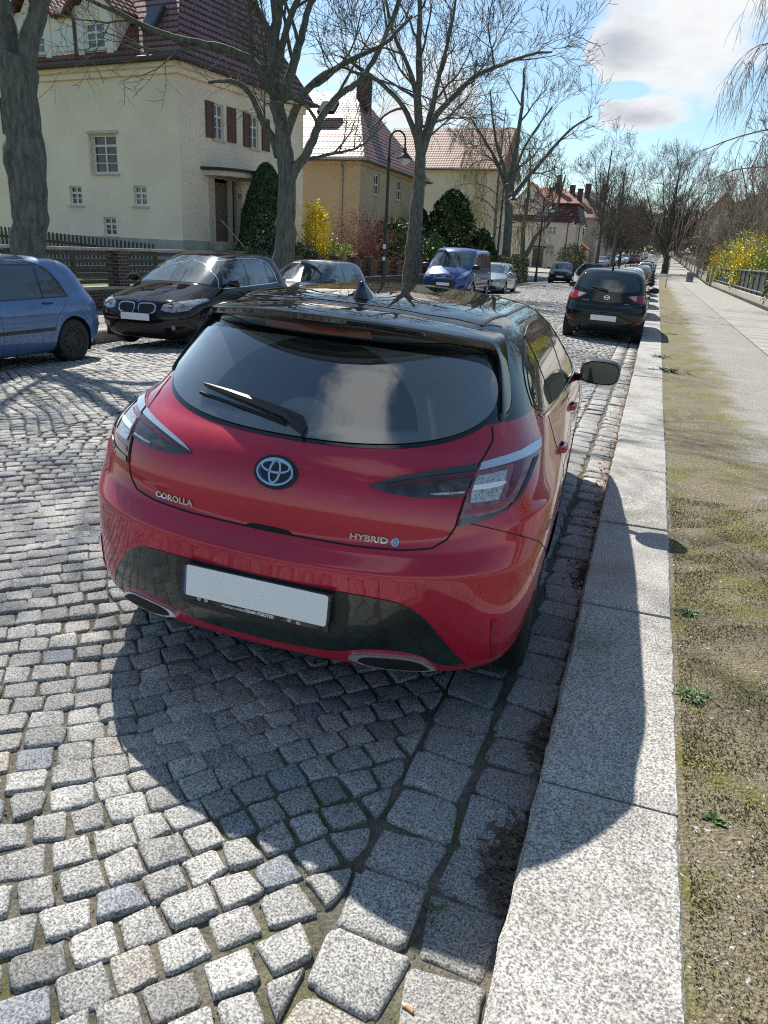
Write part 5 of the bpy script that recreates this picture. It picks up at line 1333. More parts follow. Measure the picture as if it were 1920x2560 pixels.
M_ = Matrix.Translation((-1.35, .62, 8.35)) @ Matrix.Rotation(radians(54), 4, 'X')
mb = MB(); mb.box(-.3, .3, -.45, .45, .0, .14, M_); sk = mb.build('skylight', MATS['gutter_dark'], h1); mb = MB(); mb.box(-.23, .23, -.38, .38, .141, .15, M_); mb.build('pane', MATS['pane'], sk)
mb = MB(); mb.box(-4.6, -3.9, 3.4, 4.0, 11.5, 13.8); ch = mb.build('chimney', MATS['brick'], h1)

# generic neighbouring house
def house(label, loc, rz, wx_, wy, z0, ze, zr, wall, tile, run_x, inset, wins_s, wins_e, o=.35, chimneys=(), cols=2, rows=2, pane='pane', W_side=True):
    h = thing('house', label, 'house', loc, rz)
    mb = MB(); wall_face(mb, S_, 0, wx_, z0, ze, wins_s); wall_face(mb, E_, 0, wy, z0, ze, wins_e)
    mb.add([(0, wy, z0), (-wx_, wy, z0), (-wx_, wy, ze), (0, wy, ze)], [(0, 1, 2, 3)]); mb.add([(-wx_, 0, z0), (-wx_, wy, z0), (-wx_, wy, ze), (-wx_, 0, ze)], [(0, 1, 2, 3)])
    ubox(mb, S_, -.1, wx_, .002, .10, ze-.25, ze-.02); ubox(mb, E_, 0, wy, .002, .10, ze-.25, ze-.02)
    if inset <= 0:
        if run_x: mb.add([(0, 0, ze), (0, wy, ze), (0, wy/2, zr-.1)], [(0, 1, 2)]); mb.add([(-wx_, 0, ze), (-wx_, wy, ze), (-wx_, wy/2, zr-.1)], [(0, 1, 2)])
        else: mb.add([(0, 0, ze), (-wx_, 0, ze), (-wx_/2, 0, zr-.1)], [(0, 1, 2)])
    mb.build('wall', MATS[wall], h, fix=False)
    for w in wins_s: window(h, S_, w, cols, rows, pane, fr=.07)
    for w in wins_e: window(h, E_, w, cols, rows, pane, fr=.07)
    r_ = roof_mesh('roof', hip(-wx_, 0, 0, wy, ze, zr, run_x, inset, o), MATS[tile], h)
    for (x, y, s, zt) in chimneys: mb = MB(); mb.box(x-s, x+s, y-s, y+s, ze, zt); mb.box(x-s-.06, x+s+.06, y-s-.06, y+s+.06, zt, zt+.12); mb.build('chimney', MATS['brick'], r_)
    mb = MB(); mb.tube([(-wx_-o, -o-.08, ze), (o+.08, -o-.08, ze), (o+.08, wy+o, ze)], .07, 6); mb.build('gutter', MATS['zinc'], h)
    return h
h2 = house('ochre house with a red hipped roof behind the pink and yellow shrubs', (-15.5, 39.7, 0), 0, 8.5, 12, .3, 6.0, 10.3, 'wall_tan', 'tile_red', True, 3.0, [], [(2.13, 3.0, 4.5, 5.55), (6.1, 7.05, 4.5, 5.6), (2.2, 3.0, 1.5, 2.6), (9.2, 10.1, 4.5, 5.6)], chimneys=((-2.1, 5.6, .35, 11.0),))
mb = MB(); mb.tube([(-.9, -.43, 5.9), (-1.0, -.06, 5.6), (-1.0, -.06, .4)], .05, 6); mb.build('downpipe', MATS['zinc'], h2)
mb = MB()
for z in (.12, .24): mb.tube([(-8.3, -.13, 6.25+z), (.1, -.13, 6.25+z)], .018, 4)
u = -8.3
while u < .2: mb.tube([(u, -.13, 6.2), (u, -.13, 6.52)], .012, 4); u += .22
mb.build('snow_guard', MATS['gutter_dark'], h2)
M_ = Matrix.Translation((-3.4, 3.4, 9.0)) @ Matrix.Rotation(radians(38), 4, 'X')
mb = MB(); mb.box(-.5, .5, -.5, .5, -.1, .12, M_); mb.build('skylight', MATS['pane'], h2)
h3 = house('pale yellow house with a broad brown tiled roof behind the dark conifer', (-14.1, 68, 0), 0, 10.5, 9, .2, 8.45, 12.3, 'wall_yellow', 'tile_brown', True, .0, [(7.2, 8.2, 5.2, 6.6)], [(2, 3, 5.5, 7), (6, 7, 5.5, 7)])
h4 = thing('house', 'beige villa with a gabled mansard roof at the street corner', 'house', (-10.2, 100, gz(100)), 0)
W4 = [(2.3, 3.45, 3.9, 4.9), (3.7, 4.95, 3.85, 4.85), (2.3, 3.4, 1.5, 2.7), (6.6, 7.4, 3.9, 4.6)]
mb = MB(); wall_face(mb, S_, 0, 8.4, -.2, 5.4, W4+[(3.65, 5.0, -.2, 2.2), (6.4, 7.6, .2, 1.4)]); wall_face(mb, E_, 0, 9, -.2, 5.4, [(1.5, 2.3, 1.2, 2.6), (1.5, 2.3, 3.7, 4.9), (4, 4.8, 1.2, 2.6), (4, 4.8, 3.7, 4.9)]); mb.build('wall', MATS['wall_beige'], h4, fix=False)
for w in W4: window(h4, S_, w, 2, 2, 'curtain_pane', fr=.09)
for w in [(1.5, 2.3, 1.2, 2.6), (1.5, 2.3, 3.7, 4.9), (4, 4.8, 1.2, 2.6), (4, 4.8, 3.7, 4.9)]: window(h4, E_, w, 2, 2, 'pane')
mb = MB(); ubox(mb, S_, 3.65, 5.0, -.2, -.08, -.2, 2.2); mb.build('door', MATS['gutter_dark'], h4); mb = MB(); ubox(mb, S_, 6.4, 7.6, -.2, -.08, .2, 1.4); mb.build('garage_door', MATS['gutter_dark'], h4)
mb = MB(); ubox(mb, S_, 3.4, 5.3, .01, .8, 2.3, 2.45); mb.build('door_canopy', MATS['tile_dark'], h4)
roof_mesh('lower_roof', [[(-8.7, -.4, 5.35), (.4, -.4, 5.35), (-.25, .5, 7.6), (-8.5, .5, 7.6)], [(.4, -.4, 5.35), (.4, 9.3, 5.35), (-.25, 8.6, 7.6), (-.25, .5, 7.6)]], MATS['tile_dark'], h4)
roof_mesh('roof', hip(-8.4, -.2, .4, 8.6, 7.6, 9.6, True, 2.6, .25) + [[(-8.8, -.1, 6.7), (-6.0, -.1, 9.9), (-6.0, 5, 9.9), (-8.8, 5, 6.7)], [(-6.0, -.1, 9.9), (-3.2, -.1, 6.9), (-3.2, 5, 6.9), (-6.0, 5, 9.9)]], MATS['tile_orange'], h4)
mb = MB(); mb.add([S_(3.3, -.05, 6.8), S_(8.6, -.05, 6.8), S_(6.0, -.05, 9.7)], [(0, 1, 2)]); ubox(mb, S_, 3.7, 8.3, -.6, .1, 5.5, 6.8); mb.build('gable', MATS['wall_beige'], h4, fix=False)
window(h4, lambda u, d, z: S_(u, d+.25, z), (4.3, 5.1, 5.75, 6.55), 2, 1, 'pane', dep=.1)
window(h4, lambda u, d, z: S_(u, d+.08, z), (5.4, 6.8, 7.4, 8.0), 4, 1, 'pane', dep=.1)
mb = MB(); mb.box(-3.4, -2.8, 2.8, 3.4, 7.8, 11.0); mb.build('chimney', MATS['gutter_dark'], h4)
# houses further along, both sides
WS = lambda wx_, z0: [(u, u+1.0, z0+1.2+3*k, z0+2.6+3*k) for k in range(2) for u in [1.2+2.4*i for i in range(int((wx_-2)/2.4)+1)]]
house('brown and beige house beyond the corner villa', (-10.5, 128, gz(128)), 0, 12, 11, -.3, 6.8, 10, 'wall_brown', 'tile_brown', True, 2.5, WS(12, 0), WS(11, 0), chimneys=((-3, 4, .4, 11.2),))
house('grey-roofed house with chimneys on the far left', (-9.6, 152, gz(152)), 0, 14, 12, -.3, 8.6, 12.4, 'wall_beige', 'tile_slate', True, 3, WS(14, 2.5), WS(12, 2.5), chimneys=((-2, 4, .5, 13.6), (-5, 4, .5, 13.6), (-8, 5, .5, 13.4)))
house('far beige house half hidden by bare street trees', (-9.2, 182, gz(182)), 0, 14, 14, -.3, 9, 13, 'wall_yellow', 'tile_brown', False, 3, WS(14, 1), WS(14, 1))
house('small garden house with pale walls beside the far tree trunks', (-9.6, 112, gz(112)), 0, 2.6, 3, -.2, 2.2, 3.4, 'wall_yellow', 'tile_orange', False, 0, [(.8, 1.7, .8, 1.6)], [])
WW = lambda F_, n, z0: [(u, u+1.0, z0+1.2+3*k, z0+2.6+3*k) for k in range(3) for u in [1.2+2.2*i for i in range(n)]]
house('distant house with bright orange-red gable roof on the right', (16.5, 198, gz(198)), 0, 8.2, 12, -.3, 10.5, 15.6, 'wall_brown', 'tile_orange', False, 0, WW(S_, 3, 1), [])
house('grey-brown apartment house behind the right-hand bushes', (22, 150, gz(150)), 0, 13, 25, -.3, 9.5, 13, 'wall_brown', 'tile_dark', False, 3, WW(S_, 5, .5), [])
house('cream house screened by brown twigs on the right', (21, 84, gz(84)), 0, 10.5, 14, -.3, 7.2, 11, 'wall_beige', 'tile_brown', False, 3, [(u, u+1, z, z+1.4) for u in (1.5, 4.5, 7.5) for z in (1.5, 4.5)], [])
# ------------------------------------------------------------------ fences and street furniture
def brick_mat(name, c, w=.25, h=.077):
    m = mat(name, c, .85); t = m.node_tree; n = t.nodes; l = t.links; b = n['Principled BSDF']
    tcn = n.new('ShaderNodeTexCoord'); sp_ = n.new('ShaderNodeSeparateXYZ'); l.new(tcn.outputs['Object'], sp_.inputs[0]); cb = n.new('ShaderNodeCombineXYZ')
    ad = n.new('ShaderNodeMath'); l.new(sp_.outputs[0], ad.inputs[0]); l.new(sp_.outputs[1], ad.inputs[1]); l.new(ad.outputs[0], cb.inputs[0]); l.new(sp_.outputs[2], cb.inputs[1])
    br = n.new('ShaderNodeTexBrick'); l.new(cb.outputs[0], br.inputs['Vector']); br.inputs['Scale'].default_value = 1
    br.inputs['Color1'].default_value = (*c, 1); br.inputs['Color2'].default_value = (*[x*.55 for x in c], 1); br.inputs['Mortar'].default_value = (.16, .15, .13, 1)
    br.inputs['Mortar Size'].default_value = .012; br.inputs['Brick Width'].default_value = w; br.inputs['Row Height'].default_value = h; l.new(br.outputs['Color'], b.inputs['Base Color'])
    return m
brick_mat('brick_fence', (.085, .045, .042))
XF = -12.2
def brick_fence(label, y0, y1, step, infill, base=.42, top=1.27, coping='coping'):
    f = thing('fence', label, 'fence', (XF, y0, 0)); L_ = y1-y0
    mb = MB(); mb.box(-.14, .14, 0, L_, -.05, base); mb.build('brick_base', MATS['brick_fence'], f)
    mb = MB(); mb.box(-.18, .18, -.02, L_, base+.002, base+.06); mb.build('coping', MATS[coping], f)
    y = 0; ys = []
    while y <= L_+.01: ys.append(y); y += step
    for y in ys:
        mb = MB(); mb.box(-.17, .17, y-.19, y+.19, base+.063, top-.06); mb.box(-.2, .2, y-.22, y+.22, top-.058, top+.01); mb.build('pillar', MATS['brick_fence'], f)
    for a, b in zip(ys[:-1], ys[1:]):
        mb = MB()
        if infill == 'rails':
            for k in range(5): z = base+.13+k*.155; mb.box(-.03, .03, a+.195, b-.195, z, z+.085)
            mb.box(-.035, .035, (a+b)/2-.04, (a+b)/2+.04, base+.07, top-.06)
            mb.build('rails', MATS['wood_grey'], f)
        else:
            for k in range(4): z = base+.10+k*.19; mb.box(-.03, .03, a+.195, b-.195, z, z+.05)
            for k in (1, 2): yy = a+(b-a)*k/3; mb.box(-.034, .034, yy-.03, yy+.03, base+.07, top-.06)
            mb.build('rails', MATS['wood_rail'], f)
            mb = MB(); mb.box(-.12, -.10, a+.195, b-.195, base+.07, top-.12); mb.build('board', MATS['orange_board'], f)
    if infill == 'rails': mb = MB(); mb.box(-.10, .10, -.2, L_, top+.012, top+.07); mb.build('top_beam', MATS[coping], f)
    return f
brick_fence('dark brick fence with grey rails and pale top beam in front of the cream house', 3.5, 21.5, 3.0, 'rails')
brick_fence('brick fence with red-brown lattice over orange boards, in front of the ochre house', 23.2, 44.1, 1.9, 'lattice')
# picket fence beside the cream house
pk = thing('picket_fence', 'weathered picket fence running along the cream house wall', 'fence', (-25, 20.2, .3), atan2(2.2, 9.0))
n_ = 66
for k in range(n_):
    mb = MB(); u = k*.14; zt = 1.66-.55*k/n_; mb.prism([(u, -.01), (u+.07, -.01), (u+.07, .01), (u, .01)], .1, zt); mb.build('picket', MATS['wood_grey'], pk)
mb = MB(); mb.add([(0, .012, 1.3), (9.24, .012, .8), (9.24, .05, .8), (0, .05, 1.3), (0, .012, 1.38), (9.24, .012, .88), (9.24, .05, .88), (0, .05, 1.38)], [(0, 1, 5, 4), (2, 3, 7, 6), (4, 5, 6, 7), (0, 3, 2, 1)]); mb.build('fence_rail', MATS['wood_grey'], pk)
pk = thing('picket_fence', 'dark picket fence behind the pink shrub', 'fence', (-13.4, 34, .3), pi/2)
for k in range(40):
    mb = MB(); u = k*.14; mb.box(u, u+.06, -.01, .01, .05, 1.15); mb.build('picket', MATS['wood_grey'], pk)
mb = MB(); mb.box(0, 5.6, .012, .05, .8, .9); mb.build('fence_rail', MATS['wood_grey'], pk)
# right-hand garden fence: concrete base, iron rails, dark sheet infill
fr_ = thing('fence', 'grey iron fence with dark sheeting on a low concrete wall, right side', 'fence', (4.2, 3, 0))
mb = MB(); mb.bevbox(-.02, .28, 0, 62.5, -.1, .52, .02); mb.build('wall_base', MATS['concrete'], fr_)
for k in range(32):
    mb = MB(); mb.box(.02, .07, k*2.0-.02, k*2.0+.02, .52, 1.62); mb.build('post', MATS['iron'], fr_)
for z in (.66, 1.50): mb = MB(); mb.box(.005, .035, 0, 62.5, z, z+.05); mb.build('rail', MATS['zinc'], fr_)
mb = MB(); mb.box(.09, .11, 0, 62.5, .56, 1.54); mb.build('panel', MATS['fence_panel'], fr_)
mb = MB(); mb.bevbox(-.2, .2, -.2, .2, 0, 1.75, .05); o = mb.build('gate_post', MATS['concrete']); o.location = (4.25, 66.4, 0); tag(o, 'squat concrete gate post at the end of the iron fence', 'gate post')
fr2 = thing('fence', 'low garden wall with pale pillars further up the right pavement', 'fence', (4.3, 74, 0))
mb = MB()
for k in range(17): y = k*9; mb.bevbox(0, .25, y, y+8.9, gz(74+y)-.2, gz(74+y)+1.1, .02)
mb.build('wall_base', MATS['concrete'], fr2)
for k in range(17): mb = MB(); mb.bevbox(-.1, .35, k*9-.2, k*9+.2, gz(74+k*9)-.2, gz(74+k*9)+1.7, .05); mb.build('pillar', MATS['concrete'], fr2)
# street lamps
def lamp(label, x, y, s, z0=-.05, side=1):
    t = thing('street_lamp', label, 'street lamp', (x, y, z0), 0, 'arched street lamps on the left pavement'); t.scale = (s, s, s)
    mb = MB(); mb.lathe([(.10, 0), (.10, .5), (.075, .55), (.065, 1.0), (.05, 4.4), (.045, 4.45)], n=12); mb.lathe([(.045, 4.40), (.075, 4.45), (.075, 4.52), (.045, 4.58)], n=12)
    mb.build('pole', MATS['lamp_post'], t, smooth=False)
    mb = MB(); pts = [(0, 0, 4.5), (0, 0, 5.1)]+[(side*(.28-.28*cos(pi*k/10)), 0, 5.1+.30*sin(pi*k/10)) for k in range(1, 11)]+[(side*.56, 0, 4.85)]
    mb.tube(pts, [.035]*2+[.032]*11, 8); mb.tube([(0, 0, 4.62), (side*.3, 0, 4.8), (side*.55, 0, 5.0)], .012, 6); mb.build('arm', MATS['lamp_post'], t, smooth=True)
    mb = MB(); mb.lathe([(.0, 4.9), (.06, 4.88), (.07, 4.75), (.12, 4.68), (.27, 4.56), (.28, 4.53), (.0, 4.54)], (side*.56, 0, 0), n=20); hd = mb.build('lamp_hood', MATS['lamp_post'], t, smooth=True)
    mb = MB(); mb.lathe([(.20, 4.535), (.18, 4.44), (.10, 4.36), (0, 4.33)], (side*.56, 0, 0), n=20); mb.build('lamp_bowl', MATS['lamp_bowl'], hd, smooth=True)
    return t
l0 = lamp('nearest arched street lamp, between two bare lime trees', -9.86, 28.1, 1.06)
mb = MB(); mb.box(-.055, .055, -.075, -.068, 1.6, 1.75); mb.box(-.05, .05, -.075, -.068, 1.2, 1.33); mb.build('sticker', MATS['sign_white'], l0)
for lb, x, y in (('arched street lamp right of the blue van, second from the camera', -9.35, 47.5), ('arched street lamp at the clipped hedge, third from the camera', -8.0, 55.3), ('arched street lamp just beyond the junction corner', -9.2, 82), ('arched street lamp in front of the corner villa', -9.0, 92),
                 ('far arched street lamp among the distant trunks', -7.8, 125), ('farthest arched street lamp on the left', -7.5, 150)): lamp(lb, x, y, 1.06, gz(y)-.05)
# sign pole and poster box on the right pavement
t = thing('sign_pole', 'thin pole with a small round sign between kerb and footpath', 'sign', (.72, 56, .1))
mb = MB(); mb.tube([(0, 0, 0), (.03, 0, 2.35)], .028, 8); mb.build('pole', MATS['zinc'], t); mb = MB(); mb.lathe([(0, -.01), (.17, -.01), (.17, .01), (0, .01)], (.03, 0, 2.2), 'y', 20); mb.build('sign_plate', MATS['sign_white'], t)
t = thing('street_cabinet', 'blue and red street cabinet against the right-hand garden wall', 'utility box', (2.9, 75, gz(75)+.1)); t.scale = (.55, .6, .68)
mb = MB(); mb.bevbox(-.55, .55, -.25, .25, 0, 1.25, .03); mb.build('cabinet', MATS['concrete'], t); mb = MB(); mb.box(-.5, .5, -.258, -.253, .35, .85); mb.build('poster', MATS['sign_blue'], t); mb = MB(); mb.box(-.5, .5, -.262, -.254, .86, 1.15); mb.build('poster', MATS['sign_red'], t)
# ------------------------------------------------------------------ trees and shrubs
class Tubes:
    def __init__(s): s.V = []; s.F = []; s.n = 0
    def add(s, P, R, k):
        P = np.asarray(P, float); R = np.asarray(R, float); m = len(P)
        T = np.gradient(P, axis=0); T /= np.linalg.norm(T, axis=1)[:, None]+1e-9
        ref = np.array([0, 0, 1.]) if abs(T[0][2]) < .9 else np.array([1., 0, 0])
        A = np.cross(T, ref); A /= np.linalg.norm(A, axis=1)[:, None]+1e-9; B = np.cross(T, A)
        a = np.arange(k)*2*pi/k
        V = P[:, None, :]+(A[:, None, :]*np.cos(a)[None, :, None]+B[:, None, :]*np.sin(a)[None, :, None])*R[:, None, None]
        i = np.arange(m-1)[:, None]*k; j = np.arange(k)[None, :]; j2 = (j+1) % k
        F_ = np.stack([i+j, i+j2, i+k+j2, i+k+j], -1).reshape(-1, 4)+s.n
        s.V.append(V.reshape(-1, 3)); s.F.append(F_); s.n += m*k
    def build(s, name, m, parent, smooth=True): return np_mesh(name, np.concatenate(s.V), np.concatenate(s.F), m, parent, smooth)
def unit(v): return v/(np.linalg.norm(v)+1e-9)
def branch(T, TW, rng, p, d, L_, r, lvl, P):
    """one limb and everything that grows from it"""
    n = max(3, int(L_/P['seg'])) if lvl > 0 else 3
    pts = [p]; rad = [r]; dd = d.copy()
    for i in range(n):
        g = P['up'] if lvl > 1 else P['tipup']
        dd = unit(dd+rng.normal(0, P['wig'], 3)+np.array([0, 0, g/n*1.6])*(1 if lvl > 0 or P.get('droop') is None else 0)+(np.array([0, 0, -P['droop']]) if P.get('droop') and lvl <= 1 else 0))
        pts.append(pts[-1]+dd*L_/n); rad.append(max(r*(1-.80*(i+1)/n), P['rmin']))
    (T if lvl >= P['split'] else TW).add(pts, rad, 6 if lvl >= 3 else (4 if lvl == 2 else 3))
    if lvl <= 0: return
    nc = int(P['nch'][lvl]*rng.uniform(.8, 1.2)*max(.5, min(1.4, L_/P['len'][lvl])))
    for c_ in range(nc):
        t = P['t0']+(1-P['t0'])*(c_+rng.uniform(.1, .9))/nc; i = min(int(t*n), n-1); f = t*n-i
        q = pts[i]*(1-f)+pts[i+1]*f; ax = unit(pts[i+1]-pts[i])
        s_ = unit(np.cross(ax, rng.normal(0, 1, 3))); ang = rng.uniform(*P['ang'])
        nd = unit(ax*cos(ang)+s_*sin(ang))
        rr = rad[i]*(1-f)+rad[i+1]*f
        branch(T, TW, rng, q, nd, P['len'][lvl-1]*rng.uniform(.6, 1.25)*(1.15-.5*t), max(rr*.62, P['rmin']), lvl-1, P)
LIME = dict(seg=.35, up=.30, tipup=.22, wig=.13, rmin=.0052, split=2, nch=[0, 6, 6, 7, 6], len=[.55, 1.1, 2.0, 3.2, 4.5], t0=.22, ang=(.45, 1.0))
def tree(name, label, cat, base, limbs, P, bark='lime_bark', twig='twig', seed=1, group=None, extra=0, trunk_bumps=True, lv=3):
    """limbs: list of (points, r0, r1, level of side growth); first one is the trunk"""
    rng = np.random.default_rng(seed); T = Tubes(); TW = Tubes(); B = np.array(base, float)
    for li, (pts, r0, r1, lvl) in enumerate(limbs):
        pts = [np.array(p, float)-B for p in pts]
        Q = []; n = len(pts)       # smooth curve through the points
        for i in range(n-1):
            p0, p1, p2, p3 = pts[max(i-1, 0)], pts[i], pts[i+1], pts[min(i+2, n-1)]
            for k in range(6):
                t = k/6; Q.append(.5*((2*p1)+(-p0+p2)*t+(2*p0-5*p1+4*p2-p3)*t*t+(-p0+3*p1-3*p2+p3)*t**3))
        Q.append(pts[-1]); m = len(Q); Q = np.array(Q); tt = np.linspace(0, 1, m); R = r0+(r1-r0)*tt**.9
        if li == 0: R *= 1+.22*np.exp(-tt*9); R *= 1+rng.normal(0, .035, m)
        Q[1:-1] += rng.normal(0, r0*.06, (m-2, 3)); T.add(Q, R, 14 if li == 0 else 8)
        if lvl >= 0:
            ln = np.linalg.norm(np.diff(Q, axis=0), axis=1).sum(); nc = max(3, int(ln*P.get('dens', 1.6)))
            for c_ in range(nc):
                lo = P.get('t_trunk', .45) if li == 0 else .18
                t = lo+(1-lo)*(c_+rng.uniform(.1, .9))/nc; i = min(int(t*(m-1)), m-2); ax = unit(Q[i+1]-Q[i]); s_ = unit(np.cross(ax, rng.normal(0, 1, 3))); an = rng.uniform(.5, 1.15)
                branch(T, TW, rng, Q[i], unit(ax*cos(an)+s_*sin(an)), P['len'][lvl]*rng.uniform(.6, 1.2)*(1.25-.5*t), max(min(R[i]*.5, .02*P['len'][lvl]), P['rmin']), lvl, P)
    root = thing(name, label, cat, base, 0, group)
    T.build('trunk', MATS[bark], root); TW.build('crown', MATS[twig], root); return root
K = 1.07
def S7(pts): return [(x*K, y*K, 1.6+(z-1.6)*K) for x, y, z in pts]
G_T = 'bare lime trees along the left pavement'
# nearest tree, at the left edge
tb = S7([(-9.88, 10.2, .7)])[0]
t0 = tree('lime_tree', 'thick forked lime trunk at the left edge behind the blue car', 'tree', (tb[0], tb[1], -.05),
     [(S7([(-9.93, 10.2, .0), (-9.78, 10.2, 1.22), (-9.64, 10.2, 2.08), (-9.62, 10.2, 3.06), (-9.60, 10.2, 4.1)]), .285, .29, -1),
      (S7([(-9.65, 10.2, 3.8), (-9.80, 10.2, 4.7), (-10.2, 10.0, 6.2), (-10.6, 9.8, 8.5), (-10.9, 9.6, 11)]), .19, .05, 3),
      (S7([(-9.55, 10.2, 3.9), (-9.28, 10.35, 4.65), (-9.0, 10.5, 5.6), (-8.6, 10.9, 7.5), (-8.2, 11.3, 10.2)]), .18, .05, 3),
      (S7([(-9.3, 10.4, 5.2), (-8.4, 10.0, 6.3), (-7.2, 9.5, 7.6), (-6.2, 9.0, 8.8)]), .12, .03, 3),
      (S7([(-9.5, 10.0, 4.6), (-9.3, 9.0, 6.0), (-8.6, 7.8, 7.6), (-7.8, 6.8, 8.8)]), .12, .03, 3),
      (S7([(-9.05, 10.5, 5.6), (-7.6, 11.2, 6.6), (-6.0, 11.6, 7.6), (-4.6, 12, 8.3)]), .11, .03, 3)], dict(LIME, dens=.8), seed=11, group=G_T)
mb = MB(); mb.lathe([(0, -.55), (.14, -.5), (.24, -.25), (.29, 0), (.25, .22), (.15, .4), (0, .45)], (.20, -.05, 2.75), n=14)
for i, v in enumerate(mb.v): mb.v[i] = (v[0]+random.uniform(-.03, .03), v[1]+random.uniform(-.03, .03), v[2]+random.uniform(-.03, .03))
mb.build('burr', MATS['lime_bark'], t0, smooth=True)
t1 = tree('lime_tree', 'tall lime tree with low forking limbs in front of the cream house', 'tree', (-9.5*K, 18.7*K, -.05),
     [(S7([(-9.45, 18.7, -.1), (-9.42, 18.7, .8), (-9.35, 18.7, 1.73), (-9.30, 18.7, 2.99), (-9.40, 18.7, 4.1), (-9.62, 18.7, 5.0), (-9.64, 18.7, 6.13), (-9.62, 18.7, 7.4), (-9.5, 18.7, 9.5), (-9.4, 18.8, 11.5)]), .36, .06, 3),
      (S7([(-9.73, 18.7, 5.22), (-10.07, 18.5, 5.71), (-10.57, 18.2, 5.98), (-11.6, 17.6, 6.12), (-12.22, 17.2, 6.28), (-12.79, 16.8, 6.53), (-13.44, 16.4, 6.76)]), .15, .04, 3),
      (S7([(-9.55, 18.7, 3.7), (-9.70, 18.7, 4.1), (-9.96, 18.6, 4.54), (-10.19, 18.4, 5.09), (-10.51, 18.2, 5.32), (-11.12, 18.0, 5.29)]), .13, .04, 2),
      (S7([(-9.30, 18.7, 3.0), (-9.11, 18.7, 3.37), (-8.83, 18.8, 3.8), (-8.65, 19.0, 4.33), (-8.54, 19.1, 4.7), (-8.15, 19.3, 5.22), (-7.69, 19.6, 5.63), (-7.29, 20.0, 6.53), (-7.0, 20.3, 7.6)]), .16, .05, 3),
      (S7([(-9.34, 18.7, 4.2), (-8.82, 18.4, 4.94), (-8.16, 18.1, 5.34), (-7.2, 17.7, 5.6), (-6.27, 17.2, 5.77), (-5.54, 16.8, 6.15)]), .12, .03, 3),
      (S7([(-9.46, 18.7, 5.0), (-9.23, 18.9, 5.82), (-9.1, 19.2, 6.75), (-8.9, 19.5, 8.0), (-8.6, 19.8, 10)]), .15, .04, 3),
      (S7([(-9.5, 18.6, 5.6), (-9.0, 18.2, 6.6), (-8.0, 17.8, 7.6), (-6.9, 17.4, 8.4)]), .11, .03, 3),
      (S7([(-9.6, 18.7, 6.2), (-10.2, 18.2, 7.2), (-11.0, 17.6, 8.2), (-11.9, 17, 9.2)]), .11, .03, 3)], dict(LIME, dens=.9), bark='lime_bark', seed=5, group=G_T)
t2 = tree('lime_tree', 'lime tree with spreading limb over the street, left of the blue van', 'tree', (-9.7*K, 31*K, -.05),
     [(S7([(-9.68, 31.0, -.1), (-9.63, 31.0, 2.05), (-9.57, 31.0, 3.87), (-9.59, 31.0, 5.33), (-9.76, 31.0, 6.61), (-9.83, 31.0, 8.53), (-9.93, 31.0, 10.5), (-10, 31, 13)]), .36, .05, 3),
      (S7([(-9.66, 31, 5.6), (-10.35, 31.0, 6.9), (-11.04, 30.5, 7.57), (-11.87, 30.0, 8.1), (-12.49, 29.5, 8.41)]), .14, .04, 3),
      (S7([(-9.55, 31.0, 5.0), (-9.09, 31.0, 6.47), (-8.29, 30.5, 7.13), (-7.31, 30.0, 7.74), (-6.21, 29.5, 7.99), (-5.17, 29.0, 8.16), (-4.43, 28.6, 8.11)]), .16, .03, 3),
      (S7([(-9.59, 31.0, 5.2), (-9.29, 31.3, 6.94), (-9.2, 31.8, 8.28), (-9.0, 32.2, 9.73), (-8.9, 32.5, 11.6)]), .16, .04, 3),
      (S7([(-9.7, 31, 6.3), (-9.9, 30.5, 7.8), (-10.7, 30.2, 9.4), (-11.2, 30, 11.2)]), .13, .04, 3)], dict(LIME, dens=.65, rmin=.008), seed=21, group=G_T)
t3 = tree('lime_tree', 'broad-crowned lime tree behind the silver hatchback', 'tree', (-9.4*K, 50*K, -.05),
     [(S7([(-9.21, 50.0, -.1), (-9.35, 50.0, 3.53), (-9.52, 50.0, 5.63), (-9.3, 50, 8), (-9.2, 50, 10.5), (-9.3, 50, 12.2)]), .33, .05, 3),
      (S7([(-9.52, 50.0, 5.2), (-10.49, 50.0, 7.21), (-12.22, 50.0, 9.44)]), .16, .04, 3), (S7([(-9.30, 50.0, 5.0), (-7.96, 50.0, 6.79), (-6.28, 50.0, 8.78), (-5.0, 50.0, 9.62)]), .17, .04, 3),
      (S7([(-9.4, 50, 5.6), (-9.0, 51, 8), (-7.6, 51.5, 10.4)]), .14, .04, 3), (S7([(-9.5, 50, 5.8), (-10.4, 49, 8.2), (-10.9, 48.5, 10.8)]), .14, .04, 3)], dict(LIME, dens=.5, rmin=.010, len=[.6, 1.2, 2.1, 3.2, 4.5], nch=[0, 6, 5, 6, 7]), seed=33, group=G_T)
tree('street_tree', 'forked tree beside the corner villa, leaning right over the hedge', 'tree', (-9.5*K, 58*K, -.05),
     [(S7([(-9.45, 58, -.1), (-9.55, 58, 1.3), (-9.68, 58.0, 3.88), (-9.57, 58.0, 5.5), (-9.7, 58, 8.5)]), .30, .05, 3), (S7([(-9.55, 58.0, 1.0), (-8.71, 58.0, 3.1), (-7.94, 58.0, 3.94), (-7.4, 58, 5.4), (-7.1, 58, 7.2)]), .22, .05, 3)], dict(LIME, dens=.6, rmin=.014, len=[.5, 1., 1.8, 2.4, 4.5]), seed=41)
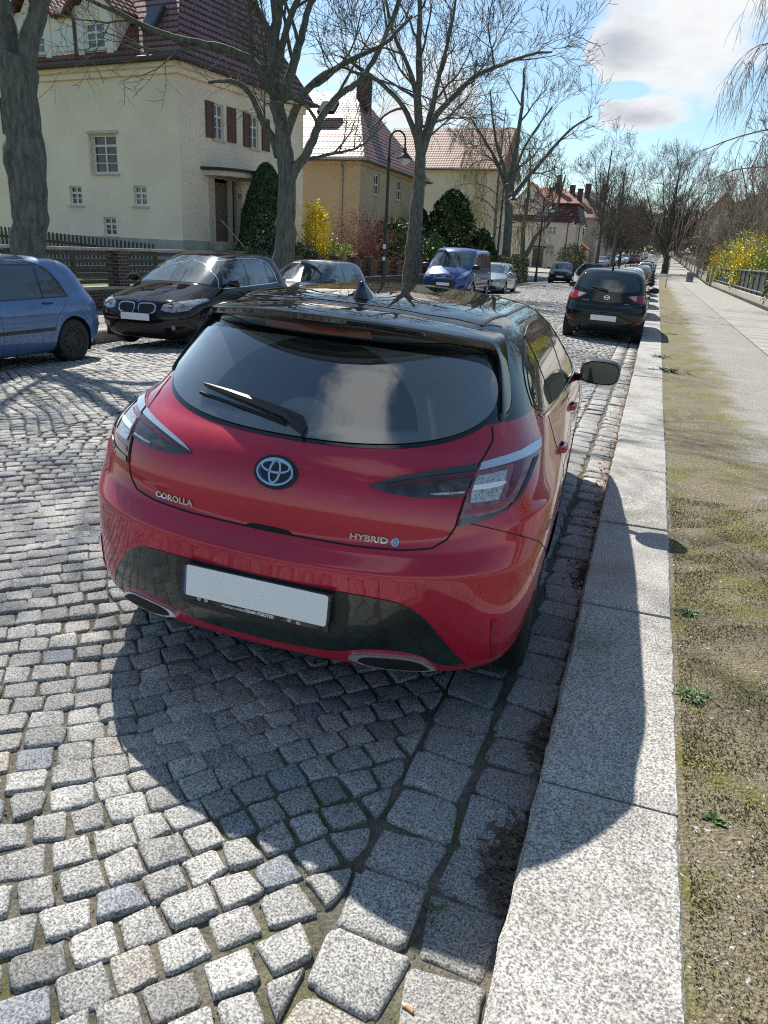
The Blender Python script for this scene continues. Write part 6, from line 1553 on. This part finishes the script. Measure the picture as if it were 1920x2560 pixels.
# generic tree for the avenue, copied
def avenue(label, x, y, h, r, seed, spread=.55, P=None, name='street_tree', bark='tree_bark', twig='twig', grp=None, lean=0, th=.33):
    rng = np.random.default_rng(seed); z0 = gz(y)-.1; L_ = [([(x, y, z0), (x+lean*.3, y, z0+h*th*.6), (x+lean*.5, y, z0+h*th), (x+lean, y, z0+h*.7), (x+lean, y, z0+h*.97)], r, .05, 3)]
    NL = 9 if spread > .7 else 6
    for k in range(NL):
        a = 2*pi*k/NL+rng.uniform(-.3, .3); s_ = h*spread*.5*rng.uniform(.7, 1.1); zt = h*rng.uniform(.62, .92)
        zb = h*rng.uniform(th*.85, th*1.3)
        L_.append(([(x+lean*.5, y, z0+zb), (x+lean*.5+cos(a)*s_*.45, y+sin(a)*s_*.45, z0+zb+(zt-zb)*.35), (x+lean*.5+cos(a)*s_, y+sin(a)*s_, z0+zt)], r*.36, .03, 3))
    return tree(name, label, 'tree', (x, y, z0), L_, P or dict(LIME, dens=.6, rmin=.010, len=[.7, 1.2, 1.9, 2.4, 4.5], nch=[0, 6, 6, 6, 6]), bark, twig, seed, grp)
G_A = 'bare avenue trees in the distance'
a1 = avenue('tall bare tree pair member with upright limbs, left, past the junction', -6.2, 86, 12.5, .26, 51, .42, grp=G_A)
a2 = avenue('dark full-crowned bare tree standing on the right verge', .9, 96, 12.2, .42, 52, .78, dict(LIME, dens=.95, rmin=.011, up=.18, len=[.8, 1.4, 2.2, 2.8, 4.5], nch=[0, 6, 6, 6, 6]), grp=G_A, lean=-.2, th=.22)
a3 = dup(a1, (-4.9, 92, gz(92)-.1), 1.2, 'leaning trunk with a sawn-off top right of the tall tree', (1, 1, .95))
dup(a2, (-5.6, 124, gz(124)-.1), 2.1, 'rounded bare tree in the middle distance left of the road', (.75, .75, .75))
for i, (x, y, s_) in enumerate([(-7.0, 138, .7), (-6.6, 150, .8), (-6.2, 160, 1), (-6.6, 176, .9), (-6.4, 192, 1), (-6.2, 210, 1), (-6.6, 230, .95), (-6.4, 252, 1), (-6.5, 276, 1), (-6.3, 300, 1)]):
    dup(a2 if i % 2 else a1, (x, y, gz(y)-.1), i*1.3, ORD[i]+' distant bare tree of the far left avenue row', (s_, s_, s_*.9))
for i, (x, y, s_) in enumerate([(1.4, 122, .6), (1.5, 138, .6), (1.4, 155, .65), (1.5, 172, .8), (1.4, 196, .9), (1.5, 222, .9), (1.4, 250, .9), (1.5, 280, .9)]):
    dup(a2 if i % 2 else a1, (x, y, gz(y)-.1), i*1.7+.5, ORD[i]+' distant bare tree of the far right avenue row', (s_, s_, s_*.8))
# leafless shrubs / tall garden trees on the right
BUSH = dict(LIME, dens=.9, rmin=.012, wig=.2, len=[.5, 1., 1.6, 2.0, 3], nch=[0, 6, 6, 6, 6])
b1 = avenue('brown twiggy garden tree behind the iron fence, tallest right of the path', 7.2, 56, 8.6, .16, 61, .9, BUSH, 'garden_tree', 'tree_bark', 'twig_pale', lean=.2, th=.12)
dup(b1, (8.6, 46, .1), 2., 'brown twiggy garden tree nearest the right edge', (1, 1, 1.05)); dup(b1, (7.0, 70, .1), 4., 'brown twiggy tree above the yellow shrubs', (1, 1, .95)); dup(b1, (7.4, 84, gz(84)), 1., 'pale brown tree behind the gate post', (1, 1, .85))
dup(b1, (6.6, 98, gz(98)), 3., 'twiggy tree left of the orange-roofed house', (1, 1, .7)); dup(b1, (7.5, 116, gz(116)), 5.1, 'twiggy tree in front of the orange-roofed house', (1, 1, .8)); dup(b1, (6.4, 135, gz(135)), .4, 'small far twiggy tree over the right garden wall', (1, 1, .8)); dup(b1, (11.5, 60, .2), .9, 'twiggy tree in the second row behind the iron fence', (1.1, 1.1, 1.1))
# weeping birches
def weeping(label, base, h, spread, seed, nb=11, bark='birch_bark', twig='twig', drop=2.4, dens=15, rt=.0085):
    rng = np.random.default_rng(seed); T = Tubes(); TW = Tubes(); z = 0
    tr = np.array([(0, 0, 0), (.1, 0, h*.3), (0, .1, h*.6), (.1, 0, h*.97)]); tt = np.linspace(0, 1, 16); Q = np.stack([np.interp(tt, [0, .3, .6, 1], tr[:, i]) for i in range(3)], 1); T.add(Q, .17*(1-.85*tt), 8)
    for b in range(nb):
        t = .28+.68*b/nb; a = b*2.4+rng.uniform(-.4, .4); L_ = spread*(1.1-.6*t)*rng.uniform(.8, 1.15); p = np.array([0, 0, h*t]); d = np.array([cos(a), sin(a), .75]); P_ = [p]
        for k in range(9): d = unit(d+np.array([0, 0, -.13])+rng.normal(0, .07, 3)); P_.append(P_[-1]+d*L_/8)
        T.add(P_, np.linspace(.05, .014, 10), 5)
        for s_ in range(dens):
            k = rng.integers(2, 10); q = P_[k-1]+(P_[k]-P_[k-1])*rng.uniform(0, 1) if k < 10 else P_[9]
            d2 = unit(np.array([cos(a)+rng.normal(0, .7), sin(a)+rng.normal(0, .7), .1])); R2 = [q]; L2 = drop*rng.uniform(.5, 1.2)
            for m in range(8): d2 = unit(d2+np.array([0, 0, -.42])+rng.normal(0, .06, 3)); R2.append(R2[-1]+d2*L2/8)
            TW.add(R2, np.linspace(rt*1.3, rt*.7, 9), 3)
            for c_ in range(6):
                q3 = R2[rng.integers(2, 8)]; d3 = unit(np.array([rng.normal(0, .5), rng.normal(0, .5), -.8])); L3 = drop*.42*rng.uniform(.4, 1.1); R3 = [q3]
                for m in range(4): d3 = unit(d3+np.array([0, 0, -.3])+rng.normal(0, .08, 3)); R3.append(R3[-1]+d3*L3/4)
                TW.add(R3, np.linspace(rt, rt*.6, 5), 3)
    r_ = thing('birch_tree', label, 'tree', base, 0); T.build('trunk', MATS[bark], r_); TW.build('crown', MATS[twig], r_); return r_
weeping('weeping birch hanging its twigs in from the right edge', (5.9, 30, .25), 12, 5.6, 71, 19, drop=2.9, dens=34, rt=.0072, twig='twig_pale')
weeping('pale gold weeping birch between the ochre and yellow houses', (-11.9, 58, .2), 11.5, 4.6, 72, 13, twig='bud_yellow', drop=3.0, dens=18, rt=.012)
# leafy masses: many small leaf faces scattered through the crown's volume
def leaves(name, label, cat, base, fn, n, size, m, seed=1, stems=None, group=None, m2=None, f2=.3, kind=None, flat=.0):
    rng = np.random.default_rng(seed); C_ = fn(rng, n); n = len(C_)
    def quads(C_, size):
        n = len(C_); a = rng.normal(0, 1, (n, 3)); a[:, 2] += flat; a /= np.linalg.norm(a, axis=1)[:, None]; b = np.cross(a, rng.normal(0, 1, (n, 3))); b /= np.linalg.norm(b, axis=1)[:, None]
        s_ = size*rng.uniform(.55, 1.3, (n, 1)); c = np.cross(a, b)
        V = np.stack([C_-b*s_*.5, C_+c*s_*.35+b*s_*.1, C_+b*s_*.7, C_-c*s_*.35+b*s_*.1], 1).reshape(-1, 3); return V, np.arange(4*n).reshape(-1, 4)
    root = thing(name, label, cat, base, 0, group)
    k = int(n*f2) if m2 else 0
    V, F_ = quads(C_[k:], size); np_mesh('foliage', V, F_, MATS[m], root)
    if k: V, F_ = quads(C_[:k], size); np_mesh('foliage', V, F_, MATS[m2], root)
    if stems:
        T = Tubes()
        for i in range(stems[0]):
            p = np.array([rng.normal(0, stems[2]*.25), rng.normal(0, stems[2]*.25), 0]); d = unit(np.array([rng.normal(0, .45), rng.normal(0, .45), 1])); P_ = [p]
            for q in range(6): d = unit(d+rng.normal(0, .12, 3)+np.array([0, 0, -.03])); P_.append(P_[-1]+d*stems[1]/6*rng.uniform(.8, 1.1))
            T.add(P_, np.linspace(stems[3], stems[3]*.3, 7), 3)
            for w_ in range(4):
                d2 = unit(d+rng.normal(0, .7, 3)); q0 = P_[rng.integers(2, 6)]; T.add([q0, q0+d2*stems[1]*.15, q0+d2*stems[1]*.3+np.array([0, 0, .05])], [stems[3]*.5]*3, 3)
        T.build('stems', MATS[stems[4]], root)
    return root
def ellip(rx, ry, rz, zc, lump=.22, hollow=.45):
    def f(rng, n):
        d = rng.normal(0, 1, (n, 3)); d /= np.linalg.norm(d, axis=1)[:, None]; r = rng.uniform(hollow, 1, (n, 1))**.6
        r *= 1+lump*(np.sin(d[:, :1]*7+1)*np.sin(d[:, 1:2]*6+2)*np.cos(d[:, 2:]*8)+.5*np.sin(d[:, :1]*15+d[:, 2:]*13))
        return d*r*np.array([rx, ry, rz])+np.array([0, 0, zc])
    return f
def cone(r, h, z0=0, pw=.75, lump=.12, sh=.55):
    def f(rng, n):
        t = rng.uniform(0, 1, n)**.85; a = rng.uniform(0, 2*pi, n); R = r*((1-t)**pw)*(1-.35*np.exp(-t*14))*(1+lump*np.sin(a*5+t*14)+lump*.7*np.sin(a*9-t*23)); q = rng.uniform(sh, 1, n)**.5
        return np.stack([np.cos(a)*R*q, np.sin(a)*R*q, z0+t*h], 1)
    return f
def ybox(lx, ly, h, z0=0, jag=.05):
    def f(rng, n):
        p = rng.uniform(-.5, .5, (n, 3)); f_ = rng.integers(0, 4, n)
        p[f_ == 0, 0] = -.5; p[f_ == 1, 0] = .5; p[f_ == 2, 2] = .5; p[f_ == 3, 1] = np.sign(p[f_ == 3, 1])*.5
        return p*np.array([lx, ly, h])+np.array([0, 0, h/2+z0])+rng.normal(0, jag, (n, 3))
    return f
leaves('thuja', 'dense dark green columnar conifer beside the porch', 'conifer', (-13.65, 25.75, .45), cone(1.25, 3.85, 0, .50, .05, .8), 22000, .085, 'leaf_thuja', 3, flat=0)
leaves('yew', 'large dark evergreen behind the left end of the blue van', 'conifer', (-12.5, 48.0, .4), lambda rng, n: np.concatenate([cone(2.0, 4.9, 0, .48, .25)(rng, n//2), cone(.8, 3.7, 0, .5)(rng, n//6)+np.array([-1.9, 0, 0]), cone(.8, 4.2, 0, .5)(rng, n//6)+np.array([-1.1, .4, 0]), cone(1.3, 2.7, 0, .5)(rng, n//6)+np.array([1.9, .6, 0])]), 24000, .17, 'leaf_dark', 4, m2='leaf_green', f2=.12)
leaves('round_shrub', 'bright green rounded conifer just left of the van roof', 'shrub', (-11.9, 42.3, .3), cone(1.0, 2.3, 0, .5, .05, .8), 6000, .10, 'leaf_green', 5)
leaves('shrub', 'loose green shrub behind the trunk left of the van', 'shrub', (-12.9, 38.4, .3), ellip(1.7, 1.2, 1.3, 1.6), 5000, .13, 'leaf_green', 6, (14, 2.6, 1.2, .02, 'twig'), m2='leaf_dark', f2=.4)
leaves('forsythia', 'yellow flowering forsythia beside the ochre house', 'shrub', (-13.2, 29.2, .3), ellip(.55, .55, 1.25, 1.75, .35), 2600, .09, 'leaf_yellow', 7, (14, 2.9, .6, .014, 'twig_pale'))
leaves('pink_shrub', 'reddish pink twiggy shrub in front of the ochre house', 'shrub', (-13.6, 35.0, .3), ellip(1.5, 1.3, 1.25, 1.9, .3), 2600, .055, 'twig_red', 8, (60, 2.9, 1.3, .012, 'twig_red'))
leaves('shrub', 'white-flecked low shrub at the foot of the forked lime', 'shrub', (-12.9, 27.3, .35), ellip(.7, .7, .65, .75), 2600, .08, 'leaf_green', 9, (10, 1.3, .6, .012, 'twig'), m2='blossom', f2=.22)
leaves('shrub', 'olive green shrub row behind the lattice fence', 'shrub', (-13.2, 30.9, .35), ellip(.8, 1.8, .7, .85, .3), 4200, .08, 'leaf_yellowgreen', 10, (26, 1.5, 1.4, .012, 'twig_pale'), m2='leaf_green', f2=.5)
leaves('shrub', 'low dark shrub under the porch handrail', 'shrub', (-12.9, 23.0, .35), ellip(.7, 1.2, .5, .6, .3), 3000, .08, 'leaf_dark', 12, (16, 1.0, 1.0, .010, 'twig'), m2='leaf_green', f2=.4)
leaves('shrub', 'low shrub between thuja and lime trunk', 'shrub', (-12.9, 25.5, .35), ellip(.6, .9, .5, .6, .3), 2000, .08, 'leaf_dark', 13, (12, 1.0, .8, .010, 'twig'), m2='leaf_green', f2=.3)
leaves('hedge', 'clipped olive-brown hedge behind the silver hatchback', 'hedge', (-9.9, 52.3, -.05), ybox(2.0, 9.5, 1.55), 15000, .10, 'leaf_hedge', 14, m2='leaf_green', f2=.2)
leaves('shrub', 'rounded brown-green bush in front of the corner villa', 'shrub', (-9.6, 93.5, gz(93)), ellip(1.7, 1.5, 1.6, 1.4, .2), 3500, .16, 'leaf_hedge', 15, (20, 2.5, 1.5, .02, 'twig'))
for i, (x, y, rr, hh, m_, lb, m2_) in enumerate([(5.3, 40, 1.3, 1.6, 'leaf_lime', 'lime green bush at the right edge above the fence', 'leaf_green'), (5.0, 47, 1.4, 1.7, 'leaf_yellow', 'brightest golden forsythia leaning over the iron fence', 'leaf_yellowgreen'),
        (5.2, 53, 1.5, 1.9, 'leaf_lime', 'yellow-green bush behind the golden forsythia', 'leaf_yellowgreen'), (5.0, 60, 1.3, 1.7, 'leaf_yellowgreen', 'green-yellow bush next to the gate post', 'leaf_yellow'), (5.2, 69, 1.4, 1.6, 'leaf_yellow', 'small yellow bush beyond the gate post', 'leaf_yellowgreen'),
        (5.6, 5.2, 1.2, 1.5, 'leaf_yellow', 'forsythia by the fence beside the red car, outside the frame', 'leaf_yellowgreen')]):
    leaves('forsythia', lb, 'shrub', (x, y, .4), ellip(rr*.9, rr*1.4, hh*.86, hh*.9, .4, .3), 5200, .10, m_, 80+i, (30, hh*2.0, 1.2, .014, 'twig_pale'), m2=m2_, f2=.35)
leaves('shrub', 'dark evergreen shrub over the far right garden wall', 'shrub', (5.6, 80, gz(80)), ellip(1.5, 2.5, 2.0, 1.9, .3), 4000, .18, 'leaf_dark', 90)
for i, (x, z) in enumerate([(4.12, .9), (4.12, .8), (4.12, .85)]):
    leaves('ivy', ('ivy strands on the fence near the right edge', 'ivy clump hanging over the fence below the golden forsythia', 'yellow-green trailing shoots beside the gate post')[i], 'climbing plant', (x+.03, (33.5, 49, 63)[i], .5), ellip(.08, .7, .6, .55, .5, 0), 900, .07, ('leaf_green', 'leaf_lime', 'leaf_yellowgreen')[i], 93+i)

leaves('distant_wood', 'brown leafless woodland closing the far end of the street', 'wood', (0, 430, gz(430)-1), ybox(500, 30, 17, 0, 2.2), 30000, 2.6, 'twig', 99)
for o in list(COL.objects):
    if o.name.startswith('distant_wood'): o['kind'] = 'stuff'
# ------------------------------------------------------------------ small things on the ground
def kz(x, y): return camber(x)
def scatter_grass(name, fn, n, h, m, seed):
    rng = np.random.default_rng(seed); P = fn(rng, n); n = len(P); a = rng.uniform(0, 2*pi, n); hh = h*rng.uniform(.4, 1.2, n); w = .0022+.0012*rng.uniform(0, 1, n); ln = rng.uniform(.2, 1.1, n)*hh
    dx, dy = np.cos(a), np.sin(a); b = rng.uniform(0, 2*pi, n)
    V = np.zeros((n, 4, 3)); V[:, 0] = P+np.stack([-dy*w, dx*w, 0*w], 1); V[:, 1] = P+np.stack([dy*w, -dx*w, 0*w], 1)
    V[:, 2] = P+np.stack([dx*ln*.6+dy*w*.7, dy*ln*.6-dx*w*.7, hh*.7], 1); V[:, 3] = P+np.stack([dx*ln, dy*ln, hh], 1)
    o = np_mesh(name, V.reshape(-1, 3), np.arange(4*n).reshape(-1, 4), MATS[m]); return tag(o, kind='stuff')
mat('straw', (.34, .28, .17), .8, var=.4, vs_=20); mat('dead_leaf', (.12, .090, .065), .8, var=.5, vs_=30); mat('grass_blade', (.085, .13, .03), .7, var=.4, vs_=10); mat('moss', (.20, .19, .07), .95, var=.4, vs_=30)
mat('paper_white', (.75, .74, .70), .7); mat('filter_orange', (.55, .25, .08), .7); mat('pebble', (.36, .34, .31), .8, var=.4, vs_=30); mat('weed_leaf', (.07, .13, .03), .55, var=.3, vs_=30)
def vergefn(rng, n):
    y = rng.uniform(.5, 3.4, n)**1.35; x = .32+rng.beta(1.0, 1.9, n)*1.2; c = np.sin(x*9+y*4+np.sin(y*7.3)*1.3)*np.sin(y*6.1-x*8)+.5*np.sin(x*21-y*9)*np.sin(y*17+x*5)
    k = rng.uniform(-1, 1, n) < c+.25; return np.stack([x[k], y[k], np.full(k.sum(), .098)], 1)
tag(scatter_grass('grass', vergefn, 15000, .010, 'straw', 5), 'short dry grass and moss on the verge beside the kerb', 'grass')
tag(scatter_grass('grass', lambda r, n: vergefn(r, n), 60000, .008, 'moss', 6), 'green moss tufts on the verge beside the kerb', 'moss')
def jointfn(rng, n):
    p = np.stack([rng.uniform(-2.6, -.15, n), rng.uniform(.6, 3.2, n)], 1); c = np.sin(p[:, 0]*3.1+1)*np.sin(p[:, 1]*2.7); k = rng.uniform(-1, 1, n) < c*.9-.2; p = p[k]
    return np.stack([p[:, 0], p[:, 1], camber_np(p[:, 0])-.012], 1)
def camber_np(x): return .05-np.where(x > -3.2, .0105, .0079)*(x+3.2)**2
tag(scatter_grass('moss', jointfn, 16000, .010, 'moss', 7), 'moss growing in the joints of the setts', 'moss')
# leaf litter in the channel
def litter(label, cx, cy, sx, sy, n, seed):
    rng = np.random.default_rng(seed); mb = MB()
    for i in range(n):
        x, y = cx-abs(rng.normal(0, sx)), cy+rng.normal(0, sy); z = camber(x)+rng.uniform(0, .014); a = rng.uniform(0, pi)+(.6 if rng.uniform() < .6 else 0); l_ = rng.uniform(.006, .024); w = rng.uniform(.0012, .003) if rng.uniform() < .7 else rng.uniform(.004, .009)
        d = Vector((cos(a), sin(a), rng.normal(0, .09))).normalized(); s_ = Vector((-sin(a), cos(a), rng.normal(0, .15))).normalized(); p = Vector((x, y, z+.006))
        up = d.cross(s_).normalized()*.0018
        mb.add([p-d*l_-s_*w, p-d*l_+s_*w, p+d*l_+s_*w*.5, p+d*l_-s_*w*.5, p-d*l_+up, p+d*l_+up], [(0, 1, 2, 3), (0, 3, 5, 4), (1, 4, 5, 2)])
    o = mb.build('leaf_litter', MATS['dead_leaf']); tag(o, label, 'leaf litter', kind='stuff'); return mb
litter('dark pile of dead leaves and stalks against the kerb', -.112, 1.70, .040, .085, 480, 1)
litter('small heap of dead leaves further along the channel', -.115, 2.32, .03, .08, 160, 2)
litter('brown litter between channel and kerb beside the rear wheel', -.115, 3.9, .04, .12, 180, 3)
rng = np.random.default_rng(9); mb = MB()
for i in range(600):
    y = rng.uniform(4.5, 16); x = -.11-abs(rng.normal(0, .05)); z = camber(x)+.004; a = rng.uniform(0, pi); l_ = rng.uniform(.01, .03); w = rng.uniform(.004, .012)
    d = Vector((cos(a), sin(a), rng.normal(0, .2))); s_ = Vector((-sin(a), cos(a), rng.normal(0, .2))); p = Vector((x, y, z+.006)); mb.add([p-d*l_, p+s_*w, p+d*l_, p-s_*w], [(0, 1, 2, 3)])
tag(mb.build('leaf_litter', mat('leaf_rust', (.17, .07, .035), .8, var=.5, vs_=20)), 'rusty leaves strewn along the channel up to the black hatchback', 'leaf litter', kind='stuff')
# twigs and pebbles scattered on verge
mb = MB(); rng = np.random.default_rng(19)
for i in range(150):
    x = .36+rng.beta(1, 1.6)*1.5; y = rng.uniform(.6, 6); a = rng.uniform(0, pi); l_ = rng.uniform(.01, .045); z = .106
    mb.tube([(x, y, z), (x+cos(a)*l_, y+sin(a)*l_, z+.006), (x+cos(a+.3)*l_*2, y+sin(a+.3)*l_*2, z+.002)], .0010, 4)
tag(mb.build('fallen_twigs', MATS['twig_pale']), 'thin fallen twigs lying on the gravel verge', 'twigs', kind='stuff')
mb = MB()
for i in range(700):
    x = .34+rng.beta(1.2, 1)*1.9; y = rng.uniform(.5, 7); r_ = rng.uniform(.003, .009); z = .100
    mb.add([(x-r_, y, z), (x, y-r_, z), (x+r_, y, z), (x, y+r_, z), (x, y, z+r_*.9), (x, y, z-.01)], [(0, 1, 4), (1, 2, 4), (2, 3, 4), (3, 0, 4)])
tag(mb.build('pebbles', MATS['pebble']), 'loose pale pebbles on the verge', 'pebbles', kind='stuff')
def butt(label, x, y, rz, s=1, z=None):
    t = thing('cigarette_butt', label, 'cigarette butt', (x, y, (camber(x) if z is None else z)+.0095), rz, 'cigarette butts dropped by the kerb')
    mb = MB(); mb.lathe([(0, 0), (.0042, 0), (.0042, .022), (0, .022)], axis='x', n=10); mb.build('filter', MATS['filter_orange'], t, smooth=False)
    mb = MB(); mb.lathe([(0, -.009), (.0039, -.009), (.0043, -.0002), (0, -.0002)], axis='x', n=10); mb.build('paper', MATS['paper_white'], t)
    t.scale = (s, s, s)
butt('cigarette butt lying on the setts at the bottom of the photo', -.285, 1.19, radians(-20))
butt('cigarette butt stuck in the dark leaf pile by the kerb', -.145, 1.80, radians(75)); butt('cigarette butt in the small leaf heap further up the kerb', -.135, 2.36, radians(20)); butt('pale cigarette end at the lower end of the leaf pile', -.13, 1.66, radians(60))
def weed(label, x, y, z, r_, n, seed, wide=.3, up=.5):
    rng = np.random.default_rng(seed); mb = MB()
    for i in range(n):
        a = rng.uniform(0, 2*pi); e = rng.uniform(up*.4, up*1.6); l_ = r_*rng.uniform(.5, 1.1); w = l_*wide*.5; d = Vector((cos(a)*cos(e), sin(a)*cos(e), sin(e))); s_ = Vector((-sin(a), cos(a), 0)); o_ = Vector((rng.normal(0, r_*(.25 if n < 40 else .6)), rng.normal(0, r_*(.25 if n < 40 else .6)), 0))
        mb.add([o_, o_+d*l_*.45+s_*w, o_+d*l_+Vector((0, 0, -l_*.12)), o_+d*l_*.45-s_*w, o_+d*l_*.5+Vector((0, 0, -w*.4))], [(0, 4, 2, 1), (0, 3, 2, 4)])
    o = mb.build('weed', MATS['weed_leaf']); o.location = (x, y, z); tag(o, label, 'weed', 'weeds sprouting along the kerb')
weed('small leafy weed between two channel stones near the bottom', -.300, 1.475, camber(-.300)+.002, .035, 10, 1, .38, .6)
weed('flat green weed spreading over the kerb edge, nearest the camera', .37, 2.62, .102, .042, 130, 2, .2, .4); weed('green weed clump at the kerb back edge level with the rear wheel', .37, 3.35, .102, .040, 110, 3, .2, .4)
weed('dark green weed tuft far up the kerb back edge', .36, 11.9, .105, .16, 60, 4, .25, .3); weed('weed tuft across the kerb near the black hatchback', .30, 13.6, .115, .14, 50, 5, .25, .3)
weed('tiny clover-like weed in the verge by the kerb joint', .40, 1.95, .10, .035, 26, 6, .5, .5); weed('tiny seedling between small setts in the car shadow', -.74, 1.60, camber(-.74)-.004, .014, 6, 7, .6, .5)
